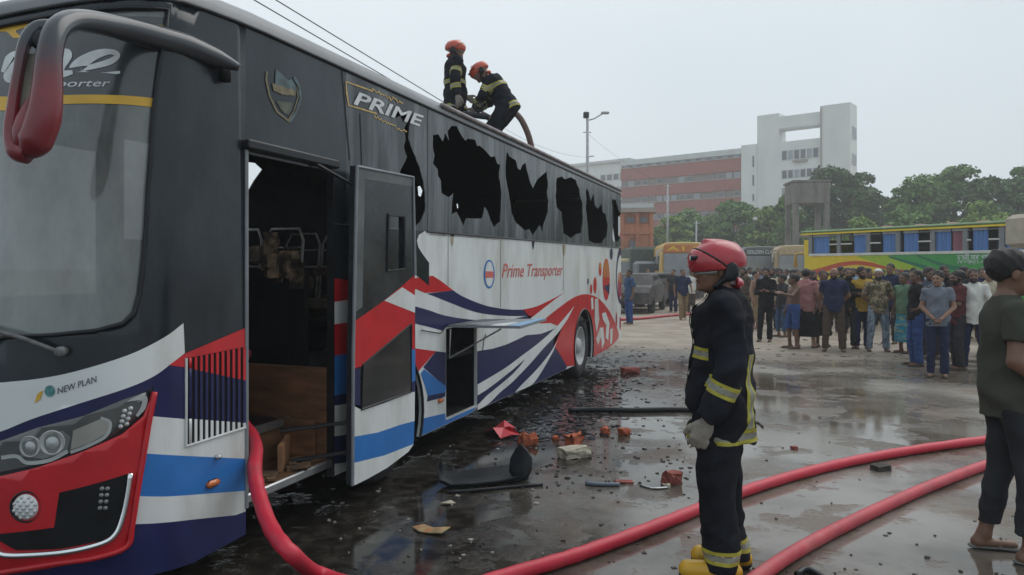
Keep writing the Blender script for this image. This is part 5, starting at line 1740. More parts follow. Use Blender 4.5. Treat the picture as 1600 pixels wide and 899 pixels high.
GO(1522, 579, 1.70, -14, A2, ('roll', 'white'), ('trousers', 'navy'), 'bearded man in white shirt with rolled sleeves', 'short', 3)
GO(1545, 560, 1.70, 5, A, ('half', 'cream'), ('trousers', 'char'), 'man in white cap behind the man in white shirt', 'cap')
# second row and the far crowd
rows = [(1150, 24, 'red', 'person in red far behind the helmet'), (1172, 27, 'white', 'person in white shirt under the dark coach, leftmost'), (1207, 22, 'olive', 'person in olive between the black shirt and the denim'),
        (1214, 26, 'teal', 'person in bright teal in front of the dark coach'), (1228, 24, 'white', 'person in white before the yellow bus nose'), (1240, 28, 'char', 'person in charcoal before the yellow bus nose'),
        (1250, 21, 'green', 'person in green behind the pink shirt'), (1272, 20, 'maroon', 'person in maroon left of the balding man'), (1290, 21, 'tan', 'person in tan behind the balding man'),
        (1315, 19, 'olive', 'person in olive right of the balding man\'s head'), (1333, 20, 'lightblue', 'person in pale blue left of the yellow shirt'), (1358, 20, 'brown', 'person in brown right of the yellow shirt'),
        (1403, 19, 'red', 'person in red right of the tall navy shirt'), (1418, 20, 'blue', 'person in blue behind the pale green shirt'), (1440, 18.5, 'maroon', 'person in maroon behind the black T-shirt'),
        (1462, 17.5, 'green', 'person in green above the boy\'s head'), (1487, 17, 'brown', 'person in brown behind the maroon shirt'), (1508, 17.5, 'char', 'person in charcoal left of the white shirt'), (1535, 17, 'navy', 'person in navy right of the white shirt'),
        (1556, 17, 'grey', 'person in grey beside the olive T-shirt man'), (1378, 21, 'white', 'person in white behind the white cap'), (1190, 30, 'navy', 'person in navy far off under the dark coach'), (1203, 32, 'pink', 'person in pink far off under the dark coach'),
        (1236, 32, 'blue', 'person in blue far off beside the bus nose'), (1140, 30, 'char', 'person in charcoal far off behind the helmet')]
rows += [(1160, 22, 'brown', 'person in brown nearest the red helmet in the back rows'), (1185, 24, 'grey', 'person in grey behind the man with the phone'), (1218, 20, 'cream', 'person in cream above the youth in denim'), (1245, 19.5, 'white', 'person in white above the boy in blue shorts'),
         (1264, 23, 'navy', 'person in navy above the pink shirt'), (1296, 25, 'red', 'person in red far behind the balding man'), (1340, 23, 'green', 'person in green far left of the yellow shirt'), (1365, 24, 'blue', 'person in blue between yellow and camouflage shirts'),
         (1410, 23, 'cream', 'person in cream far behind the pale green shirt'), (1428, 22, 'white', 'person in white far behind the black T-shirt'), (1448, 21, 'lightblue', 'person in pale blue far behind the boy'), (1500, 20, 'yellow', 'person in yellow above the maroon shirt'), (1515, 20, 'teal', 'person in teal above the white shirt')]
poses = [A, A2, BH, CR, PH, AK]
for i, (px, d, c, lb) in enumerate(rows):
    GO(px, None, 1.60 + .02 * ((i * 7) % 8), ((i * 37) % 70) - 35, poses[i % 6], (('tee', 'half', 'polo')[i % 3], c), (('trousers', 'lungi')[i % 2] if i % 3 else 'trousers', ('navy', 'char', 'brown', 'black')[i % 4]), lb, ('short', 'full')[i % 2], d=d, group='onlookers in the back rows')
GO(1012, None, 1.7, 40, A, ('half', 'blue'), ('trousers', 'char'), 'man in bright blue shirt behind the wrecked car', d=40, group='people beyond the bus')
GO(983, None, 1.68, -60, A, ('half', 'denim'), ('trousers', 'blue'), 'person in blue at the tail of the burnt bus', d=22, group='people beyond the bus')
# ================================================================== BUILDINGS
def facade_frame(px, d, ang=(-.77, .64)):
    o = W(px, d)
    u = RIGHT * ang[0] + FWD * ang[1]; u.normalize()
    n = -RIGHT * ang[1] * 1.0 + FWD * ang[0]; n = Vector((n.x, n.y, 0)).normalized()
    if n.dot(-FWD) < 0: n = -n
    return o, u, n
def t_at(o, u, px):
    k = (px - 800) / FPX
    lo_, do_ = o.dot(RIGHT), o.dot(FWD); lu, du = u.dot(RIGHT), u.dot(FWD)
    return (k * do_ - lo_) / (lu - k * du)
class Fac:
    def __init__(self, px, d, name, label, ang=(-.77, .64), cat='building'):
        self.o, self.u, self.n = facade_frame(px, d, ang)
        self.rz = math.atan2(self.u.y, self.u.x)
        self.root = empty(name, self.o, self.rz)
        tag(self.root, label, cat)
        self.sy = 1 if Vector((-math.sin(self.rz), math.cos(self.rz), 0)).dot(self.n) > 0 else -1
    def t(self, px): return t_at(self.o, self.u, px)
    def z(self, px, py):
        p = self.o + self.u * self.t(px); return hgt(py, p.dot(FWD))
    def box(self, nm, t0, t1, z0, z1, o0, o1, m, parent=None, bev=0):
        """block along the facade t0..t1, z0..z1, from o0 to o1 metres out of the facade"""
        b = MB(); y0, y1 = sorted((o0 * self.sy, o1 * self.sy))
        b.box(((t0 + t1) / 2, (y0 + y1) / 2, (z0 + z1) / 2), (abs(t1 - t0), y1 - y0, z1 - z0), bev=bev)
        return b.build(nm, m, parent or self.root)
m_conc = mat('pale_grey_render', (.66, .69, .67), .85, var=.08, scale=.4, col2=(.54, .57, .55), c2amt=(.5, .9), c2scale=.25, stretch=(1, 1, .4))
m_conc2 = mat('light_grey_concrete', (.52, .55, .55), .85, var=.1, scale=.5)
m_brick = mat('red_brick', (.30, .085, .065), .9, var=.12, scale=1.2, col2=(.24, .09, .075), c2scale=.6)
m_win = mat('far_window_glass', (.085, .10, .12), .15, var=.3, scale=.8)
m_winl = mat('far_window_pale', (.25, .29, .33), .2, var=.2)
m_sill = mat('pale_band', (.33, .29, .265), .8, var=.1)

# --- white tower
tw = Fac(1330, 108, 'white_tower_block', 'tall pale grey block with a framed roof opening, right of the brick building')
tL, tM, t1, t2 = tw.t(1183), tw.t(1283), tw.t(1217), tw.t(1281)
zT = 25.5
tw.box('wall', t1, tL, 0, zT + .2, -3, 0, m_conc)
tw.box('wall', 0, tM, 0, zT + .3, -3, .5, m_conc)
zo0, zo1 = tw.z(1250, 219), tw.z(1250, 197)
tw.box('wall', tM + .002, t1 - .002, 0, zo0, -3, 0, m_conc)
tw.box('roof_beam', tM + .002, t1 - .002, zo1, zT - .4, -2.2, 0, m_conc)
tw.box('roof_rail', tM + .002, t1 - .002, zo1 - .25, zo1 - .002, -2.1, .06, m_conc2)
def win_row(F, parent, ta, tb, z0, z1, n, pale=.4, out=0.0):
    w = (tb - ta) / n
    for k in range(n):
        a, b = ta + w * (k + .06), ta + w * (k + .94)
        fr = F.box('window', a, b, z0, z1, out - .02, out + .07, m_conc2, parent)
        mm_ = m_winl if random.random() < pale else m_win
        F.box('pane', a + .08 * abs(w), b - .08 * abs(w), z0 + .1, z1 - .1, out + .03, out + .085, mm_, fr)
for (pya, pyb) in ((249, 233), (278, 264), (305, 292), (332, 320)):
    win_row(tw, tw.root, tM + .3, tw.t(1221), tw.z(1250, pya), tw.z(1250, pyb), 6)
tw.box('balcony_slab', tw.t(1262), tw.t(1240), tw.z(1250, 253), tw.z(1250, 250), 0, .5, m_sill)
for (pya, pyb) in ((216, 196), (256, 239), (290, 276)):
    z0, z1 = tw.z(1330, pya), tw.z(1330, pyb)
    fr = tw.box('window', -.10, .0, z0, z1, -2.4, -.3, m_conc2)
    tw.box('pane', -.12, -.05, z0 + .15, z1 - .15, -2.2, -.5, m_win, fr)
tw.box('down_pipe', tM - .25, tM - .05, 0, zT, .5, .62, m_sill)
# --- brick building
bb = Fac(1158, 108 + .64 * tw.t(1158), 'brick_building', 'long red brick building with pale window bands')
tB = bb.t(970)
zP = 20.9
bb.box('core_wall', 0, tB, 0, zP - .9, -14, -.25, mat('dim_band_wall', (.20, .17, .16), .9, var=.15))
bb.box('parapet', -.02, tB + .02, 20.0, zP, -14.2, .05, m_conc2)
lev = [(17.3, 19.4), (14.3, 16.1), (11.2, 13.1), (8.1, 10.0), (5.0, 6.9), (0, 3.8)]
for (a, b) in lev:
    bb.box('brick_band', 0, tB, a, b, -.25, 0, m_brick)
    bb.box('sill', 0, tB, b, b + .12, -.25, .12, m_sill)
for i, (z0, z1) in enumerate(((16.25, 17.25), (13.25, 14.25), (10.15, 11.15))):
    n = 16
    for k in range(n):
        a = tB * (k + .1) / n; b = tB * (k + .9) / n
        if random.random() < .25: continue
        fr = bb.box('window', a, b, z0, z1 - .05, -.25, -.14, m_sill)
        bb.box('pane', a + .12, b - .12, z0 + .12, z1 - .17, -.16, -.12, m_win if random.random() < .55 else m_winl, fr)
for k in range(12):
    bb.box('top_window', tB * (k + .2) / 12, tB * (k + .75) / 12, 19.5, 19.95, -.25, -.15, m_winl)
# --- white link between them
lk = Fac(1183, 108 + .64 * tL, 'white_stair_link', 'narrow white stair block between brick building and tower')
tl = lk.t(1158.5)
lk.box('wall', .01, tl, 0, 21.3, -10, .1, m_conc)
for (a, b) in ((262, 243), (291, 273), (315, 303)):
    win_row(lk, lk.root, .4, lk.t(1176), lk.z(1180, a), lk.z(1180, b), 1, 0, .1)
# --- white blocks left of the bricks
wb_ = Fac(985, 150, 'white_office_block', 'white office block with blue-grey windows behind the bus tail')
tq = wb_.t(893)
wb_.box('wall', .01, tq, 0, hgt(258, 156), -10, 0, m_conc)
for r0 in (275, 295, 315):
    win_row(wb_, wb_.root, 1.0, tq * .5, hgt(r0 + 10, 156), hgt(r0, 156), 4, .2)
wb_.box('roof_slab', -.1, tq + .5, hgt(258, 156), hgt(254, 156), -10.5, .6, m_conc2)
# --- orange gatehouse
og = Fac(1019, 50, 'orange_gatehouse', 'orange brick gatehouse with pale cornice and arched openings', ang=(-1, .12))
to = og.t(972)
m_or = mat('orange_brick', (.42, .17, .10), .9, var=.15, scale=2)
og.box('wall', 0, to, 0, hgt(332, 50), -4, 0, m_or)
og.box('cornice', -.25, to + .3, hgt(332, 50), hgt(325, 50), -4.2, .3, m_sill)
og.box('parapet', -.1, to + .1, hgt(325, 50), hgt(318, 50), -4.1, .1, m_conc2)
og.box('ledge', -.1, to + .1, hgt(366, 50), hgt(362, 50), -4.05, .12, m_or)
def arch_plate(F, nm, tc_, w, z0, z1, m, out, parent=None):
    pts = [(tc_ - w / 2, z0), (tc_ + w / 2, z0), (tc_ + w / 2, z1 - w / 2)] + [(tc_ + w / 2 * math.cos(a), z1 - w / 2 + w / 2 * math.sin(a)) for a in np.linspace(.2, math.pi - .2, 7)] + [(tc_ - w / 2, z1 - w / 2)]
    n_ = len(pts); vs = [(x, F.sy * (out - .1), z) for x, z in pts] + [(x, F.sy * out, z) for x, z in pts]
    return mk(nm, vs, [tuple(range(n_)), tuple(range(2 * n_ - 1, n_ - 1, -1))] + [(i, (i + 1) % n_, n_ + (i + 1) % n_, n_ + i) for i in range(n_)], m, parent or F.root)
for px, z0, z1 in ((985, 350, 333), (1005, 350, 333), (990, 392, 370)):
    arch_plate(og, 'arch_recess', og.t(px), .75, hgt(z0, 50), hgt(z1, 50), mat('arch_shadow_plaster', (.24, .10, .065), .9), .03)  # flat plate, recess shade put into its darker orange
    wz = og.box('window', og.t(px) + .25, og.t(px) - .25, hgt(z0, 50) + .12, hgt(z1, 50) - .3, .0, .05, m_win)
for px in (972, 996, 1018):
    og.box('pilaster', og.t(px) - .12, og.t(px) + .12, 0, hgt(332, 50) - .003, 0, .1, m_or)
# --- water tank on legs
wt_ = Fac(1297, 60, 'water_tank', 'square concrete water tank standing on tall legs', ang=(-1, .1), cat='water tank')
tt = wt_.t(1240)
m_tank = mat('stained_concrete', (.20, .185, .165), .95, var=.2, scale=1.5, col2=(.085, .08, .075), c2amt=(.45, .75), c2scale=1.1, stretch=(1, 1, .4))
wt_.box('tank', 0, tt, hgt(318, 60), hgt(284, 60), -2.8, 0, m_tank, bev=.06)
wt_.box('tank_lid', -.08, tt + .08, hgt(284, 60), hgt(281, 60), -2.9, .08, m_tank)
for a in (.02, tt - .42):
    for o_ in (-2.7, -.42):
        wt_.box('leg', a, a + .4, 0, hgt(318, 60) + .01, o_, o_ + .4, m_tank)
wt_.box('brace', .05, tt - .05, 4.2, 4.5, -.36, -.1, m_tank)

# ================================================================== TREES
def leaf_mat(name, c, c2):
    m = mat(name, c, .65, var=.25, scale=1.2, col2=c2, c2amt=(.35, .65), c2scale=.9, spec=.3)
    b = m.node_tree.nodes['Principled BSDF']
    return m
LM = [leaf_mat('leaf_green', (.075, .16, .035), (.13, .23, .055)), leaf_mat('leaf_dark', (.035, .085, .028), (.07, .135, .042)), leaf_mat('leaf_bright', (.12, .21, .035), (.18, .27, .055))]
m_bark = mat('tree_bark', (.10, .08, .06), .95, var=.3, scale=6)
def tree(px, ytop, wpx, d, k, label, seed, leaves=7000, base_h=None, lsize=.26):
    rg = np.random.default_rng(seed)
    H = hgt(ytop, d); Rw = wpx / FPX * d / 2
    root = empty('tree', W(px, d)); tag(root, label, 'tree', 'trees behind the yard')
    cb = H * .28 if base_h is None else base_h
    cz = (H + cb) / 2; rz_ = (H - cb) / 2
    n = int(34 + Rw * 5)
    dirs = rg.normal(size=(n, 3)); dirs /= np.linalg.norm(dirs, axis=1)[:, None]
    rad = rg.uniform(.35, .9, n) ** .6
    C = dirs * rad[:, None] * np.array([Rw, Rw * .9, rz_]) * .86 + np.array([0, 0, cz])
    cr_ = rg.uniform(.13, .28, n) * (Rw + rz_) / 2 * 1.1
    # keep under the crown's top with an uneven outline
    t = MB()
    lean = rg.uniform(-.3, .3, 2)
    tip = Vector((lean[0], lean[1], cz + rz_ * .3))
    t.tube(spline([(0, 0, 0), (lean[0] * .3, lean[1] * .3, cb * .8), tip], 5), list(np.linspace(.035 * H * .8, .02, 11)), 8)
    for i in range(0, n, 3):
        f = rg.uniform(.35, .9); a = Vector((lean[0] * f * .6, lean[1] * f * .6, cb * .7 + (tip.z - cb * .7) * f * .8))
        e = Vector(C[i]); m_ = a.lerp(e, .5) + Vector((0, 0, .3))
        t.tube([a, m_, e], [.05 + .012 * H * .3, .05, .02], 5)
    t.build('trunk', m_bark, root, True)
    ci = rg.integers(0, n, leaves)
    dv = rg.normal(size=(leaves, 3)); dv /= np.linalg.norm(dv, axis=1)[:, None]
    dv[:, 2] = np.where(dv[:, 2] < -.3, -dv[:, 2] * .6, dv[:, 2])
    P = C[ci] + dv * (cr_[ci] * rg.uniform(.55, 1.08, leaves) ** .7)[:, None] * np.array([1.15, 1.15, .8])
    P += rg.normal(size=P.shape) * .05
    nr = dv * .7 + rg.normal(size=dv.shape) * .55 + np.array([0, 0, .3]); nr /= np.linalg.norm(nr, axis=1)[:, None]
    a = np.cross(nr, rg.normal(size=nr.shape)); a /= np.linalg.norm(a, axis=1)[:, None]
    b = np.cross(nr, a)
    s = lsize * rg.uniform(.6, 1.3, leaves)[:, None]
    V = np.stack([P - a * s, P - b * s * .5 + nr * s * .1, P + a * s, P + b * s * .5 + nr * s * .1], 1).reshape(-1, 3)
    F = np.arange(leaves * 4).reshape(-1, 4)
    me = bpy.data.meshes.new('crown')
    me.vertices.add(len(V)); me.vertices.foreach_set('co', V.astype(np.float32).ravel())
    me.loops.add(len(V)); me.loops.foreach_set('vertex_index', F.ravel().astype(np.int32))
    me.polygons.add(leaves); me.polygons.foreach_set('loop_start', np.arange(0, leaves * 4, 4, dtype=np.int32))
    me.update(calc_edges=True)
    me.materials.append(LM[k])
    link(bpy.data.objects.new('crown', me), root)
tree(1047, 328, 70, 78, 2, 'pale bushy tree beside the orange gatehouse', 1, 6000, 1.0)
tree(1092, 320, 100, 82, 0, 'bushy tree in front of the brick building', 2, 8000, 1.0)
tree(1146, 306, 104, 80, 0, 'rounded tree in front of the white stair link', 3, 9000, 1.0)
tree(1200, 318, 90, 76, 2, 'lighter tree under the white tower', 4, 7000, 1.0)
tree(1232, 292, 44, 70, 0, 'slim tree left of the water tank', 5, 6000, 2.0)
tree(1312, 250, 128, 74, 1, 'tall dark tree behind the water tank', 6, 14000, 2.5, .28)
tree(1370, 282, 96, 80, 1, 'dark tree in the dip right of the water tank', 7, 9000, 2.0)
tree(1432, 268, 118, 68, 0, 'broad tree above the middle of the yellow bus', 8, 12000, 2.0)
tree(1492, 250, 120, 70, 0, 'high spreading tree above the green bus side', 9, 14000, 2.0)
tree(1556, 262, 120, 64, 1, 'broad dark tree near the right edge', 10, 13000, 2.0)
tree(1612, 244, 120, 66, 0, 'tall tree cut off by the right edge', 11, 12000, 2.0)
tree(1345, 332, 70, 55, 2, 'low light green shrub tree behind the bus roof', 12, 5000, .5, .2)
tree(1285, 338, 60, 66, 0, 'low tree between the tank legs', 13, 5000, .5, .22)
tree(1420, 318, 90, 58, 0, 'low bushy tree behind the yellow bus', 14, 6000, .5, .22)
tree(1530, 312, 110, 56, 2, 'low light tree behind the green bus end', 15, 7000, .5, .22)
tree(1016, 362, 40, 74, 1, 'dark shrub beside the orange gatehouse base', 16, 3500, .3, .22)

# ================================================================== STREET LAMP, POLES, WIRES
lp_ = empty('street_lamp', W(918, 40)); tag(lp_, 'tall grey street lamp with one arm and a box at its top', 'street lamp')
zl = hgt(180, 40)
m_pole = mat('galvanised_pole', (.36, .37, .38), .5, metal=.3, var=.15)
MB().tube([(0, 0, 0), (0, 0, 4), (0, 0, zl)], [.12, .10, .07], 10).build('post', m_pole, lp_, True)
rv = RIGHT
MB().tube([Vector((0, 0, zl - .3)), Vector((0, 0, zl - .2)) + rv * .35, rv * .95 + Vector((0, 0, zl + .15))], .035, 8).build('lamp_arm', m_pole, lp_, True)
MB().box(rv * .95 + Vector((0, 0, zl + .12)), (.45, .22, .14), YAW, bev=.05).build('lamp_head', m_pole, lp_)
MB().box((-.08, 0, zl + .0), (.3, .3, .32), YAW, bev=.04).build('switch_box', m_trim, lp_)
MB().tube([-rv * .25 + Vector((0, 0, hgt(207, 40))), rv * .2 + Vector((0, 0, hgt(207, 40)))], .025, 6).build('cross_bracket', m_pole, lp_)
MB().tube([Vector((0, 0, hgt(245, 40))), rv * .35 + Vector((0, 0, hgt(244, 40)))], .03, 6).build('cross_bracket', m_pole, lp_)
for (px, yt, d, lb) in ((1043, 288, 55, 'thin tall pole in front of the brick building'), (1088, 346, 60, 'short thin pole above the red helmet'), (880, 268, 30, 'utility pole hidden behind the burnt bus')):
    po = empty('utility_pole', W(px, d)); tag(po, lb, 'pole')
    MB().tube([(0, 0, 0), (0, 0, hgt(yt, d))], [.09, .06], 8).build('post', m_pole, po, True)
    MB().tube([-rv * .3 + Vector((0, 0, hgt(yt, d) - .15)), rv * .3 + Vector((0, 0, hgt(yt, d) - .15))], .03, 6).build('cross_arm', m_pole, po)
m_wire = mat('black_cable', (.03, .03, .032), .6)
def wire(a, b, sag, lb, r=.012):
    a, b = Vector(a), Vector(b)
    pts = [a.lerp(b, t) - Vector((0, 0, sag * 4 * t * (1 - t))) for t in np.linspace(0, 1, 14)]
    o = MB().tube(pts, r, 5).build('overhead_wire', m_wire, None, True); tag(o, lb, 'wire', 'overhead wires')
wire(WP(280, -92, 12), WP(880, 274, 30), .0, 'overhead wire running down behind the roof, upper one')
wire(WP(250, -86, 12), WP(880, 283, 30), .0, 'overhead wire running down behind the roof, lower one')
wire(W(918, 40, hgt(209, 40)), W(1043, 55, hgt(289, 55) - .1) + Vector((0, 0, .05)), .3, 'faint wire strung from the street lamp to the thin pole', .006)
wire(W(918, 40, hgt(246, 40)), WP(780, 196, 30), .3, 'faint wire running left from the street lamp', .006)

# ================================================================== OTHER BUSES AND VEHICLES
m_glassd = mat('dark_bus_glass', (.05, .06, .07), .12, var=.3, scale=1.5, coat=.5)
m_glassg = mat('grey_bus_glass', (.20, .22, .24), .2, var=.2, scale=1.5, coat=.5)
def bus_front(px, d, name, label, wpx, ytop, turn, body, head, text, tcol, low, length=10.5, pale_side=False):
    """parked coach seen from the front"""
    w = 2.45; H = hgt(ytop, d)
    o = W(px, d)
    root = empty(name, o, face_dir(-Vector((o.x, o.y, 0)).normalized()) + R(turn)); tag(root, label, 'bus')
    # local: +y is the front
    vs, fs = [], []
    prof = [(-w / 2, .35), (-w / 2, H * .62), (-w / 2 + .08, H - .25), (-w / 2 + .3, H - .03), (0, H), (w / 2 - .3, H - .03), (w / 2 - .08, H - .25), (w / 2, H * .62), (w / 2, .35)]
    ys = [(-length, 1.0), (-.35, 1.0), (-.1, .985), (.0, .93)]
    for (y, s) in ys:
        for (x, z) in prof: vs.append((x * s, y - (z > H * .45) * (.12 if y > -.2 else 0), z if z < 1 else z - (1 - s) * .6))
    n_ = len(prof)
    for i in range(3):
        for k in range(n_ - 1): fs.append((i * n_ + k, i * n_ + k + 1, (i + 1) * n_ + k + 1, (i + 1) * n_ + k))
        fs.append((i * n_ + n_ - 1, i * n_, (i + 1) * n_, (i + 1) * n_ + n_ - 1))
    fs.append(tuple(range(3 * n_, 4 * n_))); fs.append(tuple(range(n_ - 1, -1, -1)))
    mk('body', vs, fs, body, root)
    def plate(nm, x0, x1, z0, z1, m, off, parent=None):
        y0, y1 = (off - (.02 if z0 > H * .45 else 0),) * 2
        return MB().box(((x0 + x1) / 2, off - .02, (z0 + z1) / 2), (x1 - x0, .05, z1 - z0), bev=.015).build(nm, m, parent or root)
    plate('windscreen', -w / 2 + .18, w / 2 - .18, H * .40, H * .80, m_glassg, .0)
    hd_ = plate('headboard', -w / 2 + .2, w / 2 - .2, H * .81, H * .95, head, -.0)
    plate('lower_front', -w / 2 + .1, w / 2 - .1, .45, H * .36, low, .02)
    MB().box((0, .04, .42), (w * .96, .16, .22), bev=.05).build('bumper', m_trim, root)
    for sx in (-1, 1):
        MB().lathe([(0, .13), (.05, .11), (.06, 0)], (sx * .85, .04, .78), (0, 1, 0), 12).build('headlight', m_lens, root, True)
        b = MB(); b.tube([(sx * (w / 2 - .1), -.05, H * .86), (sx * (w / 2 + .18), .15, H * .84), (sx * (w / 2 + .2), .15, H * .66)], [.03, .04, .07], 8); b.build('mirror', m_pole if body is not m_trim else m_letter, root, True)
        for k in range(7):
            y = -1.0 - k * 1.3
            MB().box((sx * (w / 2 + .004), y - .55, H * .63), (.04, 1.15, H * .27), bev=.01).build('side_window', m_glassd, root)
        for y in (-2.3, -length + 2.8):
            b = MB(); b.lathe([(-.12, .3), (-.12, .45), (.0, .48), (.12, .45), (.12, .3), (.05, .0)], (sx * (w / 2 - .1), y, .48), (sx, 0, 0), 18); b.build('wheel', m_rubber, root, True)
    if text:
        vs2, fs2, tw_, th = text_mesh(text, 0, .01)
        sx = (w - .7) / tw_; sz_ = H * .075 / th
        mk('lettering', [((tw_ / 2 - x) * sx, .012, H * .845 + y * sz_) for x, y in vs2], fs2, tcol, hd_)
    return root
m_by = mat('faded_yellow_bus', (.52, .33, .08), .4, var=.12)
m_bo = mat('orange_bus_front', (.48, .16, .04), .4, var=.15)
m_by2 = mat('bright_yellow_bus', (.72, .52, .02), .35, var=.06)
m_bd = mat('dark_green_grey_bus', (.07, .08, .085), .35, var=.2)
bus_front(1068, 40, 'yellow_coach', 'yellow-fronted coach facing us left of the red helmet', 52, 378, 6, m_by, m_bo, 'A1 S', m_by2, m_bo)
bus_front(1190, 47, 'dark_coach', 'dark grey coach with white lettering facing us', 62, 385, 9, m_bd, m_bd, 'GOLDEN CLASS', m_letter, m_bd)
b2 = bus_front(1246, 44, 'tan_coach', 'tan coach nose showing between dark coach and yellow bus', 40, 383, 8, mat('tan_bus', (.40, .30, .17), .45, var=.15), mat('tan_bus', (.4, .3, .17)), None, m_letter, m_glassg)
bus_front(1132, 56, 'brown_coach', 'low brown coach far behind the red helmet', 40, 392, 8, mat('brown_bus', (.2, .12, .09), .5, var=.2), mat('brown_bus', (.2, .12, .09)), None, m_letter, m_glassg)

# --- long yellow and green bus
A_ = W(1257, 25.4); Bv = W(1640, 18.9)
dv = (Bv - A_); LB = 10.6; dv = dv.normalized()
yb = empty('yellow_green_bus', A_, math.atan2(dv.y, dv.x)); tag(yb, 'long yellow and green bus with blue curtains behind the crowd', 'bus')
HB = hgt(362, 25.4) + .0
Wd = 2.4
m_green = mat('green_paint', (.055, .30, .065), .35, var=.1); m_lime = mat('lime_paint', (.33, .47, .025), .35, var=.08); m_dgreen = mat('dark_green_paint', (.02, .16, .08), .35)
m_brd = mat('orange_red_paint', (.50, .075, .03), .35, var=.1); m_cream = mat('cream_trim', (.6, .6, .55), .4); m_rgreen = mat('pale_green_roof', (.17, .27, .15), .5, var=.15)
m_curt = mat('blue_curtain', (.10, .21, .46), .85, var=.15, scale=4, stretch=(6, 1, .2), bump=.4, bscale=8); m_curp = mat('pink_curtain', (.30, .12, .16), .85, var=.25, scale=5, stretch=(8, 1, .2))
m_wpost = mat('grey_window_post', (.19, .20, .21), .5, var=.1)
# local x along the bus, -y towards the camera (the near side lies on y = 0)
def yx(px):
    k = (px - 800) / FPX; return (k * A_.dot(FWD) - A_.dot(RIGHT)) / (dv.dot(RIGHT) - k * dv.dot(FWD))
def ybox(nm, x0, x1, z0, z1, y0, y1, m, parent=yb, bev=0):
    return MB().box(((x0 + x1) / 2, (y0 + y1) / 2, (z0 + z1) / 2), (x1 - x0, y1 - y0, z1 - z0), bev=bev).build(nm, m, parent)
ns = 1 if Vector((-math.sin(yb.rotation_euler.z), math.cos(yb.rotation_euler.z), 0)).dot(FWD) > 0 else -1
zw0, zw1 = HB * .72, HB * .955
ybox('body_lower', 0, LB, .35, zw0, 0, Wd, m_by2)
ybox('roof', -.15, LB, HB - .075, HB + .02, -.05, Wd + .05, m_rgreen, bev=.05)
ybox('roof_edge', -.1, LB, HB - .13, HB - .076, -.055, .1, m_by2)
ybox('far_wall', 0, LB, zw0, HB - .076, Wd - .05, Wd, m_wpost)
ybox('end_post', -.02, .28, zw0 - .001, HB * .90, 0.0, Wd, m_by2)
ybox('interior', .5, LB - .3, zw0, zw0 + .12, .5, Wd - .4, m_dark)
for (a, b, m, nm) in ((0, .06, m_cream, 'belt_rail'),):
    ybox(nm, .2, LB, zw0 - .03, zw0 + .05, -.03, .02, m_cream)
pxs = [1268, 1295, 1314, 1332, 1360, 1376, 1404, 1434, 1455, 1485, 1501, 1520, 1543, 1564, 1592, 1625]
kinds = 'cococoococpcocococ'
win_px = [(1270, 1295, 'c'), (1296, 1309, 'o'), (1314, 1331, 'o'), (1333, 1355, 'c'), (1360, 1376, 'o'), (1378, 1400, 'c'), (1411, 1434, 'c'), (1435, 1455, 'o'), (1461, 1485, 'c'), (1487, 1504, 'p'), (1511, 1517, 'o'), (1519, 1543, 'c'), (1545, 1562, 'o'), (1571, 1598, 'c'), (1600, 1618, 'o'), (1622, 1650, 'c')]
for (a, b, k) in win_px:
    x0, x1 = yx(a), yx(b)
    if k == 'o':
        MB().tube([(x0, .0, (zw0 + zw1) / 2), (x1, .0, (zw0 + zw1) / 2)], .025, 6).build('window_bar', m_cream, yb)
        MB().tube([(x0, .0, zw1 - .06), (x1, .0, zw1 - .06)], .02, 6).build('window_bar', m_wpost, yb)
    else:
        n_ = 12; vs = []
        for i in range(n_ + 1):
            x = x0 + (x1 - x0) * i / n_; y = .06 + .025 * math.sin(i * 1.9)
            vs += [(x, y, zw0 + .05), (x, y, zw1 - .06)]
        mk('curtain', vs, [(2 * i, 2 * i + 2, 2 * i + 3, 2 * i + 1) for i in range(n_)], m_curt if k == 'c' else m_curp, yb, True)
        MB().box(((x0 + x1) / 2, .03, zw1 - .03), (x1 - x0, .04, .10)).build('pelmet', mat('grey_pelmet', (.30, .31, .33), .7), yb)
edges = [yx(p) for p in (1266, 1310.5, 1356.5, 1403, 1457, 1508, 1565, 1620)]
for e in edges:
    ybox('window_post', e - .07, e + .07, zw0, HB - .13, -.01, .06, m_wpost)
def ypaint(nm, pts, m, lay):
    """flat livery on the near side: (column, row) pairs on the side plane"""
    vs = []
    for (px, py) in pts:
        x = yx(px); p = A_ + dv * x; vs.append((x, -.002 * lay - .001, hgt(py, p.dot(FWD))))
    tri = tessellate_polygon([[Vector((v[0], v[2], 0)) for v in vs]])
    return mk(nm, vs, tri, m, yb)
ypaint('red_arc', spline2([(1257, 425), (1285, 418), (1310, 411), (1335, 408), (1360, 410), (1378, 415), (1400, 420), (1460, 428)], 3) + spline2([(1460, 432), (1400, 424), (1370, 418), (1340, 414), (1315, 417), (1290, 425), (1257, 440)], 3), m_brd, 3)
ypaint('lime_field', spline2([(1340, 399), (1400, 397), (1400, 405), (1440, 418), (1480, 432)], 2) + [(1480, 470), (1360, 470)] + spline2([(1380, 416), (1360, 408), (1340, 402)], 2), m_lime, 1)
ypaint('green_field', [(1388, 399), (1650, 388), (1650, 500), (1500, 450), (1450, 425)], m_green, 2)
ypaint('dark_sweep', spline2([(1430, 397), (1450, 404), (1480, 413), (1510, 418)], 2) + spline2([(1510, 424), (1480, 420), (1455, 410), (1436, 402)], 2), m_dgreen, 3)
ypaint('dark_sweep', spline2([(1388, 400), (1420, 408), (1450, 416), (1480, 428)], 2) + spline2([(1480, 434), (1450, 422), (1420, 413), (1390, 403)], 2), m_dgreen, 3)
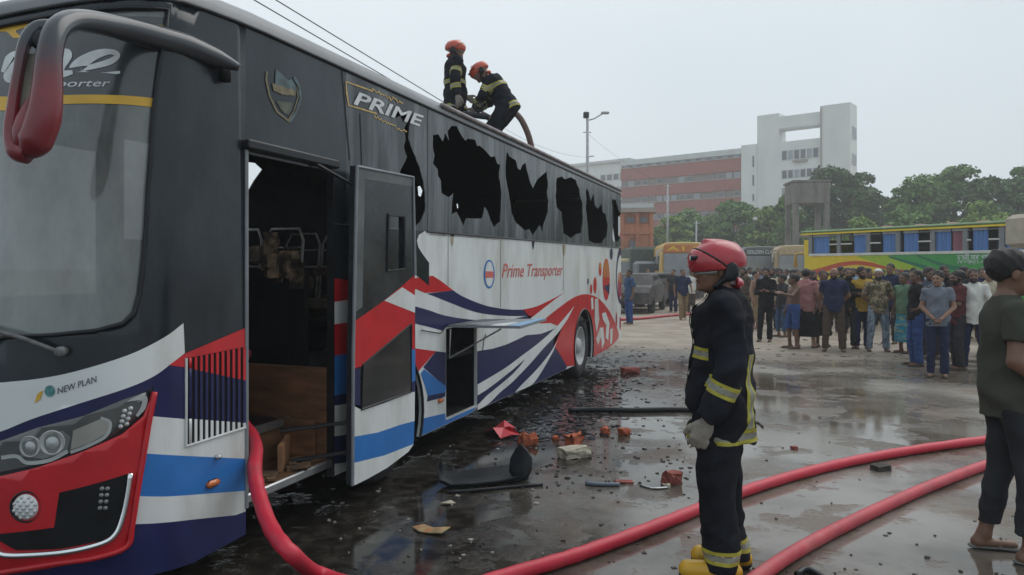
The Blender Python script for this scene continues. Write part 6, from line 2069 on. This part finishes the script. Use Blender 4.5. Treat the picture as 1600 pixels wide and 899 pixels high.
for k, (py, txt, wd) in enumerate(((403, 'যাত্রী সেবা পরিবহন', 50), (410, 'ঢাকা - চট্টগ্রাম - কক্সবাজার', 50))):
    try:
        vs2, fs2, tw_, th = text_mesh(txt, 0, .012)
        x0, x1 = yx(1496), yx(1560); sx = (x1 - x0) / tw_; hh_ = .26 if k == 0 else .14
        zb_ = hgt(py, (A_ + dv * x0).dot(FWD)) - hh_ * .5
        mk('lettering', [(x0 + x * sx, -.011, zb_ + y / th * hh_) for x, y in vs2], fs2, m_letter, yb)
    except Exception:
        pass
for x in (yx(1350), yx(1402), yx(1452), yx(1500), yx(1555)):
    MB().lathe([(0, .30), (.07, .27), (.12, .14), (.13, 0)], (x, Wd * .5, HB - .01), (0, 0, 1), 16).build('roof_vent', mat('terracotta_vent', (.36, .16, .13), .7), yb, True)
for x in (1.4, 7.3):
    b = MB(); b.lathe([(-.12, .3), (-.12, .45), (.0, .48), (.12, .45), (.12, .3), (.05, .0)], (x, .12, .48), (0, -1, 0), 20); b.build('wheel', m_rubber, yb, True)
MB().tube([(-.2, .2, HB * .75), (-.45, .1, HB * .74), (-.45, .1, HB * .58)], [.03, .04, .07], 8).build('mirror', m_by, yb, True)
bx_ = MB().box((0, 0, 0), (.9, .8, .62), bev=.08).build('beige_sign_box', mat('beige_box', (.42, .37, .29), .7), None)
bx_.location = WP(1630, 361, 13.5); bx_.rotation_euler = (0, 0, YAW + .1); tag(bx_, 'beige box sign on a post at the right edge', 'sign')
MB().tube([(0, 0, -bx_.location.z), (0, 0, -.3)], .05, 8).build('post', m_pole, bx_)

# --- wrecked car and covered truck beyond the bus tail
def car(px, d, rz, label, m):
    root = empty('wrecked_car', W(px, d), rz); tag(root, label, 'car')
    prof = [(-2.1, .35), (-2.15, .75), (-1.9, .95), (-1.3, 1.02), (-.8, 1.42), (.5, 1.45), (1.1, 1.05), (1.9, .92), (2.15, .7), (2.1, .35)]
    vs = []
    for y, s in ((-.82, 1), (-.74, 1.0), (.74, 1.0), (.82, 1)):
        for x, z in prof:
            ins = .12 if z > 1.1 else 0
            vs.append((x, (abs(y) - ins) * (1 if y > 0 else -1) * (1 if abs(y) > .8 else .98), z + (.02 if abs(y) < .8 else 0)))
    n_ = len(prof); fs = []
    for i in range(3):
        for k in range(n_): fs.append((i * n_ + k, (i + 1) * n_ + k, (i + 1) * n_ + (k + 1) % n_, i * n_ + (k + 1) % n_))
    fs += [tuple(range(n_)), tuple(range(4 * n_ - 1, 3 * n_ - 1, -1))]
    mk('body', vs, fs, m, root)
    for sy in (-1, 1):
        mk('side_window', [(-1.05, sy * .80, 1.06), (.95, sy * .80, 1.06), (.45, sy * .73, 1.38), (-.7, sy * .73, 1.38)], [(0, 1, 2, 3)], m_dark, root)
        for x in (-1.3, 1.3):
            b = MB(); b.lathe([(-.1, .2), (-.1, .3), (0, .32), (.1, .3), (.1, .2), (.05, 0)], (x, sy * .76, .32), (0, sy, 0), 16); b.build('wheel', m_rubber, root, True)
    mk('windscreen', [(1.12, -.66, 1.06), (1.12, .66, 1.06), (.56, .6, 1.42), (.56, -.6, 1.42)], [(0, 1, 2, 3)], m_dark, root)
    return root
m_burnt = mat('burnt_car_body', (.045, .042, .042), .6, var=.4, scale=3, col2=(.11, .095, .085), c2amt=(.5, .8))
car(1022, 33, YAW + R(25), 'blackened car wreck just past the tail of the burnt bus', m_burnt)
car(996, 29, YAW + R(70), 'dark car wreck half hidden by the bus tail', m_burnt)
tk = empty('covered_truck', W(1014, 46), YAW + R(180)); tag(tk, 'dark green covered truck behind the wrecked car', 'truck')
MB().box((0, -2.5, 1.9), (2.2, 4.5, 2.2), bev=.15).build('tarpaulin', mat('green_tarpaulin', (.05, .075, .06), .8, var=.25), tk)
MB().box((0, .6, 1.25), (2.0, 1.6, 1.7), bev=.15).build('cab', mat('blue_grey_cab', (.16, .18, .2), .5, var=.2), tk)
MB().box((0, 1.40, 1.6), (1.7, .05, .7), bev=.02).build('windscreen', m_glassd, tk)
for sx in (-1, 1):
    for y in (.7, -3.2):
        b = MB(); b.lathe([(-.1, .3), (-.1, .42), (.1, .42), (.1, .3), (.05, 0)], (sx * .95, y, .44), (sx, 0, 0), 16); b.build('wheel', m_rubber, tk, True)
yk = empty('yellow_truck', W(988, 48), YAW + R(170)); tag(yk, 'pale yellow truck with glazed cab at the bus tail', 'truck')
MB().box((0, -2.3, 1.5), (2.2, 4, 1.6), bev=.1).build('cargo_bed', m_by, yk)
MB().box((0, .6, 1.35), (2.1, 1.7, 1.9), bev=.15).build('cab', mat('pale_yellow_cab', (.42, .36, .18), .5, var=.2), yk)
MB().box((0, 1.45, 1.7), (1.8, .05, .75), bev=.02).build('windscreen', m_glassg, yk)
for sx in (-1, 1):
    for y in (.7, -3.0):
        b = MB(); b.lathe([(-.1, .3), (-.1, .42), (.1, .42), (.1, .3), (.05, 0)], (sx * .98, y, .44), (sx, 0, 0), 16); b.build('wheel', m_rubber, yk, True)
# ================================================================== HOSES
m_hose = mat('red_fire_hose', (.55, .018, .045), .45, var=.14, scale=5, bump=.12, bscale=500, col2=(.30, .04, .05), c2amt=(.5, .75), c2scale=5)
m_hose2 = mat('faded_red_fire_hose', (.46, .04, .06), .5, var=.14, scale=5, bump=.12, bscale=500, col2=(.50, .16, .15), c2amt=(.5, .8), c2scale=3)
HR = .040
def gp(px, py): return G(px, py, HR)
pts = [Vector((XS - .9, 4.5, 1.02)), Vector((XS - .62, 4.05, .92)), Vector((XS - .40, 3.80, .76)), Vector((XS - .10, 3.62, .62)), WP(398, 738, 4.1), WP(407, 782, 3.9), WP(426, 830, 3.68), WP(458, 868, 3.52)]
pts += [gp(500, 898), gp(600, 924), gp(700, 925), gp(800, 897), gp(880, 874), gp(950, 850), gp(1040, 816), gp(1110, 788), gp(1180, 762), gp(1260, 738), gp(1340, 719), gp(1430, 703), gp(1545, 687), gp(1680, 672), gp(1850, 660)]
h1_ = MB().tube(spline(pts, 7), [HR * (1 + .035 * math.sin(i * 1.7) + .02 * math.sin(i * 4.1)) for i in range((len(pts) - 1) * 7 + 1)], 14).build('fire_hose', m_hose, None, True); tag(h1_, 'red fire hose looping from the bus door across the foreground', 'hose', 'fire hoses')
pts = [gp(1090, 985), gp(1140, 935), gp(1195, 894), gp(1240, 864), gp(1300, 831), gp(1380, 792), gp(1460, 757), gp(1550, 724), gp(1640, 702), gp(1800, 676)]
h2_ = MB().tube(spline(pts, 7), HR, 14).build('fire_hose', m_hose2, None, True); tag(h2_, 'paler red fire hose at the lower right', 'hose', 'fire hoses')
pts = [gp(960, 500), gp(1000, 498), gp(1050, 493), gp(1110, 489)]
h3_ = MB().tube(spline(pts, 5), HR * 1.2, 8).build('fire_hose', m_hose2, None, True); tag(h3_, 'thin pinkish hose lying far off past the bus tail', 'hose', 'fire hoses')
pts = [WP(752, 178, 10.5), WP(772, 186, 10.6), WP(798, 176, 10.75), WP(812, 184, 10.85), WP(824, 207, 11.0), WP(831, 232, 11.2), WP(836, 256, 11.4)]
h4_ = MB().tube(spline(pts, 5), .045, 10).build('fire_hose', mat('brown_canvas_hose', (.20, .13, .11), .7, var=.2), None, True); tag(h4_, 'brown hose curving over the bus roof behind the bending firefighter', 'hose', 'fire hoses')
nzl = empty('hose_nozzle', WP(746, 181, 10.42)); tag(nzl, 'black hose nozzle with ring handle gripped on the bus roof', 'nozzle')
MB().lathe([(-.16, .03), (-.1, .045), (.05, .04), (.14, .055), (.2, .05), (.2, .0)], (0, 0, 0), -RIGHT + Vector((0, 0, .1)), 12).build('barrel', m_trim, nzl, True)
MB().tube([RIGHT * (.02 + .055 * math.cos(a)) + Vector((0, 0, .12 + .06 * math.sin(a))) for a in np.linspace(0, 6.28, 14)], .013, 6).build('handle', m_trim, nzl, True)

# ================================================================== DEBRIS
m_bk = mat('orange_brick_piece', (.40, .105, .05), .9, var=.3, scale=18, bump=.5, bscale=60)
m_bk2 = mat('dull_red_brick', (.25, .07, .055), .9, var=.3, scale=18, bump=.5, bscale=60)
m_mort = mat('mortared_brick', (.42, .38, .30), .95, var=.25, scale=14, bump=.5, bscale=50)
def rough_block(c, s, rz, m, seed, jag=.16):
    rg = np.random.default_rng(seed)
    bm = bmesh.new(); bmesh.ops.create_cube(bm, size=1)
    bmesh.ops.subdivide_edges(bm, edges=bm.edges[:], cuts=2, use_grid_fill=True)
    for v in bm.verts:
        v.co = Vector((v.co.x * s[0], v.co.y * s[1], v.co.z * s[2])) + Vector(rg.normal(size=3)) * min(s) * jag * .5
    me = bpy.data.meshes.new('brick'); bm.to_mesh(me); bm.free(); me.materials.append(m)
    o = bpy.data.objects.new('brick', me); COL.objects.link(o)
    o.location = (c.x, c.y, s[2] / 2 - .004); o.rotation_euler = (rg.normal() * .05, rg.normal() * .05, rz)
    return o
bricks = [(824, 694, (.13, .11, .09), .4, m_bk, 'orange broken brick beside the red plastic scrap'), (897, 694, (.15, .12, .10), .9, m_bk, 'orange brick lump behind the mortared brick'),
          (898, 714, (.26, .13, .09), .5, m_mort, 'brick capped with pale mortar in the wet'), (945, 677, (.07, .07, .06), .2, m_bk, 'small orange brick crumb, left of a pair'), (975, 680, (.08, .08, .07), .8, m_bk, 'small orange brick crumb, right of a pair'),
          (1050, 756, (.12, .10, .10), .6, m_bk2, 'red brick chunk near the firefighter\'s hand'), (985, 583, (.27, .13, .09), .2, m_bk2, 'dull red whole brick lying past the rear wheel'), (868, 687, (.06, .05, .04), .2, m_bk, 'tiny brick chip between two brick lumps'),
          (975, 755, (.14, .06, .02), .1, m_bk2, 'flat red brick flake by the black stick'), (1241, 702, (.05, .05, .03), .3, m_bk2, 'tiny red chip behind the long hose'), (1376, 735, (.13, .09, .05), .3, mat('dark_lump', (.05, .045, .04), .9, var=.4, scale=20), 'dark lump touching the long red hose')]
for i, (px, py, s, rz, m, lb) in enumerate(bricks):
    o = rough_block(G(px, py), s, YAW + rz, m, i + 30, .3 if m is m_bk else .16); tag(o, lb, 'brick', 'brick rubble on the wet ground')
# mortar bits under the red chunk
o = rough_block(G(1042, 762), (.05, .04, .03), .4, m_mort, 77); o.name = 'mortar_lump'; tag(o, 'pale mortar bit under the red brick chunk', 'rubble')
# red plastic scrap
def sheet(name, px, m, lb, cat, z=.012, curl=.05, th=.006, seed=1):
    rg = np.random.default_rng(seed)
    P = [G(*p) for p in px]
    top = [Vector((p.x, p.y, z + abs(rg.normal()) * curl)) for p in P]
    c = sum(top, Vector()) / len(top); c.z = z + curl * 1.2
    n_ = len(P); vs = top + [c] + [v - Vector((0, 0, th)) for v in top] + [c - Vector((0, 0, th))]
    fs = [(i, (i + 1) % n_, n_) for i in range(n_)] + [(n_ + 1 + (i + 1) % n_, n_ + 1 + i, 2 * n_ + 1) for i in range(n_)] + [(i, n_ + 1 + i, n_ + 1 + (i + 1) % n_, (i + 1) % n_) for i in range(n_)]
    o = mk(name, vs, fs, m); tag(o, lb, cat); return o
sheet('plastic_scrap', [(757, 680), (772, 672), (788, 671), (806, 676), (796, 681), (813, 681), (800, 686), (782, 688), (770, 683)], mat('bright_red_plastic', (.50, .03, .045), .4), 'torn bright red plastic scrap beside the bus', 'scrap', seed=4)
sheet('paper_litter', [(644, 826), (662, 824), (680, 828), (704, 830), (690, 838), (672, 836), (655, 834)], mat('stained_paper', (.30, .22, .11), .9, var=.4, scale=12, col2=(.45, .10, .04), c2amt=(.55, .65), c2scale=14), 'crumpled tan and orange paper litter in the foreground mud', 'litter', z=.008, curl=.015)
sheet('plate_shard', [(688, 788), (704, 785), (712, 788), (700, 791)], mat('cream_shard', (.42, .38, .3), .5), 'cream coloured shard in front of the fallen arch liner', 'litter', z=.008, curl=.01)
# fallen black arch liner
m_lin = mat('black_moulded_plastic', (.014, .017, .021), .4, var=.3, scale=6, spec=.3)
prj = lambda px, py, z: G(px, py) + Vector((0, 0, z))
back = (FWD + RIGHT * .15).normalized()
lo_ = empty('arch_liner', G(760, 765))
LI = -Vector(lo_.location)
# flat tray, upturned fin at one end and a thin lip at the other
cs = [(683, 752, .10), (688, 762, .035), (705, 765, .012), (740, 763, .012), (775, 759, .012), (805, 755, .02), (822, 752, .05)]
wv = [.10, .16, .26, .34, .36, .34, .26]
vs = []
for (px, py, z), w in zip(cs, wv):
    p = prj(px, py, z) + LI; m1 = p + back * w * .5 + Vector((0, 0, .0)); vs += [p + Vector((0, 0, .03)), p + back * .03, m1, p + back * w + Vector((0, 0, .05))]
fs = [(4 * i + k, 4 * i + 4 + k, 4 * i + 5 + k, 4 * i + 1 + k) for i in range(len(cs) - 1) for k in range(3)]
o = mk('tray', vs, fs, m_lin, lo_, True); o.modifiers.new('solid', 'SOLIDIFY').thickness = .012
dB = G(815, 755).dot(FWD)
fin = [(806, 754, 0), (795, 738, .08), (797, 716, .10), (806, 700, .10), (814, 693, .08), (824, 703, .03), (832, 716, 0), (831, 734, -.02), (824, 750, -.02)]
vs = [WP(a, b, dB + c) + LI for a, b, c in fin]
cen = WP(816, 726, dB + .12) + LI
vs.append(cen); n_ = len(fin)
o = mk('fin', vs, [(i, (i + 1) % n_, n_) for i in range(n_)], m_lin, lo_, True); o.modifiers.new('solid', 'SOLIDIFY').thickness = .015
tag(lo_, 'fallen black wheel arch liner with one upturned end on the ground', 'car part')
def stick(name, px, r, m, lb, cat):
    o = MB().tube(spline([G(a, b, r) for a, b in px], 5), r, 8).build(name, m, None, True); tag(o, lb, cat); return o
stick('black_pipe', [(888, 641), (930, 640), (985, 641), (1040, 640), (1100, 641)], .028, m_trim, 'long black pipe lying between rear wheel and firefighter', 'pipe')
stick('metal_strip', [(700, 769), (745, 766), (790, 762), (848, 757)], .012, m_trim, 'dark strip along the front of the fallen liner', 'strip')
stick('metal_strip', [(915, 755), (940, 757), (968, 757)], .016, mat('blue_grey_strip', (.12, .15, .19), .5), 'blue grey strip of trim beside the flat brick flake', 'strip')
stick('wire_scrap', [(1000, 758), (1020, 763), (1044, 762)], .008, m_steel, 'thin bent wire by the red brick chunk', 'wire')
stick('wire_scrap', [(1175, 664), (1184, 660), (1192, 667)], .010, m_trim, 'short black wire just behind the firefighter\'s back', 'wire')
stick('black_scrap', [(1245, 898), (1262, 890), (1290, 905)], .018, m_trim, 'curved black scrap at the bottom edge between the hoses', 'scrap')
# scattered glass, ash flakes and grit: too many to count
def shards(name, n, reg, sizes, m, lb, cat, seed, tilt=.25):
    rg = np.random.default_rng(seed)
    V, F = [], []
    for k in range(n):
        px, py = reg(rg); 
        c = G(px, py); s = rg.uniform(*sizes); a0 = rg.uniform(0, 6.28); nn = rg.integers(3, 6)
        z = .004 + rg.uniform(0, .005); tl = rg.normal(size=2) * tilt
        b = len(V)
        for i in range(nn):
            a = a0 + 6.28 * i / nn + rg.uniform(-.3, .3); r = s * rg.uniform(.5, 1.2)
            x, y = r * math.cos(a), r * math.sin(a)
            V.append((c.x + x, c.y + y, max(.003, z + (x * tl[0] + y * tl[1]))))
        for i in range(nn): V.append((V[b + i][0], V[b + i][1], .0005))
        F.append(tuple(range(b, b + nn)))
        for i in range(nn): F.append((b + i, b + nn + i, b + nn + (i + 1) % nn, b + (i + 1) % nn))
    o = mk(name, V, F, m); o['kind'] = 'stuff'; o['label'] = lb; o['category'] = cat
    return o
def reg_wheel(rg):
    t = rg.uniform(0, 1); py = 540 + 150 * t ** .8
    return (rg.normal(0, 45) + 965 - 120 * t, py)
shards('glass_shards', 900, reg_wheel, (.012, .055), mat('dark_glass_shard', (.016, .019, .026), .15, var=.3), 'dark glass fragments strewn beside the rear wheel', 'glass shards', 1, .07)
def reg_mid(rg):
    return (rg.uniform(700, 1080), 560 + 220 * rg.uniform(0, 1) ** .8)
shards('ash_flakes', 260, reg_mid, (.006, .026), mat('ash_flake', (.035, .033, .032), .8, var=.3), 'black ash flakes scattered on the wet yard', 'ash', 2, .08)
def reg_front(rg):
    return (rg.uniform(470, 1600), 600 + 310 * rg.uniform(0, 1))
shards('grit', 170, reg_front, (.005, .018), mat('dark_grit', (.06, .052, .045), .8, var=.4), 'small dark grit scattered over the foreground water', 'grit', 3, .1)
def reg_under(rg):
    return (rg.uniform(480, 860), rg.uniform(690, 880))
shards('pale_litter_bits', 40, reg_under, (.006, .022), mat('pale_bits', (.30, .29, .27), .6, var=.4), 'tiny pale litter bits in the mud beside the bus', 'litter', 4, .06)
def reg_far(rg):
    return (rg.uniform(1180, 1500), 530 + 60 * rg.uniform(0, 1))
shards('mud_clods', 110, reg_far, (.02, .07), mat('mud_clod', (.10, .085, .07), .9, var=.3), 'flat mud clods on the drier ground before the crowd', 'mud', 5, .06)

# ================================================================== HAZE
hz_ = MB().box((30, 85, 15), (300, 190, 32)).build('haze', bpy.data.materials.new('smoky_air'))
hz_.location = (0, 0, 0)
hm_ = hz_.data.materials[0]; hm_.use_nodes = True
nt = hm_.node_tree; nt.nodes.clear()
ou = nt.nodes.new('ShaderNodeOutputMaterial'); pv = nt.nodes.new('ShaderNodeVolumePrincipled')
pv.inputs['Color'].default_value = (.93, .95, .97, 1); pv.inputs['Density'].default_value = .0019; pv.inputs['Anisotropy'].default_value = .2
nt.links.new(pv.outputs[0], ou.inputs['Volume'])
hz_['kind'] = 'stuff'; hz_['label'] = 'thin smoky haze over the whole yard'; hz_['category'] = 'haze'
